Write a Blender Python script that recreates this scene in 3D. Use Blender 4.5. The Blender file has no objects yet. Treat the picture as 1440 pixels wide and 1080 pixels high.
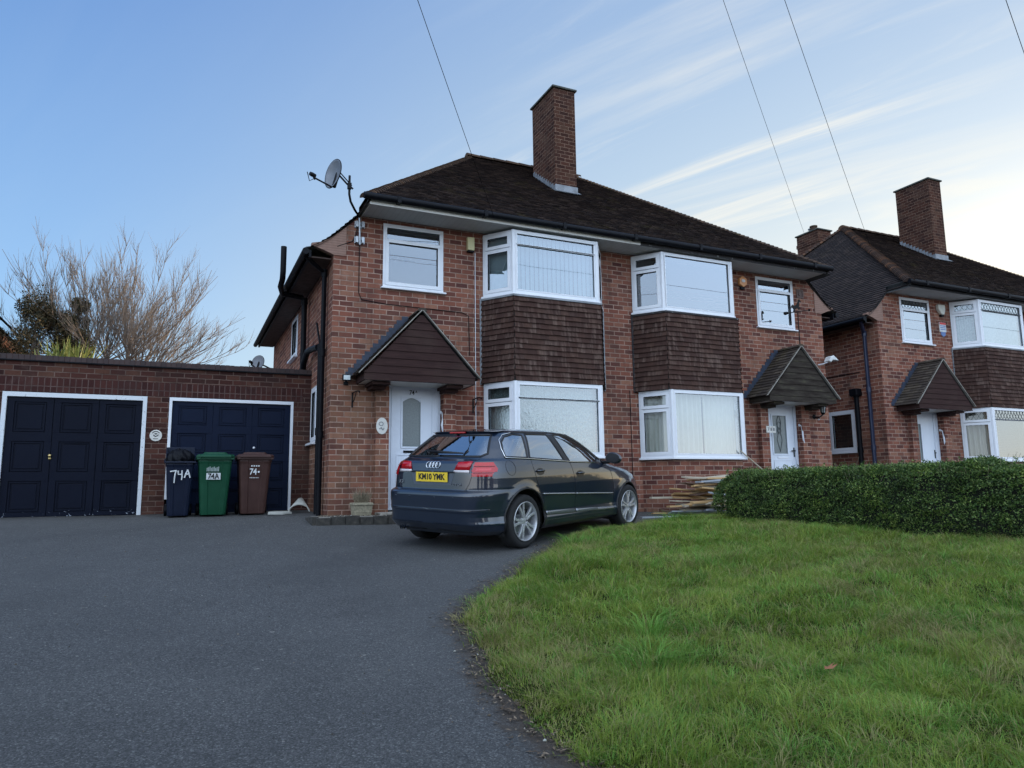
import bpy, bmesh, math, random
import numpy as np
from mathutils import Vector, Matrix
from mathutils.bvhtree import BVHTree
R = math.radians
PI = math.pi
random.seed(7)
RNG = np.random.default_rng(11)
sc = bpy.context.scene
col = sc.collection

# ------------------------------------------------------------------ camera
YAW, PITCH, ROLL = R(24.656), R(8.288), R(-0.708)
CAM = Vector((-2.170, -11.705, 0.282))
FPX = 1022.06
fw = Vector((math.sin(YAW)*math.cos(PITCH), math.cos(YAW)*math.cos(PITCH), math.sin(PITCH)))
rt = Vector((math.cos(YAW), -math.sin(YAW), 0))
up = rt.cross(fw)
rt2 = rt*math.cos(ROLL) + up*math.sin(ROLL)
up2 = up*math.cos(ROLL) - rt*math.sin(ROLL)
cd = bpy.data.cameras.new('camera')
cam = bpy.data.objects.new('camera', cd)
col.objects.link(cam)
M = Matrix((rt2, up2, -fw)).transposed().to_4x4()
M.translation = CAM
cam.matrix_world = M
cd.sensor_width = 36
cd.lens = FPX/1440*36
cd.clip_end = 3000
cd.clip_start = 0.05
sc.camera = cam

# ------------------------------------------------------------------ light
SUN_AZ = R(68)      # from +Y towards +X
SUN_EL = R(7)
SKY_STR = 0.15
EXPO = 1.5
w = bpy.data.worlds.new('World')
sc.world = w
w.use_nodes = True
nt = w.node_tree
for n in list(nt.nodes): nt.nodes.remove(n)
def wn(t, **k):
    n = nt.nodes.new(t)
    for a, b in k.items(): setattr(n, a, b)
    return n
out = wn('ShaderNodeOutputWorld'); bg = wn('ShaderNodeBackground')
bg.inputs[1].default_value = SKY_STR
sky = wn('ShaderNodeTexSky', sky_type='NISHITA')
sky.sun_disc = False
sky.sun_elevation = SUN_EL
sky.sun_rotation = SUN_AZ
sky.altitude = 100
sky.air_density = 1.0; sky.dust_density = 1.2; sky.ozone_density = 2.2
tc = wn('ShaderNodeTexCoord')
# thin cirrus: noise stretched along one bearing of a flat cloud layer
sep = wn('ShaderNodeSeparateXYZ'); nt.links.new(tc.outputs['Generated'], sep.inputs[0])
def wmath(op, a, b=None, clamp=False):
    n = wn('ShaderNodeMath', operation=op, use_clamp=clamp)
    for i, v in enumerate((a, b)):
        if v is None: continue
        if isinstance(v, (int, float)): n.inputs[i].default_value = v
        else: nt.links.new(v, n.inputs[i])
    return n.outputs[0]
zc = wmath('ADD', wmath('MAXIMUM', sep.outputs[2], 0.0), 0.10)
px = wmath('DIVIDE', sep.outputs[0], zc); py = wmath('DIVIDE', sep.outputs[1], zc)
cmb = wn('ShaderNodeCombineXYZ'); nt.links.new(px, cmb.inputs[0]); nt.links.new(py, cmb.inputs[1])
def cloud(rot, scx, scy, seed, lo, hi, det=9, dist=0.6):
    mp = wn('ShaderNodeMapping', vector_type='TEXTURE'); nt.links.new(cmb.outputs[0], mp.inputs[0])
    mp.inputs['Rotation'].default_value = (0, 0, R(rot))
    mp.inputs['Location'].default_value = (seed, seed*1.7, 0)
    mp.inputs['Scale'].default_value = (1/scx, 1/scy, 1)
    nz = wn('ShaderNodeTexNoise'); nt.links.new(mp.outputs[0], nz.inputs[0])
    nz.inputs['Scale'].default_value = 1.0; nz.inputs['Detail'].default_value = det
    nz.inputs['Roughness'].default_value = 0.62; nz.inputs['Distortion'].default_value = dist
    mr = wn('ShaderNodeMapRange', interpolation_type='SMOOTHSTEP'); nt.links.new(nz.outputs[0], mr.inputs[0])
    mr.inputs[1].default_value = lo; mr.inputs[2].default_value = hi
    return mr.outputs[0]
c1 = cloud(-58, 0.28, 1.7, 3.1, 0.50, 0.74)
c2 = cloud(-66, 0.6, 3.0, 14.2, 0.47, 0.72, dist=1.4)
cov = cloud(50, 0.30, 0.38, 5.5, 0.28, 0.55, det=3)
cm = wmath('MULTIPLY', wmath('MAXIMUM', c1, wmath('MULTIPLY', c2, 0.95)), cov)
# more cloud towards the sunny side
sd = Vector((math.sin(SUN_AZ)*math.cos(SUN_EL), math.cos(SUN_AZ)*math.cos(SUN_EL), math.sin(SUN_EL)))
dp = wn('ShaderNodeVectorMath', operation='DOT_PRODUCT'); nt.links.new(tc.outputs['Generated'], dp.inputs[0])
dp.inputs[1].default_value = sd
mr = wn('ShaderNodeMapRange', interpolation_type='SMOOTHSTEP'); nt.links.new(dp.outputs['Value'], mr.inputs[0])
mr.inputs[1].default_value = 0.46; mr.inputs[2].default_value = 0.92
cm = wmath('MULTIPLY', cm, wmath('ADD', wmath('MULTIPLY', mr.outputs[0], 0.78), 0.03), True)
# cloud brightness: the sky behind it lifted, brighter near the sun
# thin high veil: pale towards the low sun, clear blue away from it, and the unseen sky behind the viewer raised to light the facade
def wramp(f, *st):
    n = wn('ShaderNodeValToRGB'); e = n.color_ramp.elements
    while len(e) < len(st): e.new(0.5)
    for x, (p, c) in zip(e, st): x.position = p; x.color = c + (1,)
    nt.links.new(f, n.inputs[0]); return n.outputs[0]
def wmix(f, a, b):
    n = wn('ShaderNodeMixRGB', blend_type='MIX')
    for i, v in enumerate((f, a, b)):
        if isinstance(v, (int, float)): n.inputs[i].default_value = v
        else: nt.links.new(v, n.inputs[i])
    return n.outputs[0]
def wsmooth(v, a, b):
    n = wn('ShaderNodeMapRange', interpolation_type='SMOOTHSTEP'); nt.links.new(v, n.inputs[0]); n.inputs[1].default_value = a; n.inputs[2].default_value = b; return n.outputs[0]
el = wmath('MAXIMUM', sep.outputs[2], 0.0)
far = wramp(el, (0.0, (1.10, 1.75, 2.3)), (0.25, (0.76, 1.32, 2.15)), (0.6, (0.34, 0.72, 1.62)), (1.0, (0.4, 0.8, 1.6)))
sun_side = wramp(el, (0.0, (2.6, 2.2, 1.45)), (0.14, (2.15, 2.05, 1.6)), (0.4, (1.2, 1.5, 1.8)), (0.8, (0.5, 0.9, 1.7)))
veil = wmix(wsmooth(dp.outputs['Value'], 0.18, 0.92), far, sun_side)
mixv = wmix(0.86, sky.outputs[0], veil)
mixc = wmix(cm, mixv, wramp(mr.outputs[0], (0.1, (1.5, 1.8, 2.1)), (0.95, (2.6, 2.45, 2.1))))
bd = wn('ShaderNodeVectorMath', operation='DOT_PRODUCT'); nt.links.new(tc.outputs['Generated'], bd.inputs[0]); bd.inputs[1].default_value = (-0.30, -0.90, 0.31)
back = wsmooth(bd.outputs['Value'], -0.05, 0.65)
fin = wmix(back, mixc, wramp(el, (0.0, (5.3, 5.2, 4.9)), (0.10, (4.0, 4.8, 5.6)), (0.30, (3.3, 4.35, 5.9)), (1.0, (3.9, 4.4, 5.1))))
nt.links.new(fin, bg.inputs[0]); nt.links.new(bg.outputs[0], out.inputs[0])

sl = bpy.data.lights.new('sun', 'SUN'); sl.energy = 3.0; sl.angle = R(0.5); sl.color = (1.0, 0.78, 0.55)
so = bpy.data.objects.new('sun', sl); col.objects.link(so)
so.rotation_euler = (-sd).to_track_quat('-Z', 'Y').to_euler()
sc.view_settings.view_transform = 'Standard'; sc.view_settings.look = 'None'
sc.view_settings.exposure = EXPO; sc.view_settings.gamma = 1.0
sc.render.engine = 'CYCLES'
sc.cycles.max_bounces = 8; sc.cycles.transparent_max_bounces = 16

# ------------------------------------------------------------------ materials
class NT:
    def __init__(s, name):
        s.m = bpy.data.materials.new(name); s.m.use_nodes = True
        s.t = s.m.node_tree; s.n = s.t.nodes; s.b = s.n['Principled BSDF']; s.o = s.n['Material Output']
    def add(s, t, ins=None, **k):
        n = s.n.new(t)
        for a, b in k.items(): setattr(n, a, b)
        for a, b in (ins or {}).items(): s.set(n.inputs[a], b)
        return n
    def set(s, sock, v):
        if hasattr(v, 'is_linked') or isinstance(v, bpy.types.NodeSocket): s.t.links.new(v, sock)
        else:
            if isinstance(v, tuple) and len(v) == 3 and sock.type == 'RGBA': v = v + (1,)
            sock.default_value = v
    def math(s, op, a, b=0.0, clamp=False):
        n = s.add('ShaderNodeMath', operation=op, use_clamp=clamp); s.set(n.inputs[0], a); s.set(n.inputs[1], b); return n.outputs[0]
    def mix(s, f, a, b, mode='MIX'):
        n = s.add('ShaderNodeMixRGB', blend_type=mode); s.set(n.inputs[0], f); s.set(n.inputs[1], a); s.set(n.inputs[2], b); return n.outputs[0]
    def noise(s, scale, det=4, rough=0.55, vec=None, dist=0.0, color=False):
        n = s.add('ShaderNodeTexNoise', {'Scale': scale, 'Detail': det, 'Roughness': rough, 'Distortion': dist})
        s.set(n.inputs['Vector'], vec if vec is not None else s.obj())
        return n.outputs[1 if color else 0]
    def obj(s):
        if not hasattr(s, '_geo'): s._geo = s.add('ShaderNodeNewGeometry')
        return s._geo.outputs['Position']
    def uv(s):
        if not hasattr(s, '_tc'): s._tc = s.add('ShaderNodeTexCoord')
        return s._tc.outputs['UV']
    def tco(s):
        if not hasattr(s, '_tc'): s._tc = s.add('ShaderNodeTexCoord')
        return s._tc.outputs['Object']
    def isl(s):
        s.obj(); return s._geo.outputs['Random Per Island']
    def ramp(s, f, *st):
        n = s.add('ShaderNodeValToRGB'); e = n.color_ramp.elements
        while len(e) < len(st): e.new(0.5)
        for x, (p, c) in zip(e, st):
            x.position = p; x.color = (c if isinstance(c, tuple) else (c, c, c)) + (1,)
        s.set(n.inputs[0], f); return n.outputs[0]
    def maprange(s, v, a, b, c=0.0, d=1.0):
        n = s.add('ShaderNodeMapRange'); s.set(n.inputs[0], v)
        for i, x in enumerate((a, b, c, d)): n.inputs[i+1].default_value = x
        return n.outputs[0]
    def bump(s, h, strength=0.5, dist=0.01):
        n = s.add('ShaderNodeBump', {'Strength': strength, 'Distance': dist, 'Height': h}); s.t.links.new(n.outputs[0], s.b.inputs['Normal']); return n
    def base(s, c=None, rough=None, metal=None, spec=None, coat=None):
        if c is not None: s.set(s.b.inputs['Base Color'], c)
        if rough is not None: s.set(s.b.inputs['Roughness'], rough)
        if metal is not None: s.set(s.b.inputs['Metallic'], metal)
        if spec is not None: s.set(s.b.inputs['Specular IOR Level'], spec)
        if coat is not None: s.set(s.b.inputs['Coat Weight'], coat); s.b.inputs['Coat Roughness'].default_value = 0.03
        return s.m

def plain(name, c, rough=0.5, metal=0.0, var=0.15, scale=9, bump=0.0, spec=None, bscale=60):
    k = NT(name)
    f = k.noise(scale, 5)
    a = tuple(x*(1-var) for x in c); b = tuple(min(1, x*(1+var)) for x in c)
    k.base(k.ramp(f, (0.3, a), (0.7, b)), rough, metal, spec)
    if bump: k.bump(k.noise(bscale, 4), bump, 0.004)
    return k.m

def brick_mat(name, ca, cb, cc_, mortar, swap=False, rowh=0.087, dirt=0.35, tan=False):
    k = NT(name)
    uv = k.uv()
    if swap:
        sp = k.add('ShaderNodeSeparateXYZ', {0: uv}); cb2 = k.add('ShaderNodeCombineXYZ', {0: sp.outputs[1], 1: sp.outputs[0]}); uv = cb2.outputs[0]
    wob = k.noise(7, 2, vec=uv, color=True)
    wv = k.add('ShaderNodeVectorMath', operation='SCALE'); k.set(wv.inputs[0], wob); wv.inputs['Scale'].default_value = 0.006
    va = k.add('ShaderNodeVectorMath', operation='ADD'); k.set(va.inputs[0], uv); k.set(va.inputs[1], wv.outputs[0])
    br = k.add('ShaderNodeTexBrick', {'Vector': va.outputs[0], 'Color1': (0, 0, 0), 'Color2': (1, 1, 1), 'Mortar': (0.5, 0.5, 0.5), 'Scale': 1.0,
        'Mortar Size': 0.0085, 'Mortar Smooth': 0.25, 'Bias': 0.0, 'Brick Width': 0.225, 'Row Height': rowh}, offset=0.0 if swap else 0.5)
    br2 = None
    body = k.ramp(br.outputs[0], (0.0, cb), (0.34, tuple((x+y)/2 for x, y in zip(ca, cb))), (0.66, ca), (1.0, cc_))
    fine = k.noise(38, 5, 0.7)
    body = k.mix(k.maprange(fine, 0.25, 0.8, 0.0, 0.55), body, tuple(x*0.5 for x in ca))
    mort = k.mix(k.maprange(k.noise(2.6, 6, 0.7), .3, .7), tuple(x*0.42 for x in mortar), tuple(x*1.15 for x in mortar))
    c = k.mix(br.outputs['Fac'], body, mort)
    # weathering patches and smeared mortar
    big = k.noise(0.9, 6, 0.6, dist=0.4)
    c = k.mix(k.maprange(big, 0.50, 0.72, 0.0, dirt), c, (0.175, 0.115, 0.082))
    big2 = k.noise(2.3, 7, 0.7, dist=0.9)
    c = k.mix(k.maprange(big2, 0.58, 0.74, 0.0, 0.35), c, tuple(min(1, x*0.95) for x in mortar))
    big3 = k.noise(1.4, 5, 0.65, dist=0.3)
    c = k.mix(k.maprange(big3, 0.25, 0.5, 0.45, 0.0), c, (0.05, 0.032, 0.03))
    if tan:
        sp_ = k.add('ShaderNodeSeparateXYZ', {0: k.obj()})
        mk = k.math('MULTIPLY', k.maprange(sp_.outputs[0], .75, 1.25, 1.0, 0.0), k.math('MULTIPLY', k.maprange(sp_.outputs[2], 2.0, 3.1, 1.0, 0.0), k.maprange(k.noise(1.5, 5, .65), .38, .58)))
        c = k.mix(k.math('MULTIPLY', mk, k.math('SUBTRACT', 0.48, k.math('MULTIPLY', br.outputs['Fac'], 0.3))), c, (0.20, 0.125, 0.075))
    ms = k.add('ShaderNodeMapping', {'Vector': k.obj(), 'Scale': (3.2, 3.2, 0.35)}); st_ = k.noise(1.6, 5, 0.65, vec=ms.outputs[0])
    c = k.mix(k.maprange(st_, 0.52, 0.72, 0.0, 0.40), c, (0.045, 0.032, 0.028))
    k.base(c, 0.92, spec=0.06)
    h = k.math('SUBTRACT', k.math('MULTIPLY', fine, 0.35), k.math('MULTIPLY', br.outputs['Fac'], 1.0))
    k.bump(h, 0.75, 0.010)
    return k.m

MAT = {}
BR_A = (0.265, 0.100, 0.068); BR_B = (0.085, 0.038, 0.036); BR_C = (0.33, 0.165, 0.11); MORT = (0.44, 0.30, 0.235)
MAT['brick'] = brick_mat('red_brick', BR_A, BR_B, BR_C, MORT, tan=True)
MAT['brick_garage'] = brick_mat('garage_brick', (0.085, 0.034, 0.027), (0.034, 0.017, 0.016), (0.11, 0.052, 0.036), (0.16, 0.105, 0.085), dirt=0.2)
MAT['soldier'] = brick_mat('soldier_course_brick', (0.068, 0.027, 0.024), (0.045, 0.020, 0.019), (0.085, 0.034, 0.028), (0.13, 0.085, 0.075), swap=True, dirt=0.08)
MAT['brick_chim'] = brick_mat('chimney_brick', (0.085, 0.037, 0.026), (0.035, 0.018, 0.016), (0.095, 0.052, 0.036), (0.21, 0.13, 0.095), dirt=0.15)

def tile_mat(name, a, b, c, moss=0.25, streak=False, pale=(0.20, 0.16, 0.14)):
    k = NT(name)
    f = k.isl()
    base = k.ramp(f, (0.0, a), (0.5, b), (1.0, c))
    n = k.noise(26, 5, 0.65)
    base = k.mix(k.maprange(n, 0.3, 0.75, 0.0, 0.6), base, tuple(x*0.45 for x in a))
    if streak:
        uv = k.uv()
        mp = k.add('ShaderNodeMapping', {'Vector': uv, 'Scale': (18.0, 2.6, 1.0)})
        s_ = k.noise(1.0, 4, 0.6, vec=mp.outputs[0])
        f2 = k.math('FRACT', k.math('MULTIPLY', f, 17.3))
        base = k.mix(k.math('MULTIPLY', k.maprange(s_, 0.45, 0.65, 0.0, 0.62), k.maprange(f2, 0.35, 0.6, 0.1, 1.0)), base, pale)
    if moss:
        m = k.noise(1.7, 8, 0.72, dist=0.5)
        base = k.mix(k.maprange(m, 0.56, 0.72, 0.0, moss), base, (0.085, 0.07, 0.028))
        sp = k.noise(45, 2, 0.5)
        base = k.mix(k.maprange(sp, 0.70, 0.76, 0.0, 0.5), base, (0.18, 0.17, 0.14))
    k.base(base, 0.9, spec=0.08)
    k.bump(n, 0.5, 0.006)
    return k.m
MAT['roof'] = tile_mat('roof_tile', (0.040, 0.027, 0.024), (0.016, 0.012, 0.012), (0.068, 0.046, 0.037), 0.5)
MAT['roof_side'] = tile_mat('roof_tile_slate', (0.055, 0.043, 0.041), (0.036, 0.030, 0.030), (0.080, 0.060, 0.054), 0.15)
MAT['hung'] = tile_mat('hung_tile', (0.070, 0.038, 0.031), (0.052, 0.030, 0.026), (0.088, 0.050, 0.039), 0.0, True, pale=(0.17, 0.12, 0.10))
MAT['hip'] = tile_mat('hip_tile', (0.09, 0.06, 0.045), (0.06, 0.042, 0.034), (0.14, 0.085, 0.055), 0.9)
MAT['bonnet'] = tile_mat('bonnet_tile', (0.085, 0.055, 0.043), (0.05, 0.036, 0.032), (0.19, 0.095, 0.055), 0.2)
MAT['gabletile'] = tile_mat('canopy_tile', (0.085, 0.068, 0.055), (0.05, 0.042, 0.04), (0.12, 0.10, 0.08), 0.5)

def upvc(name, c=(0.72, 0.74, 0.78)):
    k = NT(name)
    d = k.noise(5, 6, 0.65)
    col_ = k.mix(k.maprange(d, 0.5, 0.85, 0.0, 0.35), c, tuple(x*0.62 for x in c))
    k.base(col_, 0.32)
    return k.m
MAT['upvc'] = upvc('white_upvc')
MAT['upvc_door'] = upvc('white_door_upvc', (0.66, 0.70, 0.77))
MAT['fascia'] = upvc('white_fascia', (0.62, 0.60, 0.55))
k = NT('soffit_board'); sp = k.add('ShaderNodeSeparateXYZ', {0: k.obj()})
sb = k.math('FRACT', k.math('MULTIPLY', sp.outputs[0], 10.0))
k.base(k.mix(k.maprange(sb, 0.0, 0.08, 0.6, 0.0), k.mix(k.noise(2.5, 6), (0.34, 0.34, 0.33), (0.52, 0.52, 0.50)), (0.16, 0.16, 0.16)), 0.6)
MAT['soffit'] = k.m
MAT['black_plastic'] = plain('black_plastic', (0.004, 0.0045, 0.007), 0.5, var=0.3, spec=0.14)
MAT['black_metal'] = plain('black_metal', (0.005, 0.005, 0.006), 0.5, var=0.3, spec=0.16)
MAT['gutter_old'] = plain('old_gutter', (0.012, 0.011, 0.012), 0.6, var=0.4, spec=.15)
k = NT('peeling_fascia'); f = k.noise(9, 8, 0.75, dist=1.0)
k.base(k.mix(k.maprange(f, 0.62, 0.66), (0.02, 0.018, 0.02), (0.42, 0.44, 0.42)), 0.75); MAT['peeling'] = k.m
MAT['lead'] = plain('lead_flashing', (0.20, 0.215, 0.235), 0.5, 0.2, 0.3, 6, 0.3)
MAT['lead_dark'] = plain('dark_lead', (0.026, 0.036, 0.060), 0.6, 0.0, 0.4, 12, 0.4)
MAT['concrete'] = plain('concrete', (0.26, 0.24, 0.21), 0.9, 0, 0.35, 7, 0.6)
MAT['capstone'] = plain('chimney_cap_stone', (0.075, 0.08, 0.07), 0.9, 0, 0.35, 9, 0.5)
MAT['board'] = None
k = NT('dark_weatherboard'); mp = k.add('ShaderNodeMapping', {'Vector': k.uv(), 'Scale': (1.5, 30.0, 1.0)})
g = k.noise(2.0, 6, 0.65, vec=mp.outputs[0]); g2 = k.noise(1.6, 4)
cgr = k.mix(k.maprange(g2, 0.5, 0.75, 0.0, 0.18), k.ramp(g, (0.3, (0.024, 0.013, 0.013)), (0.7, (0.056, 0.029, 0.026))), (0.11, 0.085, 0.065))
k.base(cgr, 0.8, spec=0.12); k.bump(g, 0.3, 0.004); MAT['board'] = k.m
k = NT('mossy_weatherboard'); mp = k.add('ShaderNodeMapping', {'Vector': k.uv(), 'Scale': (1.2, 6.0, 1.0)})
g = k.noise(2.0, 6, 0.65, vec=mp.outputs[0])
k.base(k.ramp(g, (0.35, (0.022, 0.016, 0.014)), (0.58, (0.050, 0.042, 0.034)), (0.80, (0.11, 0.105, 0.06))), 0.85, spec=0.1); MAT['board_moss'] = k.m
k = NT('flared_corbel'); sp = k.add('ShaderNodeSeparateXYZ', {0: k.uv()})
fr = k.math('FRACT', k.math('MULTIPLY', sp.outputs[1], 23.0))
k.base(k.mix(k.maprange(fr, 0.0, 0.25, 0.7, 0.0), k.mix(k.noise(12, 5), (0.20, 0.11, 0.08), (0.30, 0.19, 0.15)), (0.07, 0.04, 0.035)), 0.9); MAT['corbel'] = k.m

def glass_mat(name, refl=0.45, tint=(0.75, 0.8, 0.82), rough=0.0, pattern=None, gl=(0.92, 0.96, 1.0)):
    k = NT(name)
    k.n.remove(k.b)
    tr = k.add('ShaderNodeBsdfTransparent', {0: tint}); gs = k.add('ShaderNodeBsdfGlossy', {'Color': gl, 'Roughness': rough})
    lw = k.add('ShaderNodeLayerWeight', {'Blend': 0.35})
    f = k.math('ADD', k.math('MULTIPLY', lw.outputs['Facing'], 1.0-refl), refl, True)
    mx = k.add('ShaderNodeMixShader'); k.set(mx.inputs[0], f); k.set(mx.inputs[1], tr.outputs[0]); k.set(mx.inputs[2], gs.outputs[0])
    if pattern == 'frost':
        v = k.add('ShaderNodeTexVoronoi', {'Vector': k.obj(), 'Scale': 16.0}, feature='DISTANCE_TO_EDGE')
        n = k.noise(6, 6, 0.7, dist=2.5)
        h = k.math('ADD', v.outputs[0], k.math('MULTIPLY', n, 1.2))
        b = k.add('ShaderNodeBump', {'Strength': 0.055, 'Distance': 0.02, 'Height': h}); k.t.links.new(b.outputs[0], gs.inputs['Normal'])
        gs.inputs['Roughness'].default_value = 0.10
    else:
        n = k.noise(1.1, 2)
        b = k.add('ShaderNodeBump', {'Strength': 0.10, 'Distance': 0.01, 'Height': n}); k.t.links.new(b.outputs[0], gs.inputs['Normal'])
    k.t.links.new(mx.outputs[0], k.o.inputs[0])
    return k.m
MAT['glass'] = glass_mat('window_glass', 0.17)
MAT['glass_clear'] = glass_mat('clear_window_glass', 0.08, (0.8, 0.85, 0.85))
MAT['glass_lower'] = glass_mat('lower_window_glass', 0.10, (0.85, 0.9, 0.9))
MAT['glass_frost'] = glass_mat('patterned_glass', 0.17, (0.7, 0.75, 0.75), pattern='frost')
MAT['glass_car'] = glass_mat('car_glass', 0.22, (0.30, 0.36, 0.38))
MAT['blind_or_dark_back'] = plain('blind_fabric', (0.26, 0.33, 0.34), 0.9, var=0.12)
k = NT('curtain_fabric'); sp = k.add('ShaderNodeSeparateXYZ', {0: k.obj()})
k.base(k.mix(k.noise(3, 4), (0.42, 0.40, 0.34), (0.60, 0.57, 0.50)), 0.95); MAT['curtain'] = k.m
MAT['net'] = plain('net_curtain', (0.30, 0.37, 0.37), 0.95, var=0.25, scale=30)
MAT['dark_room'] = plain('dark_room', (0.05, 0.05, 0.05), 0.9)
MAT['leadstrip'] = plain('window_leading', (0.08, 0.09, 0.09), 0.5)

# ------------------------------------------------------------------ mesh helpers
WL = {}
class MB:
    def __init__(s): s.v = []; s.f = []; s.mi = []; s.uvv = []
    def face(s, pts, mi=0, uvs=None):
        i = len(s.v); s.v += [tuple(p) for p in pts]; s.f.append(tuple(range(i, i+len(pts)))); s.mi.append(mi)
        if uvs is None:
            a = Vector(pts[1])-Vector(pts[0]); b = Vector(pts[2])-Vector(pts[0]); n = a.cross(b)
            if n.length < 1e-12 and len(pts) > 3: n = (Vector(pts[2])-Vector(pts[0])).cross(Vector(pts[3])-Vector(pts[0]))
            ax, ay, az = abs(n.x), abs(n.y), abs(n.z)
            if az > ax and az > ay: uvs = [(p[0], p[1]) for p in pts]
            elif n.x**2+n.y**2 > 0:
                h = math.hypot(n.x, n.y); tx, ty = -n.y/h, n.x/h
                if abs(tx) >= abs(ty):
                    if tx < 0: tx, ty = -tx, -ty
                elif ty < 0: tx, ty = -tx, -ty
                uvs = [(p[0]*tx+p[1]*ty, p[2]) for p in pts]
            else: uvs = [(p[0], p[1]) for p in pts]
        s.uvv += list(uvs)
    def box(s, x0, x1, y0, y1, z0, z1, mi=0):
        x0, x1 = min(x0, x1), max(x0, x1); y0, y1 = min(y0, y1), max(y0, y1)
        p = [(x0,y0,z0),(x1,y0,z0),(x1,y1,z0),(x0,y1,z0),(x0,y0,z1),(x1,y0,z1),(x1,y1,z1),(x0,y1,z1)]
        for q in ((0,3,2,1),(4,5,6,7),(0,1,5,4),(1,2,6,5),(2,3,7,6),(3,0,4,7)): s.face([p[i] for i in q], mi)
    def obox(s, o, U, V, N, u0, u1, v0, v1, n0, n1, mi=0):
        o = Vector(o); U = Vector(U); V = Vector(V); N = Vector(N)
        P = [o+U*a+V*b+N*c for c in (n0, n1) for a, b in ((u0,v0),(u1,v0),(u1,v1),(u0,v1))]
        for q in ((0,3,2,1),(4,5,6,7),(0,1,5,4),(1,2,6,5),(2,3,7,6),(3,0,4,7)): s.face([P[i] for i in q], mi)
    def tube(s, pts, r, n=10, mi=0, caps=True, flat=1.0):
        pts = [Vector(p) for p in pts]; rs = r if isinstance(r, (list, tuple)) else [r]*len(pts)
        rings = []
        prev = None
        for i, p in enumerate(pts):
            d = (pts[min(i+1, len(pts)-1)]-pts[max(i-1, 0)]).normalized()
            if prev is None:
                a = Vector((0,0,1)) if abs(d.z) < 0.9 else Vector((1,0,0)); u = d.cross(a).normalized()
            else: u = (prev - d*prev.dot(d)).normalized()
            prev = u; v = d.cross(u)
            rings.append([p+u*math.cos(2*PI*k/n)*rs[i]+v*math.sin(2*PI*k/n)*rs[i]*flat for k in range(n)])
        for a, b in zip(rings, rings[1:]):
            for k in range(n): s.face([a[k], a[(k+1)%n], b[(k+1)%n], b[k]], mi)
        if caps: s.face(rings[0][::-1], mi); s.face(rings[-1], mi)
    def lathe(s, prof, c, ax=(0,0,1), n=24, mi=0):
        ax = Vector(ax).normalized(); a = Vector((0,0,1)) if abs(ax.z) < 0.9 else Vector((1,0,0)); u = ax.cross(a).normalized(); v = ax.cross(u); c = Vector(c)
        rings = [[c+ax*h+(u*math.cos(2*PI*k/n)+v*math.sin(2*PI*k/n))*r for k in range(n)] for r, h in prof]
        for p, q in zip(rings, rings[1:]):
            for k in range(n): s.face([p[k], p[(k+1)%n], q[(k+1)%n], q[k]], mi)
    def prism(s, poly, o, U, V, N, n0, n1, mi=0):
        o = Vector(o); U = Vector(U); V = Vector(V); N = Vector(N)
        A = [o+U*a+V*b+N*n0 for a, b in poly]; B = [o+U*a+V*b+N*n1 for a, b in poly]
        s.face(A[::-1], mi); s.face(B, mi)
        for i in range(len(poly)):
            j = (i+1) % len(poly); s.face([A[i], A[j], B[j], B[i]], mi)
    def build(s, name, mats, parent=None, smooth=False, bevel=0.0, merge=True, loc=None, fixn=True, autos=None):
        base = Vector((0,0,0))
        if parent is not None: base = WL.get(parent.name, Vector((0,0,0)))
        elif loc is not None: base = Vector(loc)
        me = bpy.data.meshes.new(name)
        me.from_pydata([tuple(Vector(v)-base) for v in s.v], [], s.f)
        if not isinstance(mats, (list, tuple)): mats = [mats]
        for m in mats: me.materials.append(MAT[m] if isinstance(m, str) else m)
        me.polygons.foreach_set('material_index', s.mi)
        uvl = me.uv_layers.new(name='UVMap'); uvl.data.foreach_set('uv', [c for uv in s.uvv for c in uv])
        if merge:
            bm = bmesh.new(); bm.from_mesh(me); bmesh.ops.remove_doubles(bm, verts=bm.verts, dist=1e-5)
            if fixn: bmesh.ops.recalc_face_normals(bm, faces=bm.faces)
            bm.to_mesh(me); bm.free()
        o = bpy.data.objects.new(name, me); col.objects.link(o)
        if smooth:
            for p in me.polygons: p.use_smooth = True
            if autos is not None:
                me.set_sharp_from_angle(angle=R(autos))
        if bevel:
            b = o.modifiers.new('bevel', 'BEVEL'); b.width = bevel; b.segments = 2; b.limit_method = 'ANGLE'; b.angle_limit = R(40)
        if parent is not None:
            o.parent = parent; WL[o.name] = base
        else:
            o.location = base; WL[o.name] = base
        return o

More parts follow.
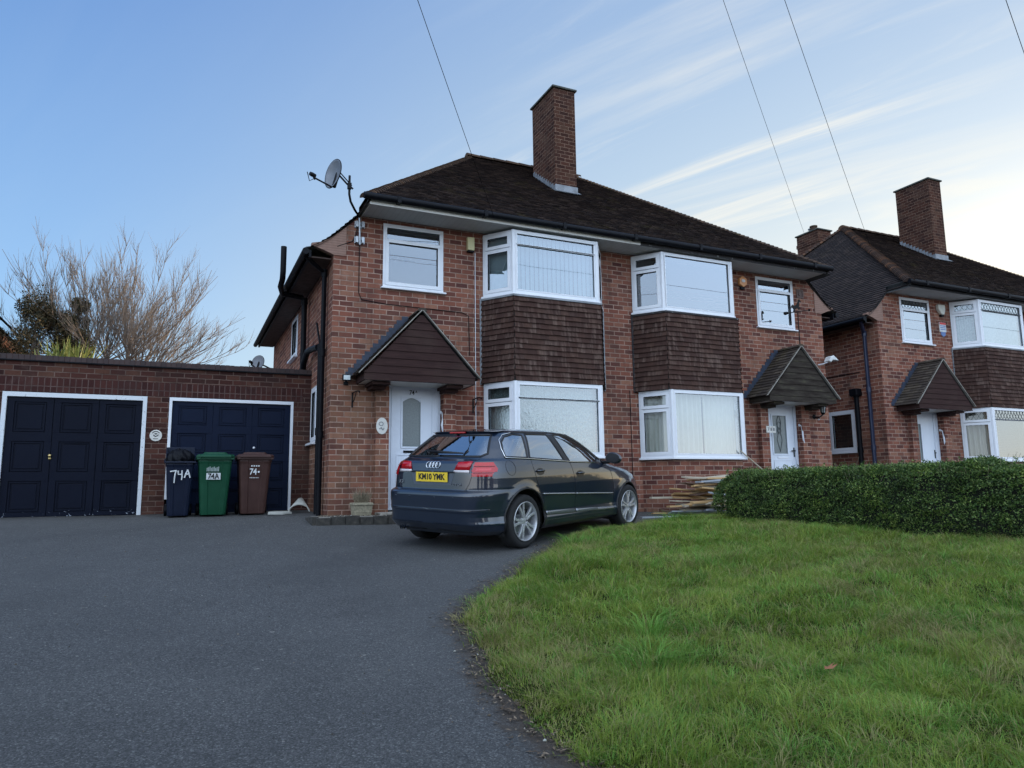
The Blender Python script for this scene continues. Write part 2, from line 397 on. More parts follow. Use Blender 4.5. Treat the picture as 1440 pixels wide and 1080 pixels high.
def tag(o, label=None, cat=None, group=None, kind=None):
    if label: o['label'] = label
    if cat: o['category'] = cat
    if group: o['group'] = group
    if kind: o['kind'] = kind
    return o
def thing(name, loc, label, cat, group=None):
    o = bpy.data.objects.new(name, None); col.objects.link(o); o.location = loc; o.empty_display_size = 0.2
    WL[o.name] = Vector(loc)
    return tag(o, label, cat, group)
def np_mesh(name, verts, quads=None, tris=None, mat=None, mi=None, smooth=False):
    me = bpy.data.meshes.new(name)
    nv = len(verts); me.vertices.add(nv); me.vertices.foreach_set('co', np.asarray(verts, np.float32).ravel())
    loops = []; starts = []; totals = []
    n = 0
    if quads is not None and len(quads):
        q = np.asarray(quads, np.int32); loops.append(q.ravel()); starts.append(np.arange(len(q))*4+n); totals.append(np.full(len(q), 4)); n += q.size
    if tris is not None and len(tris):
        t = np.asarray(tris, np.int32); loops.append(t.ravel()); starts.append(np.arange(len(t))*3+n); totals.append(np.full(len(t), 3)); n += t.size
    L = np.concatenate(loops); me.loops.add(len(L)); me.loops.foreach_set('vertex_index', L)
    S = np.concatenate(starts); me.polygons.add(len(S)); me.polygons.foreach_set('loop_start', S.astype(np.int32)); 
    me.update(calc_edges=True); me.validate()
    if smooth: me.polygons.foreach_set('use_smooth', np.ones(len(S), bool))
    if mat is not None:
        for m in (mat if isinstance(mat, (list, tuple)) else [mat]): me.materials.append(m)
    if mi is not None: me.polygons.foreach_set('material_index', mi)
    return me

def text_mesh(body, size, P, U, V, mat, parent, name='lettering', thick=0.002, align='CENTER', xs=1.0, bold=0.0):
    cu = bpy.data.curves.new(name, 'FONT'); cu.body = body; cu.size = size; cu.extrude = thick; cu.align_x = align; cu.align_y = 'CENTER'; cu.offset = bold
    t = bpy.data.objects.new('tmp', cu); col.objects.link(t)
    dg = bpy.context.evaluated_depsgraph_get(); me = bpy.data.meshes.new_from_object(t.evaluated_get(dg))
    bpy.data.objects.remove(t); bpy.data.curves.remove(cu)
    U = Vector(U).normalized(); V = Vector(V).normalized(); N = U.cross(V)
    base = WL.get(parent.name, Vector((0,0,0))) if parent else Vector((0,0,0))
    m = Matrix((U*xs, V, N)).transposed().to_4x4(); m.translation = Vector(P)-base
    me.transform(m); me.materials.clear(); me.materials.append(MAT[mat] if isinstance(mat, str) else mat)
    o = bpy.data.objects.new(name, me); col.objects.link(o); me.name = name
    if parent: o.parent = parent; WL[o.name] = base
    return o

# ------------------------------------------------------------------ ground
CP = [(-4.6,1.9,-.05),(-2.7,1.9,-.055),(-.3,1.9,-.03),(0,0,-.12),(.3,-.6,-.21),(1.716,-3.52,-.42),(4.0,-2.32,-.30),(.92,-2.0,-.344),(3.2,-.82,-.226),
 (-.9,1.1,-.07),(-2.2,1.1,-.08),(-4,-2,-.40),(-1.5,-2,-.37),(5.3,-2.8,-.26),(6.3,-6.6,-.40),(6.6,-9,-.55),(8,-1,-.18),(11,0,-.12),(16,0,-.1),(25,0,-.1),(-10,0,-.2),(-10,-6,-.7),
 (-3,-6,-.72),(0,-7.3,-.93),(-2.17,-11.7,-1.33),(3,-6,-.60),(3,-9,-.86),(14,-9,-.6),(22,-9,-.6),(4,-12,-1.15),(12,-12,-1.0),(-8,-12,-1.35),(0,-16,-1.6),(12,-16,-1.5),(-12,-16,-1.6),(30,-16,-1.5),
 (0,15,.0),(20,15,.0),(-10,15,0.),(8,6,0.),(16,6,0.),(30,10,0.),(-14,6,-.1)]
_P = np.array(CP)
def _phi(r2): return 0.5*r2*np.log(r2+1e-9)
_n = len(_P)
_K = _phi(((_P[:,None,:2]-_P[None,:,:2])**2).sum(-1)) + np.eye(_n)*0.4
_A = np.zeros((_n+3,_n+3)); _A[:_n,:_n] = _K; _A[:_n,_n] = 1; _A[:_n,_n+1:] = _P[:,:2]; _A[_n:,:_n] = _A[:_n,_n:].T
_W = np.linalg.solve(_A, np.concatenate([_P[:,2],[0,0,0]]))
def ground(x, y):
    x = np.atleast_1d(np.asarray(x, float)); y = np.atleast_1d(np.asarray(y, float))
    xc = np.clip(x, -13, 29); yc = np.clip(y, -16, 14)
    r2 = (xc.ravel()[:,None]-_P[:,0])**2 + (yc.ravel()[:,None]-_P[:,1])**2
    z = _phi(r2)@_W[:_n] + _W[_n] + _W[_n+1]*xc.ravel() + _W[_n+2]*yc.ravel()
    return z.reshape(x.shape)
def gz(x, y): return float(ground(x, y)[0])

# driveway edge of the lawn, walked from the house down towards the camera and back up behind the hedge
EDGE = [(5.75,-2.15),(4.9,-2.12),(4.35,-2.28),(3.88,-2.45),(3.3,-2.62),(2.81,-2.85),(2.35,-3.25),(1.95,-3.75),(1.3,-4.45),(.72,-5.05),(.38,-5.42),(.12,-5.8),(-.05,-6.3),(-.17,-6.8),(-.26,-7.3),(-.30,-7.9),(-.28,-8.6),(-.15,-9.6),(.1,-11.5),(.3,-14)]
_e = np.array(EDGE); _s = np.concatenate([[0], np.cumsum(np.hypot(*np.diff(_e, axis=0).T))]); _t = np.arange(0, _s[-1], .07)
_r = np.random.default_rng(3); _q = np.stack([np.interp(_t, _s, _e[:,0]), np.interp(_t, _s, _e[:,1])], 1)
_k = np.convolve(_r.normal(0, 1, len(_t)+8), np.ones(5)/5, 'same')[4:4+len(_t)]*.042 + np.convolve(_r.normal(0, 1, len(_t)+40), np.ones(21)/21, 'same')[20:20+len(_t)]*.12
_d = np.gradient(_q, axis=0); _d /= np.linalg.norm(_d, axis=1)[:,None]; _q = _q+np.stack([_d[:,1], -_d[:,0]], 1)*_k[:,None]
EDGE = [tuple(p) for p in _q[:-1]]
POLY = np.array(EDGE + [(9.5,-14),(8.3,-10),(7.2,-7.5),(6.4,-5.2),(5.9,-3.2)])
def inside(P, poly=POLY):
    x, y = P[:,0], P[:,1]; r = np.zeros(len(P), bool); j = len(poly)-1
    for i in range(len(poly)):
        xi, yi = poly[i]; xj, yj = poly[j]
        c = ((yi > y) != (yj > y)) & (x < (xj-xi)*(y-yi)/(yj-yi+1e-12)+xi)
        r ^= c; j = i
    return r
def edge_dist(P):
    E_ = np.array(EDGE); d = np.full(len(P), 9e9)
    for a, b in zip(E_[:-1], E_[1:]):
        ab = b-a; t = np.clip(((P-a)@ab)/(ab@ab), 0, 1); q = a+t[:,None]*ab
        d = np.minimum(d, np.hypot(*(P-q).T))
    return d
def _vn(P, s, seed):
    # cheap value noise
    g = np.random.default_rng(seed).random((64,64)); x = P[:,0]*s; y = P[:,1]*s
    xi = np.floor(x).astype(int); yi = np.floor(y).astype(int); fx = x-xi; fy = y-yi; fx = fx*fx*(3-2*fx); fy = fy*fy*(3-2*fy)
    G = lambda a, b: g[a % 64, b % 64]
    return (G(xi,yi)*(1-fx)+G(xi+1,yi)*fx)*(1-fy)+(G(xi,yi+1)*(1-fx)+G(xi+1,yi+1)*fx)*fy

def axis(lo, hi, st, far):
    a = list(np.arange(lo, hi+1e-6, st)); s = st; x = lo; L = []
    while x > -far: s *= 1.35; x -= s; L.append(x)
    s = st; x = hi; H = []
    while x < far: s *= 1.35; x += s; H.append(x)
    return np.array(L[::-1]+a+H)
gx_ = axis(-8, 14, .08, 900); gy_ = axis(-12.5, 2.2, .08, 900)
XX, YY = np.meshgrid(gx_, gy_, indexing='ij')
ZZ = ground(XX, YY)
PP = np.stack([XX.ravel(), YY.ravel()], 1)
near = (np.abs(XX-2) < 12) & (YY > -14) & (YY < 3)
ZZ = ZZ + np.where(near, (_vn(PP, 1.3, 1).reshape(XX.shape)-.5)*.015, 0)
V_ = np.stack([XX.ravel(), YY.ravel(), ZZ.ravel()], 1)
nx, ny = XX.shape
I = np.arange(nx*ny).reshape(nx, ny)
Q = np.stack([I[:-1,:-1].ravel(), I[1:,:-1].ravel(), I[1:,1:].ravel(), I[:-1,1:].ravel()], 1)
k = NT('asphalt')
n1 = k.noise(110, 4, 0.8); n2 = k.noise(0.55, 6, 0.62, dist=0.5); n3 = k.noise(2.6, 6, 0.65)
vo = k.add('ShaderNodeTexVoronoi', {'Vector': k.obj(), 'Scale': 85.0})
cb_ = k.mix(k.maprange(n2, 0.3, 0.7), (0.058, 0.059, 0.062), (0.090, 0.091, 0.094))
cb_ = k.mix(k.maprange(n3, 0.55, 0.75, 0.0, 0.4), cb_, (0.105, 0.104, 0.102))
cb_ = k.mix(k.maprange(n3, 0.25, 0.42, 0.5, 0.0), cb_, (0.030, 0.030, 0.032))
cb_ = k.mix(k.maprange(n1, 0.4, 0.75, 0.0, 0.65), cb_, (0.18, 0.18, 0.18))
cb_ = k.mix(k.maprange(vo.outputs['Distance'], 0.0, 0.35, 0.6, 0.0), cb_, (0.02, 0.02, 0.024))
sp_ = k.noise(14, 2, 0.5); cb_ = k.mix(k.maprange(sp_, 0.74, 0.755), cb_, (0.30, 0.28, 0.26))
vc = k.add('ShaderNodeTexVoronoi', {'Vector': k.obj(), 'Scale': 120.0}); vs_ = k.add('ShaderNodeSeparateColor', {0: vc.outputs['Color']})
cb_ = k.mix(1.0, cb_, k.ramp(vs_.outputs[0], (0.0, (0.40,0.40,0.40)), (0.55, (0.72,0.72,0.715)), (0.85, (0.95,0.95,0.94)), (1.0, (1.6,1.6,1.55))), 'MULTIPLY')
ea = k.add('ShaderNodeAttribute', attribute_name='edge_dirt'); em = k.math('ADD', ea.outputs['Fac'], k.math('MULTIPLY', k.math('SUBTRACT', k.noise(9, 5, 0.7), 0.5), 1.3))
cb_ = k.mix(k.maprange(em, 0.35, 0.80, 0.0, 0.9), cb_, k.mix(k.noise(40, 4, .8), (0.022, 0.017, 0.013), (0.085, 0.062, 0.045)))
spy = k.add('ShaderNodeSeparateXYZ', {0: k.obj()}); wd_ = k.math('MULTIPLY', k.maprange(spy.outputs[1], 0.75, 1.85), k.maprange(spy.outputs[0], 0.2, -0.2))
wd_ = k.math('ADD', wd_, k.math('MULTIPLY', k.math('SUBTRACT', k.noise(3.5, 6, 0.7), 0.5), 1.5)); cb_ = k.mix(k.maprange(wd_, 0.5, 1.0, 0.0, 0.75), cb_, (0.030, 0.028, 0.024))
n6 = k.noise(0.16, 5, 0.6, dist=0.6); cb_ = k.mix(k.maprange(n6, 0.42, 0.6, 0.0, 0.22), cb_, (0.11, 0.11, 0.108))
n5 = k.noise(0.28, 7, 0.68, dist=1.2); cb_ = k.mix(k.maprange(n5, 0.50, 0.72, 0.0, 0.30), cb_, (0.028, 0.028, 0.031))
k.base(cb_, 0.82, spec=0.35)
k.bump(k.math('ADD', k.math('MULTIPLY', vo.outputs['Distance'], 0.8), n1), 0.9, 0.006)
MAT['asphalt'] = k.m
me = np_mesh('ground', V_, quads=Q, mat=MAT['asphalt'], smooth=True)
_ed = edge_dist(PP); _ed = np.where(inside(PP), 0, _ed)
at = me.attributes.new('edge_dirt', 'FLOAT', 'POINT'); at.data.foreach_set('value', np.clip(1-_ed/.34, 0, 1).astype(np.float32))
go = bpy.data.objects.new('ground', me); col.objects.link(go); tag(go, 'dark tarmac driveway sloping up to the brick house', kind='structure'); del go['label']

# lawn soil sheet, a few cm above the tarmac, sloping to nothing at its edge
xs = np.arange(-.6, 9.6, .09); ys = np.arange(-13.6, -1.9, .09)
XX, YY = np.meshgrid(xs, ys, indexing='ij'); PP = np.stack([XX.ravel(), YY.ravel()], 1)
ins = inside(PP); ed = edge_dist(PP)
def lawn_z(P):
    z = ground(P[:,0], P[:,1]); e = edge_dist(P)
    h = .05*np.clip(e/.35, 0, 1)**.7 + (_vn(P, 1.6, 4)-.5)*.05*np.clip(e/.6, 0, 1) + (_vn(P, 4.5, 5)-.5)*.03*np.clip(e/.4, 0, 1)
    return z + np.where(inside(P), h, 0)
ZZ = np.where(ins, lawn_z(PP)+.006, ground(PP[:,0], PP[:,1])-.03)
V_ = np.stack([PP[:,0], PP[:,1], ZZ], 1); nx, ny = XX.shape; I = np.arange(nx*ny).reshape(nx, ny)
Q = np.stack([I[:-1,:-1].ravel(), I[1:,:-1].ravel(), I[1:,1:].ravel(), I[:-1,1:].ravel()], 1)
Q = Q[ins[Q].any(1)]
used = np.unique(Q); mp_ = np.zeros(nx*ny, int); mp_[used] = np.arange(len(used))
k = NT('lawn_soil'); n1 = k.noise(5, 5); n2 = k.noise(60, 3)
k.base(k.mix(n2, k.mix(n1, (0.030, 0.050, 0.010), (0.045, 0.050, 0.015)), (0.020, 0.022, 0.010)), 1.0, spec=0.0); k.bump(n2, 0.8, 0.01)
me = np_mesh('lawn', V_[used], quads=mp_[Q], mat=k.m, smooth=True)
lo = bpy.data.objects.new('lawn', me); col.objects.link(lo); lo['kind'] = 'structure'

# ------------------------------------------------------------------ house building blocks
def tiles(mb, path, lim, v0, v1, U, w=.165, g=.10, th=.016, mi=0, jit=.0035, lift=.012, fulluv=True):
    """rows of plain tiles; path(v) -> (point, up-slope dir, normal)"""
    U = Vector(U); r = 0; v = v0
    while v < v1-1e-4:
        a, b = lim(v+g*.5)
        if b-a > .02:
            P, V, N = path(v); P2, V2, N2 = path(min(v+g*1.25, v1+.02))
            off = (r % 2)*w*.5
            k0 = int(math.floor((a-off)/w)); u = off+k0*w
            while u < b:
                ua, ub = max(u, a)+.0012, min(u+w, b)-.0012
                if ub-ua > .012:
                    j = random.uniform(-jit, jit); j2 = random.uniform(-jit, jit); dv = random.uniform(-.004, .003)
                    A = P+U*ua+N*(th+lift+j)+V*dv; B = P+U*ub+N*(th+lift+j2)+V*dv
                    Cc = P2+U*ub+N2*.006; D = P2+U*ua+N2*.006
                    A0 = A-N*th; B0 = B-N*th
                    mb.face([A, B, Cc, D], mi, [(ua, v), (ub, v), (ub, v+g), (ua, v+g)])
                    mb.face([A0, B0, B, A], mi, [(ua, v), (ub, v), (ub, v), (ua, v)])
                u += w
        v += g; r += 1
def straight(O, V, N):
    O = Vector(O); V = Vector(V).normalized(); N = Vector(N).normalized()
    return lambda v: (O+V*v, V, N)
def ridge_run(mb, A, B, r=.115, seg=.30, drop=.0, mi=0, fat=.018, up_=Vector((0,0,1))):
    A = Vector(A); B = Vector(B); d = (B-A).normalized(); L = (B-A).length; s = d.cross(up_).normalized(); u = s.cross(d)
    n = max(1, int(L/seg)); seg = L/n
    for i in range(n):
        p = A+d*seg*i; q = A+d*(seg*(i+1)+.03); f1 = fat+random.uniform(-.004, .004)
        ra, rb = r+f1, r
        ring = []
        for (c, rr) in ((p, ra), (q, rb)):
            ring.append([c+s*math.cos(t)*rr+u*(math.sin(t)*rr*.75-drop) for t in [PI*k_/8 for k_ in range(9)]])
        for k_ in range(8): mb.face([ring[0][k_], ring[0][k_+1], ring[1][k_+1], ring[1][k_]], mi)
        mb.face(ring[0][::-1], mi)
def wall_panel(mb, f, u0, u1, z0, z1, holes, mi=0):
    us = sorted({u0, u1, *[h[0] for h in holes], *[h[1] for h in holes]}); zs = sorted({z0, z1, *[h[2] for h in holes], *[h[3] for h in holes]})
    us = [u for u in us if u0 <= u <= u1]; zs = [z for z in zs if z0 <= z <= z1]
    for a, b in zip(us, us[1:]):
        for c, d in zip(zs, zs[1:]):
            m_, n_ = (a+b)/2, (c+d)/2
            if any(h[0] < m_ < h[1] and h[2] < n_ < h[3] for h in holes): continue
            mb.face([f(a, c), f(b, c), f(b, d), f(a, d)], mi)
def reveal(mb, o, U, N, w, h, depth, mi=0):
    o = Vector(o); U = Vector(U); Z = Vector((0,0,1)); N = Vector(N); I_ = -N*depth
    c = [o, o+U*w, o+U*w+Z*h, o+Z*h]
    for i in range(4):
        a, b = c[i], c[(i+1)%4]; mb.face([a, b, b+I_, a+I_], mi)
def ring(mb, o, U, N, r, wd, n0, n1, mi=0):
    u0, u1, v0, v1 = r; Z = (0,0,1)
    mb.obox(o, U, Z, N, u0, u1, v0, v0+wd, n0, n1, mi); mb.obox(o, U, Z, N, u0, u1, v1-wd, v1, n0, n1, mi)
    mb.obox(o, U, Z, N, u0, u0+wd, v0+wd, v1-wd, n0, n1, mi); mb.obox(o, U, Z, N, u1-wd, u1, v0+wd, v1-wd, n0, n1, mi)
def facet(fr, gl, o, U, N, w, h, lay, fw_=.055, lead=None, ld=None):
    """one plane of window: outer ring, sash rings, glass"""
    o = Vector(o); U = Vector(U).normalized(); N = Vector(N).normalized(); Z = Vector((0,0,1))
    ring(fr, o, U, N, (0, w, 0, h), fw_, -.03, .03)
    for (u0, u1, v0, v1, sash) in lay:
        u0 *= w; u1 *= w; v0 *= h; v1 *= h
        u0 = max(u0, fw_*.8); v0 = max(v0, fw_*.8); u1 = min(u1, w-fw_*.8); v1 = min(v1, h-fw_*.8)
        wd = .058 if sash else .022
        ring(fr, o, U, N, (u0, u1, v0, v1), wd, -.028, .042 if sash else .034)
        a = o+U*(u0+wd-.004)+Z*(v0+wd-.004)-N*.002; ww = u1-u0-2*wd+.008; hh = v1-v0-2*wd+.008
        gl.face([a, a+U*ww, a+U*ww+Z*hh, a+Z*hh])
        # dark gasket
        ring(gl, o, U, N, (u0+wd-.007, u1-wd+.007, v0+wd-.007, v1-wd+.007), .009, .0, .014 if not sash else .036, 1)
        if lead is not None and ld and ld(v0/h, v1/h):
            s_ = .115
            def dia(sgn):
                n = int((ww+hh)/s_)+2
                for i in range(-n, n):
                    # lines u*sgn + v*0.7 = const clipped to rect
                    c_ = i*s_; pts = []
                    for vv in (0, hh):
                        uu = c_ - sgn*vv*.62
                        pts.append((uu, vv))
                    (ua, va), (ub, vb) = pts
                    du = ub-ua
                    def cl(t): return (ua+du*t, va+(vb-va)*t)
                    t0, t1 = 0., 1.
                    if abs(du) > 1e-6:
                        ta, tb = (0-ua)/du, (ww-ua)/du
                        t0 = max(t0, min(ta, tb)); t1 = min(t1, max(ta, tb))
                    if t1-t0 > .02:
                        p, q = cl(t0), cl(t1)
                        lead.tube([a+U*p[0]+Z*p[1]+N*.004, a+U*q[0]+Z*q[1]+N*.004], .004, 4, caps=False)
            dia(1); dia(-1)
def blind_slats(mb, o, U, N, w, h, pitch=.089, dn=-.09):
    o = Vector(o); U = Vector(U).normalized(); N = Vector(N).normalized(); Z = Vector((0,0,1)); u = .01
    while u < w-.02:
        t = random.uniform(-.004, .004); b = o+N*(dn)+U*u
        mb.face([b+N*.010, b+U*(pitch-.006)-N*(.010+t), b+U*(pitch-.006)-N*(.010+t)+Z*h, b+N*.010+Z*h])
        u += pitch
def drape(mb, pts, z0, z1, amp=.022, wl=.11):
    # wavy curtain following plan polyline pts
    pts = [Vector((p[0], p[1], 0)) for p in pts]; out_ = []; s = 0
    for a, b in zip(pts, pts[1:]):
        L = (b-a).length; d = (b-a)/L; n = Vector((-d.y, d.x, 0)); m_ = max(2, int(L/.012))
        for i in range(m_):
            t = L*i/m_; out_.append(a+d*t+n*(amp*math.sin((s+t)/wl*2*PI+.8*math.sin((s+t)*9))*(1+.4*math.sin((s+t)*5.3)))); 
        s += L
    for p, q in zip(out_, out_[1:]):
        mb.face([(p.x,p.y,z0),(q.x,q.y,z0),(q.x,q.y,z1),(p.x,p.y,z1)])

HW, HD = 10.95, 8.12
def build_house(ox, root, cfg):
    X = lambda x: x+ox
    def MX(mir): return (lambda x: ox+HW-x) if mir else X
    wall = MB(); mb_brick = wall
    holesF = []
    for mir in (0, 1):
        m = MX(mir)
        def hh(a, b, c, d): holesF.append((min(m(a), m(b)), max(m(a), m(b)), c, d))
        hh(.825, 1.902, 3.695, 4.821); hh(2.73, 5.04, .82, 4.845); hh(.934, 1.875, -.1, 2.10)
    ZB = -.6
    wall_panel(wall, lambda u, z: (u, 0, z), X(0), X(HW), ZB, 4.15, holesF)
    hu = [h for h in holesF if h[3] > 4.15]
    wall_panel(wall, lambda u, z: (u, 0, z), X(.457), X(HW-.457), 4.15, 4.89, hu)
    for mir in (0, 1):
        m = MX(mir)
        reveal(wall, (m(.825), 0, 3.695), (1 if not mir else -1, 0, 0), (0,-1,0), 1.077, 1.126, .12)
        # flared shoulder beside the eaves
        pol = [(.457,4.15),(0.02,4.15),(-.05,4.17),(-.17,4.215),(-.36,4.27),(-.36,4.31),(-.19,4.35),(-.02,4.46),(.11,4.58),(.346,4.81),(.457,4.89)]
        sg = -1 if mir else 1
        wall.prism([(sg*a, b) for a, b in [(.457,4.15),(.0,4.15),(.0,4.475),(.11,4.58),(.346,4.81),(.41,4.885),(.457,4.885)]], (m(0), 0, 0), (1,0,0), (0,0,1), (0,1,0), 0, .10, 0)
        pl2 = [(-.0,4.15),(-.05,4.17),(-.17,4.215),(-.36,4.27),(-.36,4.31),(-.19,4.35),(-.02,4.46),(.11,4.575),(.20,4.66),(.20,4.15)]
        wall.prism([(sg*a, b) for a, b in pl2], (m(0), 0, 0), (1,0,0), (0,0,1), (0,1,0), -.014, .09, 1)
        # side wall
        sh = cfg['side'][mir]
        wall_panel(wall, lambda u, z: (m(0), u, z), 0, HD, ZB, 4.3, sh)
        for (a, b, c, d) in sh: reveal(wall, (m(0), a, c), (0,1,0), (-sg,0,0), b-a, d-c, .12)
    wall.face([(X(0),HD,ZB),(X(HW),HD,ZB),(X(HW),HD,4.6),(X(0),HD,4.6)])
    wall.face([(X(0),0.02,4.28),(X(HW),0.02,4.28),(X(HW),HD,4.28),(X(0),HD,4.28)])
    # dado of each bay
    for mir in (0, 1):
        m = MX(mir); z0, z1 = ZB, .80
        pts = [(2.70,0),(3.03,-.545),(4.67,-.545),(5.02,0)]
        for (a, b), (c, d) in zip(pts, pts[1:]): wall.face([(m(a),b,z0),(m(c),d,z0),(m(c),d,z1),(m(a),b,z1)])
        # piers either side of the door and the recess
        for a, b in ((.715,.934),(1.875,2.09)):
            wall.box(m(a), m(b), -.11, .0, ZB, 2.02)
        wall.box(m(.934-.001), m(.80), .0, .16, ZB, 2.1); wall.box(m(1.876), m(2.0), .0, .16, ZB, 2.1)
    wo = wall.build('wall', [cfg.get('brick', 'brick'), 'corbel'], root, fixn=False)
    # floor & inside darkness
    # --- roof
    RZ, RY, EY, EZ = 8.40, 4.05, -.66, 5.00
    rf = MB()
    V = Vector((0, RY-EY, RZ-EZ)); L = V.length; V.normalize(); N = Vector((0, -V.z, V.y))
    tiles(rf, straight((ox, EY-.02, EZ-.02), V, N), lambda v: (.36+3.64*v/L, HW-.36-3.64*v/L), 0, L-.02, (1,0,0))
    side_prof = [(-.445,4.20),(-.34,4.245),(-.22,4.315),(-.08,4.425),(.08,4.575),(.36,4.86),(.46,4.96),(4.0,8.40)]
    SV = []
    acc = 0
    for p, q in zip(side_prof, side_prof[1:]): SV.append(acc); acc += math.hypot(q[0]-p[0], q[1]-p[1])
    SL = acc
    for mir in (0, 1):
        m = MX(mir); sg = -1 if mir else 1
        def path(v):
            v = max(0, min(v, SL-1e-4)); i = max(j for j in range(len(SV)) if SV[j] <= v)
            p, q = side_prof[i], side_prof[i+1]; l = math.hypot(q[0]-p[0], q[1]-p[1]); t = (v-SV[i])/l
            d = Vector((sg*(q[0]-p[0])/l, 0, (q[1]-p[1])/l))
            return Vector((m(p[0]+(q[0]-p[0])*t), 0, p[1]+(q[1]-p[1])*t)), d, Vector((-sg*d.z*sg*1.0, 0, abs(d.x)))
        def lim(v):
            P = path(v)[0]; x = (P.x-ox) if not mir else HW-(P.x-ox)
            if x < .36: return (-.035, HD+.1)
            t = (x-.36)/3.64
            return (EY+(RY-EY)*t, 2*RY-EY-(RY-EY)*t)
        def path2(v):
            P, d, _ = path(v); return P, d, Vector((-d.z*sg, 0, abs(d.x)))
        tiles(rf, path2, lim, 0, SL-.02, (0,1,0), mi=1 if cfg.get('slate') else 0)
        # deck below
        for i, (p, q) in enumerate(zip(side_prof, side_prof[1:])):
            y0a, y1a = lim(SV[i]+.001); y0b, y1b = lim(min(SL, (SV+[SL])[i+1])-.001)
            rf.face([(m(p[0]),y0a,p[1]-.015),(m(q[0]),y0b,q[1]-.015),(m(q[0]),y1b,q[1]-.015),(m(p[0]),y1a,p[1]-.015)], 2)
        # verge face closing the side overhang in front of the wall line
        rf.face([(m(.40),EY,4.90),(m(.40),0,4.90),(m(.40),0,5.03),(m(.40),EY,5.03)], 2)
        # underside of the barge between wall line and front corner
    rf.face([(X(.36),EY,EZ-.03),(X(HW-.36),EY,EZ-.03),(X(6.95),RY,RZ-.03),(X(4.0),RY,RZ-.03)], 2)
    rf.face([(X(.36),2*RY-EY,EZ),(X(HW-.36),2*RY-EY,EZ),(X(6.95),RY,RZ),(X(4.0),RY,RZ)], 0)
    ro = rf.build('roof', ['roof', 'roof_side', 'dark_room'], root, fixn=False)
    rg = MB()
    ridge_run(rg, (X(3.9),RY,RZ-.02), (X(7.05),RY,RZ-.02), .12, .32)
    rg.build('ridge_tiles', 'hip', ro)
    for mir in (0, 1):
        m = MX(mir)
        for yy in (EY, 2*RY-EY):
            hp = MB()
            if mir == 0 and cfg.get('bonnet'): ridge_run(hp, (m(.36),yy,EZ+.0), (m(4.0),RY,RZ), .10, .102, .030, 1, .034)
            else: ridge_run(hp, (m(.36),yy,EZ-.01), (m(4.0),RY,RZ-.01), .085, .102, .035, 0, .030)
            hp.build('hip_tiles', ['hip', 'bonnet'], ro)
    # --- soffit, fascia, gutters
    s = MB(); s.box(X(.457), X(HW-.457), -.587, .0, 4.888, 4.905)
    s.build('soffit', 'soffit', root)
    split = cfg.get('split', 5.66)
    fa = MB(); fa.box(X(.44), X(split), -.607, -.588, 4.878, 4.965); fa.box(X(.44), X(.456), -.587, .0, 4.878, 4.93)
    fa.build('fascia', 'fascia' if not cfg.get('darkfascia') else 'black_plastic', root)
    fb = MB(); fb.box(X(split+.002), X(HW-.44), -.605, -.588, 4.872, 4.97); fb.build('fascia', cfg.get('fascia2', 'peeling'), root)
    for mir in (0, 1):
        m = MX(mir)
        b = MB(); b.box(m(.455), m(.40), -.64, .0, 4.925, 5.02); b.build('bargeboard', 'gutter_old', root)
        b = MB(); b.box(m(-.40), m(-.02), .09, HD-.02, 4.095, 4.115); b.build('side_soffit', 'brownboard', root)
        g = MB(); g.box(m(-.40), m(-.36), .0, HD, 4.07, 4.19); g.tube([(m(-.455), -.04, 4.155), (m(-.455), HD+.15, 4.155)], .055, 12)
        g.build('side_gutter', 'black_plastic', root, smooth=True, autos=40)
    g = MB(); g.tube([(X(.33), -.672, 4.985), (X(split), -.672, 4.98), (X(HW-.33), -.672, 4.975)], .056, 14)
    for i in range(7):
        xx = X(.9+i*1.53); g.box(xx-.03, xx+.03, -.735, -.605, 4.925, 5.03)
    g.build('front_gutter', 'black_plastic', root, smooth=True, autos=40)
    # --- chimney
    def chimney(x0, x1, y0, y1, z0, z1, par, pots=0, flash=True):
        c = MB(); c.box(X(x0), X(x1), y0, y1, z0, z1); 
        c.box(X(x0)-.02, X(x1)+.02, y0-.02, y1+.02, z1-.42, z1-.30) if pots else None
        co = c.build('chimney', 'brick_chim', par)
        c = MB(); c.box(X(x0)-.045, X(x1)+.045, y0-.045, y1+.045, z1+.0, z1+.045); c.build('chimney_cap', 'capstone', par, bevel=.008)
        if flash:
            f = MB(); zf = lambda y: EZ+(y-EY)*(RZ-EZ)/(RY-EY)
            f.box(X(x0)-.012, X(x1)+.012, y0-.022, y0, zf(y0)-.02, zf(y0)+.17)
            f.obox((X(x0)-.03, y0-.02, zf(y0)-.0), (1,0,0), (0,-.81,-.58), (0,-.58,.81), 0, x1-x0+.06, 0, .12, .035, .042)
            n = 11; dy = (y1-y0)/n
            for i in range(n):
                ya = y0+dy*i; zt = zf(ya)+.16
                if ya > RY: break
                f.box(X(x0)-.012, X(x0), ya, ya+dy-.012, zf(ya)-.01, zt+.0); f.box(X(x1), X(x1)+.012, ya, ya+dy-.012, zf(ya)-.01, zt)
            f.build('flashing', 'lead', par)
        for i in range(pots):
            p = MB(); cx, cy = X(x0+(x1-x0)*(.3+.4*i)), y0+(y1-y0)*(.35+.35*i)
            p.lathe([(.0,0),(.12,0),(.11,.14),(.13,.16),(.13,.20),(.09,.20),(.09,.05)] if i == 0 else [(.0,0),(.07,0),(.07,.2),(.11,.22),(.11,.25),(0,.25)], (cx, cy, z1+.045), n=16); p.build('chimney_pot', 'hip' if i == 0 else 'lead', par, smooth=True, autos=40)
    cx0 = cfg.get('chim', (5.25, 5.80, 1.98, 3.08))
    chimney(cx0[0], cx0[1], cx0[2], cx0[3], 6.2, cfg.get('chimtop', 9.42), root)
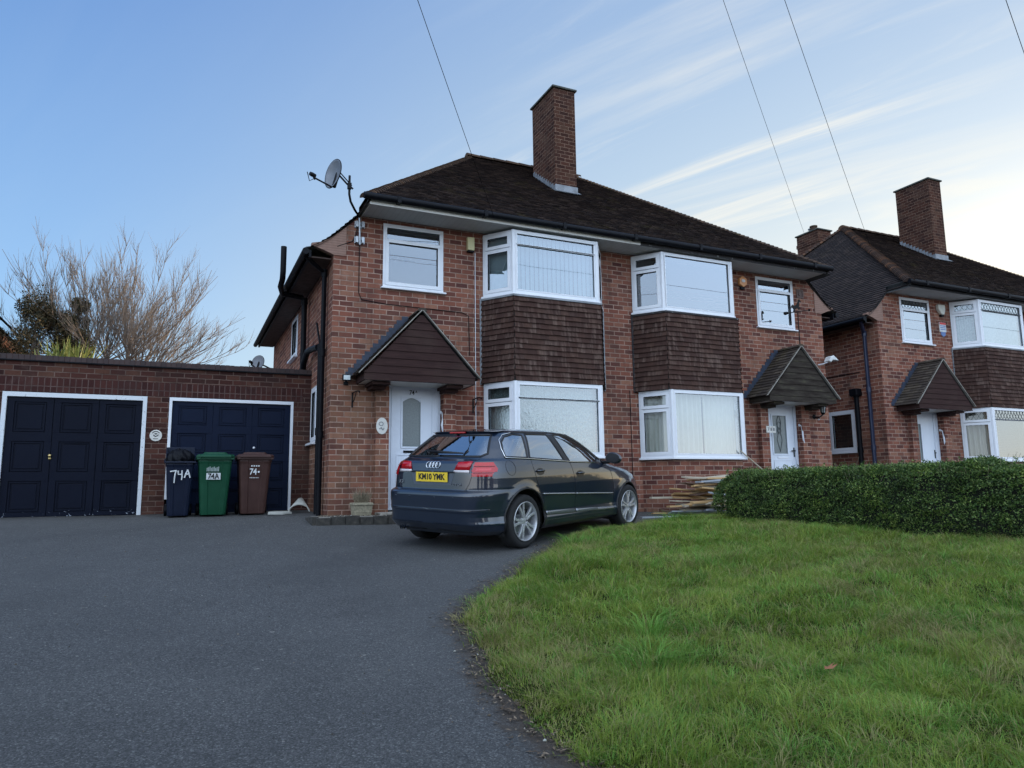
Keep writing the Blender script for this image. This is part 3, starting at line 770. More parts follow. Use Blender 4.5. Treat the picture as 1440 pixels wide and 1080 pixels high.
    if cfg.get('chim2'): chimney(*cfg['chim2'], 5.0, cfg['chim2top'], root, pots=2, flash=False)
    # --- windows
    for mir in (0, 1):
        m = MX(mir); sg = -1 if mir else 1; h = cfg['half'][mir]
        L0 = (lambda a: a) if not mir else (lambda a: a)
        def fo(x, z, y=0.0): return (m(x), y, z)
        def flip(lay): return lay
        # small bedroom window (set a little back)
        fr, gl, ld = MB(), MB(), MB()
        def ldf(v0, v1): return bool(h.get('lead')) and v0 > .6
        facet(fr, gl, fo(.825, 3.695, .03), (sg,0,0), (0,-1,0), 1.077, 1.126, [(0,1,.74,1,False),(0,1,0,.76,True)], lead=ld, ld=ldf)
        wob = fr.build('window', 'upvc', root, bevel=.004)
        gl.build('pane', [h.get('glass_up', 'glass'), 'black_plastic'], wob)
        if ld.f: ld.build('leading', 'leadstrip', wob)
        sl_ = MB(); sl_.box(m(.79), m(1.94), -.07, .03, 3.665, 3.695); sl_.build('sill', 'upvc', wob, bevel=.006)
        bk = MB(); bk.face([fo(.83,3.70,.35), fo(1.9,3.70,.35), fo(1.9,4.82,.35), fo(.83,4.82,.35)])
        bk.build('blind_or_dark_back', 'net' if h.get('netup') else 'dark_room', wob)  # dark sheet stands in for the unlit room behind the panes
        # upper bay window
        for (P0, P1, P2, P3, z0, z1, key) in (((2.672,0),(3.035,-.491),(4.733,-.491),(5.096,0),3.698,4.845,'up'), ((2.675,0),(3.006,-.568),(4.692,-.568),(5.03,0),.855,2.126,'lo')):
            fr, gl = MB(), MB(); lds = [MB(), MB(), MB()]; H = z1-z0
            A, B, Cq, D = [Vector((m(p[0]), p[1], z0)) for p in (P0, P1, P2, P3)]
            def nrm(p, q):
                d = (q-p).normalized(); n = Vector((d.y, -d.x, 0)); 
                return n if n.y < 0 else -n
            tf = .22 if key == 'up' else .205
            ck = [(0,1,1-.27,1,True),(0,1,0,1-.28,True)]
            fz = h['front_'+key]
            ldf2 = lambda v0, v1: bool(h.get('lead')) and v0 > .55
            facet(fr, gl, A, B-A, nrm(A,B), (B-A).length, H, ck, lead=lds[0], ld=ldf2)
            facet(fr, gl, B, Cq-B, nrm(B,Cq), (Cq-B).length, H, fz, lead=lds[1], ld=ldf2)
            facet(fr, gl, Cq, D-Cq, nrm(Cq,D), (D-Cq).length, H, ck, lead=lds[2], ld=ldf2)
            for q in (B, Cq): fr.lathe([(.0,0),(.045,0),(.045,H),(0,H)], q, n=8)
            wob = fr.build('bay_window', 'upvc', root, bevel=.004)
            gl.build('pane', [h['glass_'+key], 'black_plastic'], wob)
            for ld in lds:
                if ld.f: ld.build('leading', 'leadstrip', wob)
            # sill, roof board
            sl_ = MB(); e = .05
            pol = [(m(P0[0]-.06), .0), (m(P0[0]-.06), -.03), (m(P1[0]-.04), P1[1]-e), (m(P2[0]+.04), P2[1]-e), (m(P3[0]+.06), -.03), (m(P3[0]+.06), 0)]
            sl_.prism(pol, (0,0,0), (1,0,0), (0,1,0), (0,0,1), z0-.042, z0-.001)
            sl_.build('sill', 'upvc', wob, bevel=.006)
            cu = h.get('cur_'+key)
            if cu == 'blind_or_dark_back':
                bl = MB(); blind_slats(bl, A, B-A, nrm(A,B), (B-A).length, H); blind_slats(bl, B, Cq-B, nrm(B,Cq), (Cq-B).length, H); blind_slats(bl, Cq, D-Cq, nrm(Cq,D), (D-Cq).length, H)
                bl.build('blind_or_dark_back', 'blind_or_dark_back', wob)
            elif cu == 'drape':
                d_ = MB(); q = lambda x, y: (m(x), y)
                gp = 3.70 if not mir else 4.28-.30
                xm = 3.88 if mir else 3.7
                drape(d_, [q(2.80,.0), q(3.10,-.42), q(xm-.012,-.42)], z0, z1); d_.build('curtain', 'curtain', wob); d_ = MB(); drape(d_, [q(xm+.016,-.43), q(4.60,-.42), q(4.92,0)], z0, z1)
                d_.build('curtain', 'curtain', wob)
            elif cu == 'sidedrape':
                d_ = MB(); q = lambda x, y: (m(x), y)
                drape(d_, [q(2.80,.0), q(3.10,-.42), q(3.22,-.42)], z0, z1, .03); d_.build('curtain', 'curtain', wob); d_ = MB(); drape(d_, [q(4.45,-.42), q(4.60,-.42), q(4.92,0)], z0, z1, .03)
                d_.build('curtain', 'curtain', wob)
            elif cu == 'net':
                d_ = MB(); q = lambda x, y: (m(x), y); drape(d_, [q(2.80,.02), q(3.10,-.45), q(4.60,-.45), q(4.92,.02)], z0, z1, .006, .05); d_.build('net_curtain', 'net', wob)
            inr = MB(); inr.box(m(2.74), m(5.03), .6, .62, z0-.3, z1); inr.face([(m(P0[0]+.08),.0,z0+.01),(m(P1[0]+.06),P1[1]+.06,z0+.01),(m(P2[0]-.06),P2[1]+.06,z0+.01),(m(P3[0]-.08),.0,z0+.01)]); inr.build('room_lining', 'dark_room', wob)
        # tile-hung apron
        th = MB(); T0, T1 = 2.135, 3.625
        pts = [Vector((m(a), b, T0)) for a, b in ((2.63,.0),(3.00,-.565),(4.74,-.565),(5.11,.0))]
        for a, b in zip(pts, pts[1:]):
            d = (b-a).normalized(); n = Vector((d.y, -d.x, 0)); n = n if n.y < 0 else -n; Lq = (b-a).length
            pth = (lambda a, n: (lambda v: (a+Vector((0,0,v))+n*(.03*max(0, .35-v)), Vector((0,0,1)), n)))(a, n)
            tiles(th, pth, lambda v: (-.012, Lq+.012), 0, T1-T0, d, w=.165, g=.0935, th=.016, lift=.022, jit=.003)
            th.face([a, b, b+Vector((0,0,T1-T0)), a+Vector((0,0,T1-T0))], 1)
        P_ = [(p.x, p.y) for p in pts]
        th.face([(p[0], p[1], T0+.005) for p in P_], 1)
        ap = th.build('tile_hanging', ['hung', 'dark_room'], root, fixn=False)
        lf = MB(); e = .035
        pol = [(m(2.60), .0), (m(2.60), -.02), (m(2.98), -.565-e), (m(4.76), -.565-e), (m(5.14), -.02), (m(5.14), 0)]
        lf.prism(pol, (0,0,0), (1,0,0), (0,1,0), (0,0,1), T1-.005, T1+.03)
        lf.box(m(2.585), m(2.625), -.018, .0, T0-.02, T1+.04); lf.box(m(5.12), m(5.16), -.018, 0, T0-.02, T1+.04)
        lf.build('flashing', 'lead' if not (mir and not ox) else 'peeling', ap)
        # --- door
        d = h['door']; dr = MB(); y = .075; x0, x1, z0, z1 = .945, 1.865, -.02, 2.045
        U = (sg, 0, 0); oD = (m(x0), y, z0); W_, H_ = x1-x0, z1-z0
        ring(dr, oD, U, (0,-1,0), (0, W_, 0, H_), .06, -.03, .03)
        sx = .17 if not mir else .0    # narrow jamb strip beside the leaf
        a0, a1 = (.065, W_-.15) if not mir else (.065, W_-.15)
        if not mir: a0, a1 = .07, W_-.14
        oo = Vector(oD)
        dr.obox(oo, U, (0,0,1), (0,-1,0), a1, W_-.055, .06, H_-.06, -.03, .022)
        gx0, gx1, gz0, gz1 = d['g']   # glass rectangle in leaf fractions
        lw = a1-a0; g0, g1 = a0+lw*gx0, a0+lw*gx1; q0, q1 = H_*gz0, H_*gz1
        ld_ = MB()
        for (ua, ub, va, vb) in ((a0, g0, .03, H_-.06), (g1, a1, .03, H_-.06), (g0, g1, .03, q0), (g0, g1, q1, H_-.06)):
            ld_.obox(oo, U, (0,0,1), (0,-1,0), ua, ub, va, vb, -.03, .008)
        ring(ld_, oo, U, (0,-1,0), (g0-.025, g1+.025, q0-.025, q1+.025), .03, .008, .02)
        if d.get('arch'):
            pa = [(g0, q1-.0)]; 
            for i in range(9):
                t = i/8; pa.append((g0+(g1-g0)*t, q1-.075+.07*math.sin(PI*t)))
            pa.append((g1, q1)); ld_.prism(pa, oo, U, (0,0,1), (0,-1,0), -.01, .012)
        ring(ld_, oo, U, (0,-1,0), (a0+.09, a1-.09, .2, q0-.12), .02, .008, .016)
        ring(ld_, oo, U, (0,-1,0), (a0+.004, a1-.004, .034, H_-.064), .008, .008, .012)
        dob = dr.build('door', 'upvc_door', root, bevel=.004)
        lob = ld_.build('door_leaf', 'upvc_door', dob, bevel=.004)
        gp = MB(); gp.obox(oo, U, (0,0,1), (0,-1,0), g0-.005, g1+.005, q0-.005, q1+.005, -.012, -.004); gp.build('pane', 'frosted_dark', dob)
        lb = MB(); lb.obox(oo, U, (0,0,1), (0,-1,0), a0+lw*.3, a0+lw*.72, q0-.10, q0-.06, .008, .02); lb.build('letterbox', 'upvc' if mir else 'black_metal', dob)
        hd = MB(); hx = (a0+.035) if mir else (a1-.035); hd.obox(oo, U, (0,0,1), (0,-1,0), hx-.014, hx+.014, .93, 1.13, .008, .018); hd.obox(oo, U, (0,0,1), (0,-1,0), hx-.01, hx+.09*(1 if mir else -1) if mir else hx+.01, 1.05, 1.07, .03, .05); hd.build('door_handle', 'black_metal', dob)
        if d.get('motif'):
            mo = MB()
            cxm = (g0+g1)/2
            for (cz_, rx, rz) in ((q0+.62, .045, .07), (q0+.50, .05, .06), (q0+.50,.03,.04)):
                mo.tube([oo+Vector(U)*(cxm+rx*math.cos(t))+Vector((0,-.004,cz_+rz*math.sin(t))) for t in [2*PI*i/14 for i in range(15)]], .006, 5)
            for s2 in (-1, 1): mo.tube([oo+Vector(U)*(cxm)+Vector((0,-.004,q0+.05)), oo+Vector(U)*(cxm+s2*.07)+Vector((0,-.004,q0+.3)), oo+Vector(U)*(cxm+s2*.03)+Vector((0,-.004,q0+.45)), oo+Vector(U)*(cxm+s2*.06)+Vector((0,-.004,q0+.68)), oo+Vector(U)*(cxm)+Vector((0,-.004,q0+.85))], .005, 5)
            mo.build('leading', 'leadstrip', dob)
        st = MB(); st.box(m(.72), m(2.08), -.45, .10, -.35, -.045); st.build('doorstep', 'concrete', root, bevel=.01)
        # --- canopy: gable with boards, tiled slopes
        cw, c0 = 1.0, 1.335; yb = -.57; zb = 2.13; za = 3.20; drop_ = .115
        cp = MB(); o_ = (m(c0), 0, 0); Zv = (0,0,1)
        nb = 9; z = zb-drop_; hts = [.115]+[(za-.08-zb)/8]*8
        zc_ = zb-drop_
        for i, hh_ in enumerate(hts):
            zt = zc_+hh_
            def hw_(z): return cw*.93 if z <= zb+.01 else cw*.93*(za-.05-z)/(za-.05-zb)
            wA, wB = hw_(zc_), max(.0, hw_(zt))
            cp.prism([(-wA, zc_), (wA, zc_), (wB, zt), (-wB, zt)], (m(c0), yb, 0), (1,0,0), Zv, (0,-1,0), -.02, .012+0*i)
            cp.prism([(-wA, zc_), (wA, zc_), (wA, zc_+.014), (-wA, zc_+.014)], (m(c0), yb, 0), (1,0,0), Zv, (0,-1,0), .012, .024)
            zc_ = zt
        # cheeks
        cp.box(m(c0-cw*.93), m(c0-cw*.93+.03), yb+.02, 0, zb-drop_, zb+.03); cp.box(m(c0+cw*.93), m(c0+cw*.93-.03), yb+.02, 0, zb-drop_, zb+.03)
        for xx in (c0-.62, c0+.62):
            cp.box(m(xx-.16), m(xx+.13), -.50, 0, zb-drop_-.05, zb-drop_-.002); cp.box(m(xx-.12), m(xx+.11), -.30, 0, zb-drop_-.10, zb-drop_-.052); 
        cob = cp.build('canopy', h.get('boards', 'board'), root)
        cs = MB(); cs.box(m(c0-.90), m(c0+.90), yb+.021, .10, zb-drop_+.004, zb-drop_+.02); cs.build('canopy_soffit', 'fascia', cob)
        ct = MB(); sV = Vector((cw, 0, za-zb)); sl__ = sV.length
        for s_ in (-1, 1):
            Vv = Vector((-s_*cw, 0, za-zb)).normalized(); Nn = Vector((s_*(za-zb), 0, cw)).normalized()
            tiles(ct, straight((m(c0)+s_*cw*1.02, yb-.05, zb-.02), Vv, Nn), lambda v: (0, -yb+.05), 0, sl__, (0,1,0), w=.165, g=.092, th=.014, mi=0)
            ct.face([(m(c0)+s_*cw, yb-.04, zb), (m(c0)+s_*cw, 0, zb), (m(c0), 0, za), (m(c0), yb-.04, za)], 1)
            # mortar verge
            ct.obox((m(c0)+s_*cw*1.02, yb-.055, zb-.02), Vv, Nn, (0,-1,0), 0, sl__+.02, -.004, .012, -.05, .0, 2)
            # flashing against the wall: stepped soakers
            nst = 15
            for i in range(nst):
                v_ = sl__*i/nst; p = Vector((m(c0)+s_*cw*1.02, 0, zb-.02))+Vv*v_
                wq = .11 if i % 2 else .085
                ct.box(min(p.x+s_*wq, p.x-s_*.03), max(p.x+s_*wq, p.x-s_*.03), -.008-.0006*i, -.001, p.z+.012, p.z+.105, 3)
        ridge_run(ct, (m(c0), yb-.05, za-.02), (m(c0), 0, za-.02), .07, .2, 0, 0, .012)
        ct.build('canopy_roof', ['gabletile' , 'dark_room', 'concrete', 'lead_dark'], cob, fixn=False)
    # side windows
    for mir in (0, 1):
        m = MX(mir); sg = -1 if mir else 1
        for (a, b, c, d), gn in zip(cfg['side'][mir], cfg['sideglass'][mir]):
            fr, gl = MB(), MB(); facet(fr, gl, (m(0)+sg*.03, a, c), (0,1,0), (-sg,0,0), b-a, d-c, [(0,1,0,1,True)])
            wob = fr.build('window', 'upvc', root, bevel=.004); gl.build('pane', [gn, 'black_plastic'], wob)
            s_ = MB(); s_.box(m(0)-sg*.08, m(0)+sg*.03, a-.04, b+.04, c-.035, c); s_.build('sill', 'upvc', wob)
            bk = MB(); bk.box(m(0)+sg*.35, m(0)+sg*.36, a-.1, b+.1, c-.1, d+.1); bk.build('blind_or_dark_back', 'curtain' if gn == 'glass_lower' else 'dark_room', wob)  # dark sheet for room shade, curtain cloth behind the lower pane
    # pipes
    for name, pts, r, mt in cfg['pipes']:
        p = MB(); pts = [Vector((q[0]+ox, q[1], q[2])) for q in pts]; p.tube(pts, r, 14)
        # collars
        for a, b in zip(pts, pts[1:]):
            if abs((b-a).z) > 1.2 and r > .03:
                n = int(abs((b-a).z)//1.6)+1
                for i in range(n+1):
                    c = a+(b-a)*(i/max(1, n)); p.lathe([(r, -.06), (r+.012, -.06), (r+.012, .06), (r, .06)], c, n=14)
        p.build(name, mt, root, smooth=True, autos=50)
MAT['brownboard'] = plain('brown_soffit_board', (0.085, 0.060, 0.052), .8, var=.25, spec=.1)
k = NT('frosted_dark'); n = k.noise(40, 4, 0.7)
k.base(k.mix(n, (0.10, 0.12, 0.12), (0.22, 0.25, 0.25)), 0.2); k.bump(n, 0.5, 0.006); MAT['frosted_dark'] = k.m

FLW = [(0,1,.76,1,False),(0,1,0,.78,False)]; ONE = [(0,1,0,1,False)]
house = thing('semi_detached_house', (0,0,-.12), 'red brick semi-detached pair with two tile-hung bays, tall central chimney and two gabled porches', 'house')
cfgA = dict(side=[[(1.30,1.87,1.15,2.16),(3.85,4.75,3.14,4.05)], []], sideglass=[['glass_lower','glass'], []],
    half=[dict(glass_up='glass', glass_lo='glass_frost', front_up=FLW, front_lo=FLW, cur_up='blind_or_dark_back', cur_lo='net', door=dict(g=(.27,.72,.50,.90), arch=1), boards='board'),
          dict(glass_up='glass', glass_lo='glass_lower', front_up=ONE, front_lo=ONE, cur_up=None, cur_lo='drape', door=dict(g=(.30,.86,.48,.88), motif=1), boards='board_moss')],
    pipes=[('soil_pipe', [(-.10,2.35,-.2),(-.10,2.35,3.93)], .052, 'black_plastic'),
           ('vent_pipe', [(-.10,2.35,3.90),(-.15,2.36,4.00),(-.53,2.28,4.02),(-.60,1.95,4.06),(-.60,1.68,4.13),(-.60,1.63,4.26),(-.60,1.63,4.73)], .052, 'black_plastic'),
           ('drainpipe', [(-.07,.42,-.15),(-.07,.42,3.95),(-.30,.25,4.06),(-.42,.12,4.12)], .040, 'black_plastic'),
           ('drainpipe', [(-.06,.70,-.15),(-.06,.70,2.72)], .042, 'black_plastic'),
           ('waste_pipe', [(-.10,2.35,2.40),(-.12,2.1,2.68),(-.12,1.7,2.82),(-.10,1.3,2.80),(-.08,.80,2.74)], .055, 'black_plastic'),
           ('overflow_pipe', [(-.06,.70,2.72),(-.07,1.05,3.22)], .018, 'black_plastic'),
           ('cable', [(0.40,-.012,4.85),(.36,-.012,4.55),(.30,-.012,4.42),(.05,-.012,4.30)], .007, 'black_plastic'),
           ('cable', [(.42,-.010,4.86),(.42,-.010,3.55),(.47,-.010,3.44),(.9,-.010,3.40),(2.25,-.010,3.38),(2.37,-.010,3.33),(2.39,-.010,2.62)], .006, 'black_plastic'),
           ('cable', [(2.50,-.010,4.50),(2.50,-.010,.1)], .006, 'upvc'),
           ('cable', [(5.70,-.010,2.15),(5.70,-.010,-.2)], .006, 'black_plastic')])
build_house(0, house, cfgA)
NX = 12.757
house2 = thing('brick_house', (NX,0,-.12), 'neighbouring brick house on the right with diamond-leaded windows and orange bonnet hip tiles', 'house')
cfgB = dict(side=[[(.84,1.62,1.10,2.12)], []], sideglass=[['glass_clear'], []], slate=1, bonnet=1, darkfascia=1, fascia2='black_plastic', chim2=(4.48,5.09,5.5,6.43), chim2top=8.93,
    half=[dict(glass_up='glass', glass_lo='glass_clear', front_up=FLW, front_lo=FLW, cur_up='net', cur_lo='sidedrape', lead=1, netup=0, door=dict(g=(.05,.35,.42,.85)), boards='board'),
          dict(glass_up='glass', glass_lo='glass_lower', front_up=FLW, front_lo=FLW, cur_up=None, cur_lo='drape', door=dict(g=(.30,.86,.48,.88)), boards='board')],
    pipes=[('drainpipe', [(-.06,.34,-.2),(-.06,.34,3.9),(-.3,.2,4.05),(-.42,.1,4.12)], .045, 'navy_paint'),
           ('soil_pipe', [(-.08,.69,-.2),(-.08,.69,2.45)], .055, 'black_plastic'),
           ('cable', [(-.01,.6,3.0),(-.01,5.5,3.0)], .01, 'black_plastic')])
k = NT('navy_paint'); k.base(k.mix(k.noise(8,5), (0.012,0.018,0.045), (0.022,0.032,0.07)), 0.4); MAT['navy_paint'] = k.m
build_house(NX, house2, cfgB)
hp = MB(); hp.box(NX-.20, NX-.0, .58, .80, 2.42, 2.60); hp.build('hopper_head', 'black_plastic', house2, bevel=.02)

# ------------------------------------------------------------------ garage
garage = thing('garage', (-2.6, 1.9, -.06), 'flat-roofed dark brick double garage with two navy panelled doors in white frames', 'garage')
GX0, GX1, GY, GT = -5.62, -.002, 1.90, 2.515
doors = [(-4.725,-2.69), (-2.35,-.308)]
g = MB()
wall_panel(g, lambda u, z: (u, GY, z), GX0, GX1, -.5, 2.155, [(a, b, -.1, 1.925) for a, b in doors]+[(a-.18, b+.16, 1.925, 2.155) for a, b in doors], 0)
for a, b in doors: wall_panel(g, lambda u, z: (u, GY, z), a-.18, b+.16, 1.925, 2.155, [], 1)
wall_panel(g, lambda u, z: (u, GY, z), GX0, GX1, 2.155, 2.425, [], 0)
g.face([(GX0,GY,-.5),(GX0,GY+5.2,-.5),(GX0,GY+5.2,2.42),(GX0,GY,2.42)], 0)
g.face([(GX0,GY+5.2,-.5),(GX1,GY+5.2,-.5),(GX1,GY+5.2,2.42),(GX0,GY+5.2,2.42)], 0)
for a, b in doors:
    g.face([(a,GY,-.1),(a,GY+.2,-.1),(a,GY+.2,1.925),(a,GY,1.925)], 0); g.face([(b,GY,-.1),(b,GY+.2,-.1),(b,GY+.2,1.925),(b,GY,1.925)], 0); g.face([(a,GY,1.925),(b,GY,1.925),(b,GY+.2,1.925),(a,GY+.2,1.925)], 0)
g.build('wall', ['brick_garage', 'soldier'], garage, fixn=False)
c = MB(); x = GX0-.03; random.seed(3)
while x < GX1-.03:
    wd = min(.0785, GX1-x); j = random.uniform(-.004, .004); c.box(x, x+wd-.006, GY-.035+j, GY+.19, 2.432, GT+j); x += .0785
c.box(GX0-.03, GX1, GY-.028, GY+.18, 2.428, GT-.010, 1); c.box(GX0-.03, GX1, GY-.045, GY+.18, 2.412, 2.430, 2)
k = NT('coping_brick'); k.base(k.mix(k.noise(20, 4), k.ramp(k.isl(), (0, (0.032,0.022,0.024)), (1, (0.075,0.045,0.042))), (0.05,0.035,0.033)), 0.9); MAT['coping'] = k.m
c.build('coping', ['coping', 'brick_garage', 'black_plastic'], garage)
c = MB(); c.box(GX0, GX1, GY+.15, GY+5.2, 2.30, 2.36); c.build('roof', 'lead', garage)
def gdoor_mat(name, a, b, chips):
    k = NT(name); n = k.noise(1.5, 5, 0.6); c_ = k.mix(n, a, b)
    if chips:
        sp_ = k.add('ShaderNodeSeparateXYZ', {0: k.obj()}); lowm = k.maprange(sp_.outputs[2], -.06, .16, 1.0, 0.0)
        f = k.math('ADD', k.noise(13, 6, 0.7, dist=0.5), k.math('MULTIPLY', lowm, 0.16)); c_ = k.mix(k.maprange(f, 0.745, 0.755), c_, (0.36, 0.40, 0.46))
    k.base(c_, 0.42, spec=0.10); k.bump(k.noise(30, 4), 0.12, 0.004); return k.m
MAT['gd1'] = gdoor_mat('old_navy_paint', (0.0022,0.0032,0.009), (0.005,0.008,0.019), True)
MAT['gd2'] = gdoor_mat('faded_navy_paint', (0.0035,0.007,0.021), (0.006,0.012,0.032), False)
MAT['brass'] = plain('brass', (0.55,0.42,0.18), 0.3, 0.9)
k = NT('chipped_white'); f = k.noise(22, 6, 0.7); k.base(k.mix(k.maprange(f, 0.64, 0.66), (0.62, 0.65, 0.68), (0.10, 0.09, 0.09)), 0.5); MAT['chipwhite'] = k.m
for i, (a, b) in enumerate(doors):
    y = GY+.035; Z0, Z1 = -.055, 1.905; fwid = .062 if i == 0 else .045
    fr = MB(); fr.box(a, b, GY-.012, y+.02, Z1-fwid, Z1+.01); fr.box(a, a+fwid, GY-.012, y+.02, Z0+(.25 if i else 0), Z1-fwid); fr.box(b-fwid, b, GY-.012, y+.02, Z0, Z1-fwid)
    d = MB(); x0, x1, z0, z1 = a+fwid+.004, b-fwid-.004, Z0+.01, Z1-fwid-.006
    d.box(x0, x1, y+.012, y+.04, z0, z1)
    n = 3; cw = (x1-x0)/n; rows = 3 if i == 0 else 4; rh = (z1-z0)/rows
    for q in range(n):
        cx0_ = x0+q*cw
        gapw = .006 if i == 0 else .002
        for r_ in range(rows):
            za, zb_ = z0+r_*rh, z0+(r_+1)*rh; ma = .10; mz = .07
            # stiles & rails proud of the recessed panel
            ring(d, (0,y+.012,0), (1,0,0), (0,-1,0), (cx0_+gapw, cx0_+cw-gapw, za, zb_), .0+mz, 0, .022)
            d.box(cx0_+gapw, cx0_+ma, y-.0098, y+.012, za+mz, zb_-mz); d.box(cx0_+cw-ma, cx0_+cw-gapw, y-.0098, y+.012, za+mz, zb_-mz)
            ring(d, (0,y+.012,0), (1,0,0), (0,-1,0), (cx0_+ma+.012, cx0_+cw-ma-.012, za+mz+.012, zb_-mz-.012), .02, 0, .016)
            d.box(cx0_+ma+.055, cx0_+cw-ma-.055, y+.0, y+.012, za+mz+.055, zb_-mz-.055)
    do = d.build('door', 'gd1' if i == 0 else 'gd2', garage, bevel=.003); fr.build('door_frame', 'chipwhite' if i == 0 else 'upvc', do)
    kb = MB()
    if i == 0: kb.lathe([(0,.045),(.02,.042),(.026,.02),(.012,.0)], (-4.03, y-.01, .91), (0,-1,0), 16); kb.lathe([(0,.01),(.022,.008),(.022,0)], (-4.03, y-.01, .865), (0,-1,0), 16)
    else: kb.lathe([(0,.03),(.018,.028),(.02,0)], (-.96, y-.01, 1.075), (0,-1,0), 16)
    kb.build('door_knob', 'brass' if i == 0 else 'upvc', do, smooth=True)

# round plaque
def disc(name, P, N, r, rx, mat, label, cat, rim=None):
    m = MB(); P = Vector(P); N = Vector(N); U = Vector((0,0,1)).cross(N).normalized()
    pol = [(rx*math.cos(t), r*math.sin(t)) for t in [2*PI*i/28 for i in range(28)]]
    m.prism(pol, P, U, (0,0,1), N, 0, .012)
    o = m.build(name, mat, None, loc=P, bevel=.003); tag(o, label, cat); return o
MAT['ceramic'] = plain('ceramic', (0.62, 0.60, 0.55), 0.3, var=0.12)
p_ = disc('plaque', (-2.53, 1.898, 1.26), (0,-1,0), .095, .095, 'ceramic', 'round cream plaque with a dark emblem on the pillar between the garage doors', 'plaque')
m = MB(); m.tube([(-2.53+.06*math.cos(t), 1.884, 1.275+.055*math.sin(t)) for t in [PI*(.15+.7*i/10) for i in range(11)]], .006, 6)
m.tube([(-2.57, 1.884, 1.27), (-2.53, 1.884, 1.24), (-2.49, 1.884, 1.275)], .007, 6); m.tube([(-2.55, 1.884, 1.29), (-2.51, 1.884, 1.29)], .009, 6); m.tube([(-2.57, 1.884, 1.205), (-2.49, 1.884, 1.205)], .005, 6)
m.build('emblem', 'black_metal', p_)
p_ = disc('plaque', (.815, -.112, 1.335), (0,-1,0), .135, .095, 'ceramic', 'oval white plaque with a small grey motif on the brick pier left of door 74A', 'plaque')
m = MB(); m.tube([(.80+.035*math.cos(t), -.1255, 1.37+.03*math.sin(t)) for t in [2*PI*i/12 for i in range(13)]], .006, 6); m.tube([(.775,-.1255,1.285),(.80,-.1255,1.31),(.83,-.1255,1.27),(.85,-.1255,1.30)], .009, 6); m.build('emblem', 'lead', p_)

# ------------------------------------------------------------------ wheelie bins
def bin_mat(name, c):
    k = NT(name); n = k.noise(6, 5, 0.65); k.base(k.mix(k.maprange(n, .4, .8, 0, .5), c, tuple(x*1.7+.005 for x in c)), 0.45, spec=.25); return k.m
def wheelie(x, y, rot, mat, label, w=.58, d=.70, h=.98, ribs=True, lid=True):
    z = gz(x, y)+.0
    t = thing('wheelie_bin', (x, y, z), label, 'bin', 'wheelie bins in front of the right garage door')
    b = MB(); lv = [(0.02,.74,.62),(.10,.77,.66),(.55,.88,.82),(.86,.96,.96),(.90,1.0,1.0),(.955,1.0,1.0)]
    rings = []
    for hz_, fx, fy in lv:
        a = w*.46*fx; yf = -d*.46*fy; yb_ = d*.42; c = .05
        rings.append([(x+px_, y+py_, z+hz_*h) for px_, py_ in [(-a+c,yf),(-a*.45,yf),(-a*.43,yf+.012),(a*.43,yf+.012),(a*.45,yf),(a-c,yf),(a-c*.3,yf+c*.3),(a,yf+c),(a,yb_-c),(a-c,yb_),(-a+c,yb_),(-a,yb_-c),(-a,yf+c),(-a+c*.3,yf+c*.3)]])
    for p, q in zip(rings, rings[1:]):
        n = len(p)
        for i in range(n): b.face([p[i], p[(i+1)%n], q[(i+1)%n], q[i]])
    b.face(rings[0][::-1])
    b.box(x-w*.5, x+w*.5, y-d*.5, y+d*.46, z+h*.93, z+h*.962)
    b.build('body', mat, t, bevel=.006)
    if lid:
        l = MB(); pr = [(1.0,.0),(1.0,.035),(.90,.055),(.60,.062),(.56,.085),(.30,.092),(.26,.075)]
        rr = []
        for f, hh_ in [(1.03,.962),(1.03,.995),(.93,1.02),(.66,1.032),(.60,1.06),(.30,1.066)]:
            a = w*.5*f; yf = -d*.52*f; yb_ = d*.48*f; c = .06*f
            rr.append([(x+px_, y+py_, z+hh_*h) for px_, py_ in [(-a+c,yf),(a-c,yf),(a,yf+c),(a,yb_-c),(a-c,yb_),(-a+c,yb_),(-a,yb_-c),(-a,yf+c)]])
        for p, q in zip(rr, rr[1:]):
            for i in range(8): l.face([p[i], p[(i+1)%8], q[(i+1)%8], q[i]])
        l.face(rr[-1]); l.face(rr[0][::-1]); l.build('lid', mat, t, bevel=.006)
    hd = MB(); hd.tube([(x-w*.35, y+d*.46, z+h*.95), (x-w*.35, y+d*.53, z+h*.98), (x+w*.35, y+d*.53, z+h*.98), (x+w*.35, y+d*.46, z+h*.95)], .014, 8); hd.build('handle', mat, t)
    for s_ in (-1, 1):
        wh = MB(); wh.lathe([(0,-.025),(.085,-.025),(.10,-.015),(.10,.015),(.085,.025),(0,.025)], (x+s_*w*.40, y+d*.36, z+.10), (1,0,0), 20); wh.build('wheel', 'black_plastic', t, smooth=True, autos=40)
    return t, z, h
MAT['bin_navy'] = bin_mat('navy_bin_plastic', (0.004, 0.008, 0.022)); MAT['bin_green'] = bin_mat('green_bin_plastic', (0.005, 0.050, 0.024)); MAT['bin_brown'] = bin_mat('brown_bin_plastic', (0.050, 0.024, 0.020))
MAT['paint_white'] = plain('white_paint', (0.60, 0.62, 0.62), 0.6, var=.15); MAT['ink'] = plain('black_ink', (0.01,0.01,0.01), 0.6); MAT['grey_ink'] = plain('pale_grey_print', (0.30,0.36,0.34), 0.6)
BY = 1.15
t, z, h = wheelie(-2.135, BY+.05, 0, 'bin_navy', 'navy wheelie bin overfilled with a black bag, leftmost of the three bins', w=.45, h=.90, lid=False)
m = MB(); m.box(-2.35, -1.92, BY+.36, BY+.385, z+.93, z+1.12); m.box(-2.35, -2.325, BY+.05, BY+.37, z+.93, z+1.10); m.box(-2.375, -1.90, BY+.30, BY+.362, z+.86, z+.93)
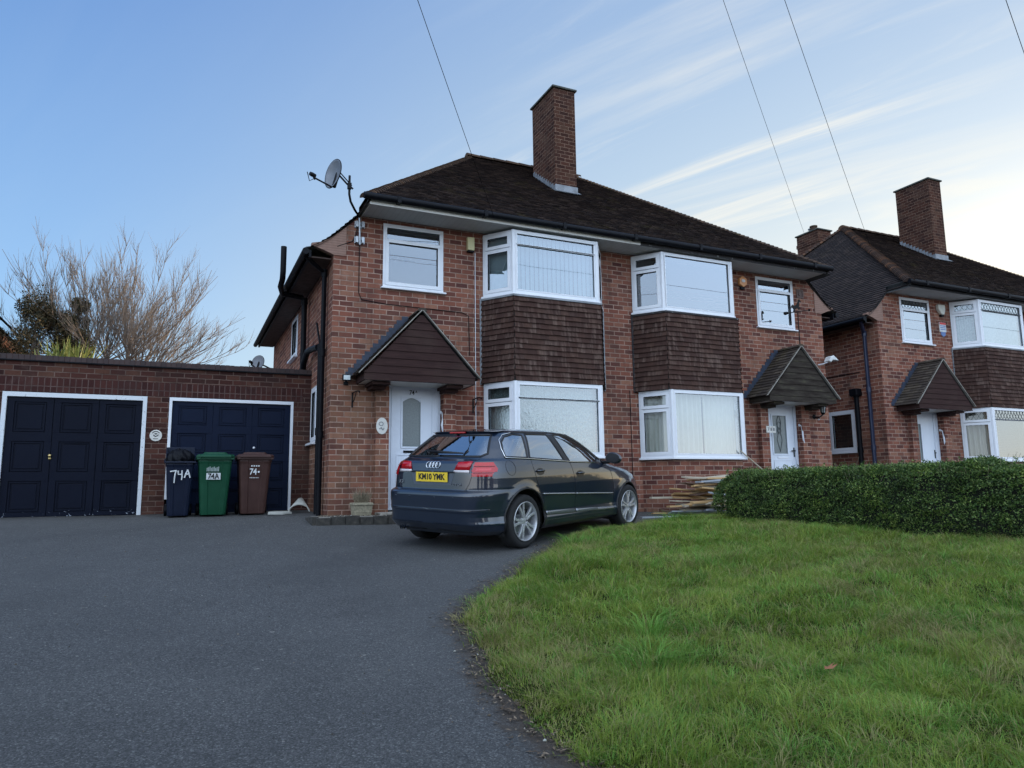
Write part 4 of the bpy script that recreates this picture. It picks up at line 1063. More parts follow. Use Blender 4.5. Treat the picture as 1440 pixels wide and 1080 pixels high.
m.build('lid', 'bin_navy', t, bevel=.01)
# black bag
bm = bmesh.new(); bmesh.ops.create_icosphere(bm, subdivisions=4, radius=1)
from mathutils import noise as mnoise
for v in bm.verts:
    p = v.co.copy(); a = math.atan2(p.y, p.x)
    f = 1+.10*math.sin(a*9+p.z*4)+.07*mnoise.noise(p*3.2)+.05*math.sin(a*17+2)
    v.co = Vector((p.x*.195*f, p.y*.24*f, p.z*.17*f*(1.0 if p.z > 0 else .6)))
for f in bm.faces: f.smooth = True
me = bpy.data.meshes.new('bin_bag'); bm.to_mesh(me); bm.free(); me.materials.append(MAT['black_plastic'])
o = bpy.data.objects.new('bin_bag', me); col.objects.link(o); o.location = (-2.135, BY+.05, z+.90); tag(o, 'bulging black plastic bag stuffed into the top of the navy bin', 'bin bag')
# drippy hand-painted 74A
m = MB(); yf = BY+.05-.70*.46*.93-.006; X0 = -2.22
def st(pts, r=.011): m.tube([(X0+a, yf+(.66-b)*.10*.9-.004, z+b) for a, b in pts], r, 6)
st([(-.055,.705),(.04,.72)]); st([(.03,.72),(.015,.64),(.01,.53)]); st([(.06,.72),(.065,.66),(.12,.665)]); st([(.115,.725),(.12,.62),(.115,.575)]); st([(.195,.735),(.175,.68),(.155,.61)]); st([(.195,.735),(.215,.68),(.235,.61)]); st([(.170,.665),(.222,.665)])
m.build('painted_number', 'paint_white', t)
t, z, h = wheelie(-1.625, BY, 0, 'bin_green', 'green wheelie bin with white 74A sticker, middle of the three bins', w=.555, h=.955)
U = (1,0,0); Vv = Vector((0,-.10,1)).normalized(); yf = lambda b: BY-.70*.46*(.82+(b/.955-.55)*.45)-.004
m = MB(); 
for i in range(3): m.obox((-1.665-.085+i*.072, yf(.60), z+.575), U, Vv, (0,-1,.1), 0, .066, 0, .105, 0, .003)
m.build('number_sticker', 'paint_white', t); text_mesh('74A', .12, (-1.645, yf(.62)-.009, z+.625), U, Vv, 'ink', t, bold=.002, xs=.84)
m = MB()
for i in range(9): m.obox((-1.75+i*.021, yf(.72), z+.705), U, Vv, (0,-1,.1), 0, .014, 0, .055+.01*(i%3), 0, .002)
m.build('print', 'grey_ink', t)
t, z, h = wheelie(-1.02, BY, 0, 'bin_brown', 'brown wheelie bin with 74 printed in white, nearest the house wall', w=.555, h=.955)
text_mesh('74', .14, (-1.05, yf(.68)-.006, z+.69), U, Vv, 'paint_white', t, bold=.003, xs=.8); m = MB()
m.lathe([(0,.004),(.016,.004),(.016,0)], (-.965, yf(.68), z+.69), (0,-1,.1), 10)
for i in range(4): m.obox((-1.085+i*.036, yf(.77), z+.775), U, Vv, (0,-1,.1), 0, .022, 0, .022, 0, .003)
for i in range(6): m.obox((-1.10+i*.024, yf(.60), z+.59), U, Vv, (0,-1,.1), 0, .016, 0, .012, 0, .002)
m.build('print', 'paint_white', t)

# broken cone, slab, kerb
m = MB(); n = 26; C0 = Vector((-.29, 1.15, gz(-.29, 1.15)+.02))
A = [C0+Vector((.18*math.cos(t), -.16, .125*math.sin(t))) for t in [PI*i/n for i in range(n+1)]]; B = [C0+Vector((.05+.055*math.cos(t), .06, .05*math.sin(t)+.185)) for t in [PI*i/n for i in range(n+1)]]
for i in range(n): m.face([A[i], A[i+1], B[i+1], B[i]])
MAT['pale_clay'] = plain('pale_clay', (0.42, 0.42, 0.38), 0.7, 0, 0.2, 12, 0.3)
o = m.build('broken_cowl', 'pale_clay', None, smooth=True, loc=C0); s_ = o.modifiers.new('t', 'SOLIDIFY'); s_.thickness = .016; tag(o, 'pale broken half-cone cowl lying open beside the drainpipes', 'cowl')
m = MB(); m.prism([(-.18,-.08),(.05,-.13),(.2,-.06),(.16,.06),(-.02,.10),(-.16,.04)], (-.62, .93, gz(-.62,.93)+.012), (1,0,0), (0,1,.1), (0,-.1,1), 0, .035)
o = m.build('broken_slab', 'pale_clay', None, loc=(-.62,.93,-.05), bevel=.006); tag(o, 'flat broken pale slab on the tarmac right of the brown bin', 'slab')
k = NT('mossy_brick'); k.base(k.ramp(k.noise(14,6,.7), (.3,(0.022,0.024,0.020)), (.55,(0.05,0.045,0.04)), (.75,(0.09,0.085,0.065))), .95); k.bump(k.noise(40,4),.8,.01); MAT['mossbrick'] = k.m
m = MB()
for i in range(6): m.box(-.28+i*.215, -.28+i*.215+.208, -.66+.01*(i%2), -.55, -.5, -.075+.012*((i*7)%3)-.02)
for i in range(3): m.box(-.34, -.24, -.62+i*.21, -.62+i*.21+.2, -.5, -.075-.01*i)
o = m.build('brick_edging', 'mossbrick', None, loc=(.3,-.6,-.15), bevel=.01); tag(o, 'low mossy brick edging under the front corner of the house beside the car', 'edging')
m = MB(); pts = []
m.box(-.26, 1.02, -.555, .01, -.5, -.085); o = m.build('gravel_bed', 'concrete', None, loc=(.3,-.3,-.1)); tag(o, kind='structure')
# loose grit along the edging and the driveway edge (uncountable)
E_ = np.array(EDGE); gp_ = []
for i in range(900):
    a = random.random()*(len(E_)-20)+8; i0 = int(a); f_ = a-i0; p = E_[i0]*(1-f_)+E_[i0+1]*f_; tdir = E_[i0+1]-E_[i0]; nrm_ = np.array([tdir[1], -tdir[0]])/np.hypot(*tdir); 
    q = p+nrm_*(abs(random.gauss(0, .11))-.03)*(1 if True else -1); gp_.append((q[0], q[1], random.uniform(.004, .013)))
for i in range(260): gp_.append((random.uniform(-.2,1.0), random.uniform(-.5,-.05), random.uniform(.008,.02)))
for i in range(420):
    gp_.append((random.uniform(-4.5, 3), random.uniform(-8.5, 1.6), random.uniform(.003,.009)))
VV, FF, MI = [], [], []
for x, y, r in gp_:
    z = (-.085 if (-.26 < x < 1.02 and -.555 < y < 0) else gz(x, y))+r*.3; b0 = len(VV)
    for dx, dy, dz in ((1,0,0),(0,1,0),(-1,0,0),(0,-1,0),(0,0,.7),(0,0,-.5)): VV.append((x+dx*r*random.uniform(.6,1.3), y+dy*r*random.uniform(.6,1.3), z+dz*r))
    for q in ((0,1,4),(1,2,4),(2,3,4),(3,0,4),(1,0,5),(2,1,5),(3,2,5),(0,3,5)): FF.append([b0+i for i in q])
k = NT('grit'); k.base(k.ramp(k.isl(), (0,(0.03,0.025,0.02)), (.6,(0.12,0.09,0.06)), (.93,(0.2,0.17,0.13)), (1.0,(0.5,0.5,0.46))), 0.9)
me = np_mesh('grit', np.array(VV), tris=np.array(FF), mat=k.m); o = bpy.data.objects.new('grit', me); col.objects.link(o); tag(o, kind='stuff')
# dead leaves and litter along the lawn edge
VV, FF = [], []
for i in range(3600):
    a = random.random()*(len(E_)-20)+12; i0 = int(a); f_ = a-i0; p = E_[i0]*(1-f_)+E_[i0+1]*f_; tdir = E_[i0+1]-E_[i0]; nn_ = np.array([tdir[1], -tdir[0]])/np.hypot(*tdir)
    q = p+nn_*(abs(random.gauss(0,.13))-.07); s_ = random.uniform(.008,.024); an = random.random()*6.28; z = gz(q[0], q[1])+.006+random.random()*.012; b0 = len(VV)
    ca, sa = math.cos(an)*s_, math.sin(an)*s_
    VV += [(q[0]-ca, q[1]-sa, z), (q[0]+sa*.4, q[1]-ca*.4, z+.004), (q[0]+ca, q[1]+sa, z+random.uniform(0,.012)), (q[0]-sa*.4, q[1]+ca*.4, z+.004)]; FF.append([b0,b0+1,b0+2,b0+3])
k = NT('leaf_litter'); k.base(k.ramp(k.isl(), (0,(0.035,0.024,0.016)), (.5,(0.10,0.065,0.04)), (1,(0.26,0.20,0.14))), 0.9)
me = np_mesh('leaf_litter', np.array(VV), quads=np.array(FF), mat=k.m); o = bpy.data.objects.new('leaf_litter', me); col.objects.link(o); tag(o, kind='stuff')

# plant pot
z0 = -.085
t = thing('plant_pot', (.455, -.32, z0), 'square cream basket-weave pot of dried grass beside the brick edging', 'plant pot')
m = MB(); a, b = .125, .15
P0 = [(.455+sx*a, -.32+sy*a, z0) for sx, sy in ((-1,-1),(1,-1),(1,1),(-1,1))]; P1 = [(.455+sx*b, -.32+sy*b, z0+.20) for sx, sy in ((-1,-1),(1,-1),(1,1),(-1,1))]
for i in range(4): m.face([P0[i], P0[(i+1)%4], P1[(i+1)%4], P1[i]])
m.box(.455-b-.008, .455+b+.008, -.32-b-.008, -.32+b+.008, z0+.16, z0+.185); m.box(.455-a-.01, .455+a+.01, -.32-a-.01, -.32+a+.01, z0+.05, z0+.068); m.face(P1)
MAT['potcream'] = plain('cream_pot', (0.26,0.23,0.16), 0.8, 0, .3, 30, .5, bscale=90); m.build('pot', 'potcream', t, bevel=.006)
m = MB(); random.seed(5)
for i in range(260):
    an = random.random()*6.28; r_ = random.random()*.11; L = random.uniform(.08, .24); bx, by = .455+r_*math.cos(an), -.32+r_*math.sin(an); dx, dy = math.cos(an)*L*random.uniform(.1,.6), math.sin(an)*L*random.uniform(.1,.6)
    wv = .003; m.face([(bx-wv,by,z0+.18),(bx+wv,by,z0+.18),(bx+dx*.5+wv,by+dy*.5,z0+.18+L*.6),(bx+dx*.5-wv,by+dy*.5,z0+.18+L*.6)]); m.face([(bx+dx*.5-wv,by+dy*.5,z0+.18+L*.6),(bx+dx*.5+wv,by+dy*.5,z0+.18+L*.6),(bx+dx,by+dy,z0+.18+L)])
for i in range(5):
    m.tube([(.44+i*.01,-.32,z0+.18),(.42+i*.02,-.33,z0+.34),(.40+i*.03+.01*(i%2),-.33,z0+.46)], .003, 4)
MAT['drygrass'] = plain('dried_grass', (0.20,0.165,0.11), 0.95, var=.4, scale=40); m.build('dried_grass', 'drygrass', t, fixn=False)

# ------------------------------------------------------------------ fittings on the walls
def lamp_flood():
    t = thing('floodlight', (.237, -.002, 2.02), 'small black square floodlight on the brick left of the left porch', 'floodlight')
    m = MB(); m.box(.17, .305, -.10, -.055, 2.055, 2.155); m.box(.225, .25, -.055, -.001, 2.03, 2.06); m.box(.20, .275, -.03, -.001, 1.995, 2.045); m.build('housing', 'black_plastic', t, bevel=.006)
    m = MB(); m.box(.185, .29, -.104, -.101, 2.068, 2.142); m.build('lens', 'lensglass', t)
k = NT('lens_glass'); k.base((0.55,0.60,0.60), 0.1); MAT['lensglass'] = k.m
lamp_flood()
def bracket(x, z, label):
    m = MB(); y = -.012
    m.box(x-.012, x+.012, -.014, -.001, z-.20, z+.05); m.tube([(x,-.012,z+.03),(x+.03,-.10,z+.055),(x+.05,-.20,z+.05),(x+.06,-.25,z+.02),(x+.055,-.265,z+.045)], .009, 8); m.tube([(x,-.012,z-.12),(x+.02,-.06,z-.08),(x+.035,-.13,z+.045)], .007, 8)
    o = m.build('hanging_bracket', 'black_metal', None, loc=(x,0,z)); tag(o, label, 'bracket', 'hanging basket brackets')
bracket(.35, 1.83, 'black iron hanging-basket bracket under the floodlight'); bracket(2.45, 1.81, 'black iron hanging-basket bracket between the left porch and bay')
m = MB(); m.box(2.335, 2.465, -.085, -.001, 4.52, 4.76); o = m.build('alarm_box', plain('yellowed_plastic', (0.55,0.49,0.26), .5, var=.08), None, loc=(2.4,0,4.64), bevel=.012); tag(o, 'yellowed rectangular alarm box between the left bedroom window and bay', 'alarm box')
m2 = MB(); m2.box(2.345, 2.455, -.075, -.005, 4.49, 4.525); m2.build('base', 'black_plastic', o)
t = thing('alarm_box', (8.65,0,4.63), 'orange hexagonal alarm box between the right bay and bedroom window', 'alarm box')
m = MB(); hexp = [(.115*math.cos(PI/6+i*PI/3), .125*math.sin(PI/6+i*PI/3)) for i in range(6)]; m.prism(hexp, (8.65,-.001,4.64), (1,0,0), (0,0,1), (0,-1,0), 0, .07); m.build('cover', plain('orange_plastic', (0.62,0.27,0.10), .4, var=.05), t, bevel=.01)
m = MB(); m.prism([(.05*math.cos(i*PI/8), .035*math.sin(i*PI/8)) for i in range(16)], (8.65,-.072,4.65), (1,0,0), (0,0,1), (0,-1,0), 0, .004); m.build('badge', 'paint_white', t)
m = MB(); m.box(8.59, 8.70, -.05, -.001, 4.47, 4.535); m.build('sounder', 'black_plastic', t, bevel=.01)
t = thing('alarm_box', (NX+2.26,0,4.55), 'white tapered alarm box beside the neighbour\'s leaded bay window', 'alarm box')
m = MB(); ax = NX+2.27; m.prism([(-.13,.12),(.13,.12),(.13,.0),(.08,-.13),(-.02,-.13),(-.13,.0)], (ax,-.001,4.62), (1,0,0), (0,0,1), (0,-1,0), 0, .08); m.build('cover', plain('cream_plastic', (0.55,0.53,0.46), .5, var=.06), t, bevel=.015)
m = MB(); m.box(ax-.02, ax+.08, -.06, -.001, 4.445, 4.492); m.build('sounder', 'black_plastic', t)
t = thing('security_sign', (NX+2.33,0,4.15), 'small white sign with red band and blue shield below the white alarm box', 'sign')
m = MB(); m.box(NX+2.21, NX+2.45, -.014, -.001, 4.06, 4.30); m.build('board', 'paint_white', t)
m = MB(); m.box(NX+2.215, NX+2.445, -.018, -.0142, 4.245, 4.295); m.build('red_band', plain('red_print', (0.6,0.05,0.05), .5), t)
m = MB()
for i in range(3): m.box(NX+2.23, NX+2.43, -.018, -.0142, 4.20-i*.045, 4.222-i*.045)
m.prism([(-.09,.0),(.09,.0),(.075,-.08),(0,-.12),(-.075,-.08)], (NX+2.33,-.002,4.055), (1,0,0), (0,0,1), (0,-1,0), 0, .012); m.build('shield', plain('blue_print', (0.12,0.20,0.42), .5), t)
m = MB(); ring(m, (10.32,0,4.55), (1,0,0), (0,-1,0), (-.10,.10,-.10,.10), .03, .001, .02); m.box(10.25,10.39,-.008,-.001,4.48,4.62); m.lathe([(0,.02),(.05,.02),(.05,0)], (10.32,-.002,4.55), (0,-1,0), 16); o = m.build('air_vent', plain('brown_vent', (0.10,0.06,0.05), .7), None, loc=(10.32,0,4.55)); tag(o, 'square terracotta air vent right of the right bedroom window', 'vent')
# coach lantern
t = thing('wall_lantern', (10.52,-.002,1.85), 'black coach lantern on the brick right of the right-hand front door', 'lantern')
m = MB(); lx, ly = 10.60, -.16
m.tube([(10.50,-.005,1.78),(10.50,-.09,1.76),(10.53,-.14,1.78),(lx,ly,1.83)], .014, 8); m.lathe([(.0,0),(.055,0),(.04,.02),(0,.03)], (10.50,0,1.79), (0,-1,0), 14)
for i in range(6):
    a = i*PI/3; m.tube([(lx+.04*math.cos(a), ly+.04*math.sin(a), 1.86), (lx+.075*math.cos(a), ly+.075*math.sin(a), 2.05)], .007, 6)
m.lathe([(0,0),(.03,.005),(.045,.03),(.045,.04)], (lx,ly,1.825), n=12); m.lathe([(.10,0),(.09,.02),(.055,.07),(.04,.075),(.035,.10),(.012,.12),(.012,.16),(0,.165)], (lx,ly,2.045), n=12); m.build('frame', 'black_metal', t, smooth=True, autos=40)
m = MB(); m.lathe([(0,0),(.036,0),(.070,.185),(0,.186)], (lx,ly,1.862), n=6); m.build('lamp_glass', 'lensglass', t)
m = MB(); m.lathe([(0,0),(.02,.01),(.02,.03),(0,.04)], (10.52,-.10,1.70), n=10); m.build('sensor', 'paint_white', t)
# white security lamp at corner
t = thing('security_lamp', (10.80,-.002,3.03), 'white wedge-shaped security lamp on a bracket at the right-hand corner of the house', 'security lamp')
m = MB(); m.prism([(0,0),(.06,.10),(.15,.13),(.30,.02),(.12,.03),(.05,-.03)], (10.80,-.18,3.02), (1,0,0), (0,0,1), (0,-1,0), -.08, .08); m.build('hood', 'paint_white', t, bevel=.01)
m = MB(); m.tube([(10.72,-.01,2.96),(10.78,-.10,2.97),(10.84,-.18,3.0)], .012, 8); m.build('arm', 'upvc', t)
# weather vane
t = thing('weather_vane', (9.62,-.50,3.2), 'black iron weather vane with a prancing horse on the right porch gable', 'weather vane')
vx, vy = 9.70, -.50
m = MB(); m.tube([(9.60,-.60,3.19),(vx,-.50,3.33),(vx,vy,3.42)], .012, 8); m.tube([(vx,vy,3.40),(vx,vy,3.95)], .010, 8); m.lathe([(0,0),(.02,.015),(0,.03)], (vx,vy,3.80), n=8); m.build('rod', 'black_metal', t)
m = MB(); Ud = Vector((.86,-.10,.16)).normalized(); o0 = Vector((vx,vy,3.97)); m.tube([o0-Ud*.30, o0+Ud*.30], .009, 8); m.lathe([(0,-.07),(.035,-.03),(.03,.04),(0,.05)], o0-Ud*.31, Ud, 10); m.lathe([(0,.07),(.028,0),(0,-.01)], o0+Ud*.30, Ud, 10); m.build('arrow', 'black_metal', t)
m = MB(); hs = [(-.14,.02),(-.12,.10),(-.16,.12),(-.15,.06),(-.18,.0),(-.15,-.06),(-.12,-.02),(-.08,.03),(.0,.04),(.05,-.03),(.09,-.06),(.08,-.01),(.10,.05),(.06,.13),(.07,.20),(.12,.22),(.10,.26),(.05,.28),(.02,.25),(-.01,.15),(-.06,.11),(-.12,.09)]
hs = [(-.13,.06),(-.10,.02),(-.12,-.04),(-.09,-.05),(-.06,.02),(.0,.04),(.02,.0),(.08,.02),(.085,.035),(.04,.05),(.05,.09),(.055,.16),(.10,.15),(.095,.185),(.06,.225),(.03,.22),(.01,.16),(-.03,.11),(-.09,.10),(-.12,.13),(-.16,.10),(-.17,.05),(-.15,.07)]
m.prism(hs, (vx,vy,4.01), Ud, (0,0,1), Ud.cross(Vector((0,0,1))), -.006, .006); m.build('horse', 'black_metal', t)
# grab rails
for (x, y, z, lab) in ((1.872,.015,1.38,'white curved grab rail on the pier right of door 74A'), (HW-.93,-.02,1.37,'white curved grab rail inside the right-hand porch'), (NX+1.875,.01,1.37,'white curved grab rail on the neighbour\'s porch pier')):
    m = MB(); m.tube([(x+.0,y-.02,z+.22),(x+.01,y-.055,z+.20),(x+.01,y-.07,z+.10),(x-.02,y-.10,z+.0),(x+.0,y-.09,z-.08),(x+.03,y-.075,z-.17),(x+.03,y-.04,z-.22)], .017, 10); m.lathe([(0,.02),(.03,.02),(.03,0)], (x,y,z+.22), (0,-1,0), 12); m.lathe([(0,.03),(.03,.03),(.03,0)], (x+.03,y-.03,z-.22), (0,-1,0), 12)
    o = m.build('grab_rail', 'upvc', None, smooth=True, loc=(x,y,z)); tag(o, lab, 'grab rail')
# numbers
t = thing('number_plate_tiles', (9.09,-.112,1.47), 'row of three white number tiles on the pier left of the right-hand door', 'house number')
m = MB()
for i in range(3): m.box(8.985+i*.085, 8.985+i*.085+.08, -.128, -.1115, 1.40, 1.54)
m.build('tile', 'ceramic', t, bevel=.003); text_mesh('7 8 8', .095, (9.11, -.130, 1.47), (1,0,0), (0,0,1), 'navy_paint', t)
text_mesh('74\u1D2C' if False else '74', .115, (1.37, .064, 1.925), (1,0,0), (0,0,1), 'black_metal', house, 'door_number', bold=.001, xs=.8); text_mesh('A', .06, (1.445, .064, 1.945), (1,0,0), (0,0,1), 'black_metal', house, 'door_number', bold=.001, xs=.8)

# ------------------------------------------------------------------ satellite dishes
def dish(P, aim, r, label, mast=None, arm=True, sc_=1.0):
    t = thing('satellite_dish', P, label, 'satellite dish', None)
    P = Vector(P); A = Vector(aim).normalized(); Uh = Vector((0,0,1)).cross(A).normalized(); Vh = A.cross(Uh)
    m = MB(); n = 40; K = 10; rings = []
    for i in range(K+1):
        rr = r*i/K; rings.append([P+Uh*(rr*.92*math.cos(2*PI*j/n))+Vh*(rr*1.06*math.sin(2*PI*j/n))+A*(.28*(rr/r)**2*r-.06) for j in range(n)])
    for a, b in zip(rings, rings[1:]):
        for j in range(n): m.face([a[j], a[(j+1)%n], b[(j+1)%n], b[j]])
    o = m.build('reflector', 'dishgrey', t, smooth=True); s_ = o.modifiers.new('t', 'SOLIDIFY'); s_.thickness = .008
    m = MB(); m.tube(rings[-1]+[rings[-1][0]], .009, 6, caps=False); m.build('rim', 'black_metal', t)
    bot = P-Vh*r*1.0+A*.04; foc = P+A*(r*1.3)-Vh*r*.95
    m = MB(); m.tube([bot-A*.05, foc], .014, 8); m.tube([bot-A*.08+Vh*.02, P-A*.07-Vh*.02, P-A*.09+Vh*.10], .035, 8); m.tube([foc+A*.01, foc+A*.10-Vh*.09, foc+A*.16+Vh*.04], .007, 6); m.build('feed_arm', 'black_metal', t)
    m = MB(); m.tube([foc-Vh*.02, foc+A*.05+Vh*.03], .022, 10); m.lathe([(0,-.04),(.03,-.04),(.035,.0),(.03,.06),(0,.07)], foc+A*.07+Vh*.035, A*-1, 12); m.build('receiver', 'black_metal', t)
    return t, P, A, Uh, Vh
MAT['dishgrey'] = plain('dish_grey', (0.17,0.18,0.20), .5, .2, .15)
DP = Vector((-.10,-.34,5.40))
t, P, A, Uh, Vh = dish(DP, (-.90, -.40, .12), .235, 'grey satellite dish on a bent mast above the front left eaves')
m = MB(); mx_ = .165; m.tube([(mx_,-.33,5.42),(mx_,-.33,5.10),(mx_+.03,-.30,4.99),(mx_+.13,-.18,4.90),(.40,-.06,4.84)], .019, 10); m.build('mast', 'black_metal', t, smooth=True)
m = MB(); m.tube([P-A*.08+Vh*.04, (mx_-.04,-.33,5.27), (mx_+.06,-.33,5.20)], .016, 8); m.tube([P-A*.08+Vh*.10, (mx_+.04,-.33,5.25)], .010, 8); m.box(mx_-.03, mx_+.03, -.36, -.30, 5.19, 5.29); m.build('clamp', 'black_metal', t)
m = MB(); m.tube([(.40,-.06,4.84),(.415,-.055,4.36)], .014, 10)
MAT['galv'] = plain('galvanised_steel', (0.38,0.40,0.42), .4, .7, .2, 20)
for zz in (4.72, 4.45):
    m.box(.33,.50,-.022,-.001,zz-.055,zz+.055); m.box(.345,.385,-.07,-.022,zz-.05,zz+.05); m.box(.445,.485,-.07,-.022,zz-.05,zz+.05); m.tube([(.34,-.05,zz),(.49,-.05,zz)], .008, 6)
m.build('wall_bracket', 'galv', t)
t, P, A, Uh, Vh = dish((-.55,6.4,3.38), (-.55,-.80,.25), .17, 'small pale satellite dish low behind the garage parapet by the house wall')
P = Vector((-.55,6.4,3.38)); m = MB(); m.tube([P-A*.05, (-.25,6.45,3.25), (-.01,6.45,3.20)], .018, 8); m.build('mast', 'black_metal', t)

# ------------------------------------------------------------------ timber pile by the right bay
random.seed(21)
wood = {'pine':((0.46,0.29,0.13),'orange-yellow pine board'),'pale':((0.42,0.36,0.27),'pale bare timber batten'),'grey':((0.30,0.32,0.35),'grey painted board offcut'),'brown':((0.14,0.085,0.06),'dark brown weathered plank')}
for k_, (c_, l_) in wood.items():
    k = NT('wood_'+k_); mp = k.add('ShaderNodeMapping', {'Vector': k.tco(), 'Scale': (2.0, 30.0, 30.0)}); n = k.noise(1.5, 5, .6, vec=mp.outputs[0]); k.base(k.mix(n, tuple(x*.65 for x in c_), tuple(min(1,x*1.25) for x in c_)), .75); MAT['wood_'+k_] = k.m
lay = []
for lv in range(11):
    for q in range(random.choice((3,4))):
        lay.append((lv, q))
pc = (6.28,-1.15)
for i, (lv, q) in enumerate(lay):
    kk = random.choice(['pine','pale','grey','brown','pine','pale','pine'])
    L = random.uniform(.8,1.7)*(1.0-.03*lv); wd = random.uniform(.06,.20); th_ = random.uniform(.015,.035)
    a = random.gauss(0,.30); cx_ = pc[0]+random.uniform(-.30,.30)+.045*lv; cy_ = pc[1]-.10+random.uniform(-.22,.22); z = gz(6.4,-1.2)+.02+lv*.062+random.uniform(0,.03)
    m = MB(); m.box(-L/2, L/2, -wd/2, wd/2, -th_/2, th_/2)
    o = m.build('timber_board', 'wood_'+kk, None, bevel=.002); o.location = (cx_, cy_, z); o.rotation_euler = (random.gauss(0,.16), random.gauss(0,.085), a)
    tag(o, wood[kk][1]+' lying in the scrap pile under the right bay window', 'board', 'scrap boards piled under the right bay')
for (x0,y0,x1,y1,z,kk,lb) in ((5.35,-1.05,7.0,-1.12,.115,'pale','long pale batten sticking out of the scrap pile towards the car'),(5.0,-1.25,6.9,-1.35,-.21,'grey','long pale board flat on the ground in front of the scrap pile')):
    m = MB(); L = math.hypot(x1-x0, y1-y0); m.box(-L/2, L/2, -.04, .04, -.016, .016); o = m.build('timber_board', 'wood_'+kk, None, bevel=.002); o.location = ((x0+x1)/2,(y0+y1)/2,z); o.rotation_euler = (0,0,math.atan2(y1-y0,x1-x0)); tag(o, lb, 'board')
m = MB(); m.tube([(7.80,-.62,.99),(8.50,-.75,.42)], .012, 6); o = m.build('garden_cane', 'wood_pale', None, loc=(7.8,-.62,.9)); tag(o, 'thin pale cane leaning between the right bay sill and the hedge', 'cane')

# ------------------------------------------------------------------ overhead wires
k = NT('wire'); k.base((0.01,0.01,0.012), 1.0, spec=0.0); MAT['wire'] = k.m
PT = Vector((-5.05,-11.65,8.3))
_r = fw*FPX+rt2*(1600-720)+up2*(540-537); WB4 = CAM+_r*(24.0/FPX)
def wire(B, label, sag=.12, A=PT, r=.0042):
    A = Vector(A); B = Vector(B); m = MB(); pts = [A+(B-A)*(i/24)-Vector((0,0,sag*4*(i/24)*(1-i/24))) for i in range(25)]
    m.tube(pts, r, 6); o = m.build('overhead_wire', 'wire', None, loc=(A+B)/2, smooth=True); tag(o, label, 'wire')
wire((2.59,-.68,4.93), 'thin overhead wire running down to the left half of the front eaves', .10)
wire((17.26,6.1,8.99), 'overhead wire running to the low chimney of the right-hand neighbour', .10)
wire((15.30,2.0,6.92), 'overhead wire running down onto the tiled roof of the right-hand neighbour', .10)
wire(WB4, 'overhead wire crossing the top right corner of the sky', .10)
# pole that carries them, beside the viewer
t = thing('telegraph_pole', (-5.05,-11.65,gz(-5.05,-11.65)), 'brown wooden telegraph pole beside the driveway entrance carrying the house wires', 'pole')
m = MB(); m.tube([(-5.05,-11.65,gz(-5.05,-11.65)-.2),(-5.05,-11.65,8.5)], [.14,.09], 16); m.build('post', 'wood_brown', t, smooth=True, autos=50)
m = MB(); m.box(-5.2,-4.9,-11.8,-11.5,8.2,8.26); m.build('terminal_ring', 'black_metal', t)

# ------------------------------------------------------------------ parked hatchback
CO = Vector((0.5756, -3.1568, -0.4202)); ca_, cp_, cr_ = 0.48323, 0.045554, 0.04482
cf = Vector((math.cos(ca_)*math.cos(cp_), math.sin(ca_)*math.cos(cp_), math.sin(cp_))); cl0 = Vector((-math.sin(ca_), math.cos(ca_), 0)); cu0 = cf.cross(cl0)
cl_ = cl0*math.cos(cr_)+cu0*math.sin(cr_); cu_ = cf.cross(cl_)
CM = Matrix((cf, cl_, cu_)).transposed().to_4x4(); CM.translation = CO
car = bpy.data.objects.new('parked_car', None); col.objects.link(car); car.matrix_world = CM; WL[car.name] = Vector((0,0,0))
tag(car, 'dark blue-grey five-door hatchback parked at an angle in front of the left house', 'car')
k = NT('car_paint'); n = k.noise(900, 2)
k.base(k.mix(n, (0.003,0.008,0.020), (0.006,0.015,0.034)), 0.28, 0.1, coat=1.0); k.b.inputs['Coat IOR'].default_value = 1.62; k.b.inputs['Coat Roughness'].default_value = 0.02; MAT['car'] = k.m
k = NT('tyre'); k.base((0.012,0.012,0.013), 0.85); MAT['tyre'] = k.m
k = NT('alloy'); k.base((0.50,0.51,0.53), 0.33, 0.6); MAT['alloy'] = k.m
k = NT('chrome'); k.base((0.75,0.76,0.78), 0.12, 1.0); MAT['chrome'] = k.m
k = NT('trim_black'); k.base((0.010,0.010,0.012), 0.35, spec=.4); MAT['trim'] = k.m
k = NT('lamp_red'); k.base((0.42,0.004,0.010), 0.12, coat=.5); n = k.noise(60,2); MAT['lampred'] = k.m
k = NT('lamp_darkred'); k.base((0.22,0.006,0.012), 0.12, coat=1.0); MAT['lampdark'] = k.m
k = NT('lamp_clear'); k.base((0.62,0.56,0.56), 0.1, coat=1.0); MAT['lampclear'] = k.m
k = NT('plate_yellow'); k.base((0.80,0.55,0.03), 0.4); MAT['plate'] = k.m
k = NT('seat_fabric'); k.base((0.035,0.036,0.04), 0.9); MAT['seat'] = k.m

k = NT('strip_trim'); k.base((0.30,0.31,0.33), 0.25, 0.6, coat=.5); MAT['strip'] = k.m
k = NT('sill_highlight'); k.base((0.22,0.23,0.25), 0.22, 0.6, coat=.5); MAT['sillhighlight'] = k.m
k = NT('plate_recess'); k.base((0.05,0.06,0.085), 0.35, coat=.5); MAT['trim2'] = k.m
k = NT('lamp_pink'); k.base((0.58,0.04,0.05), 0.1, coat=.5); MAT['lampclear2'] = k.m

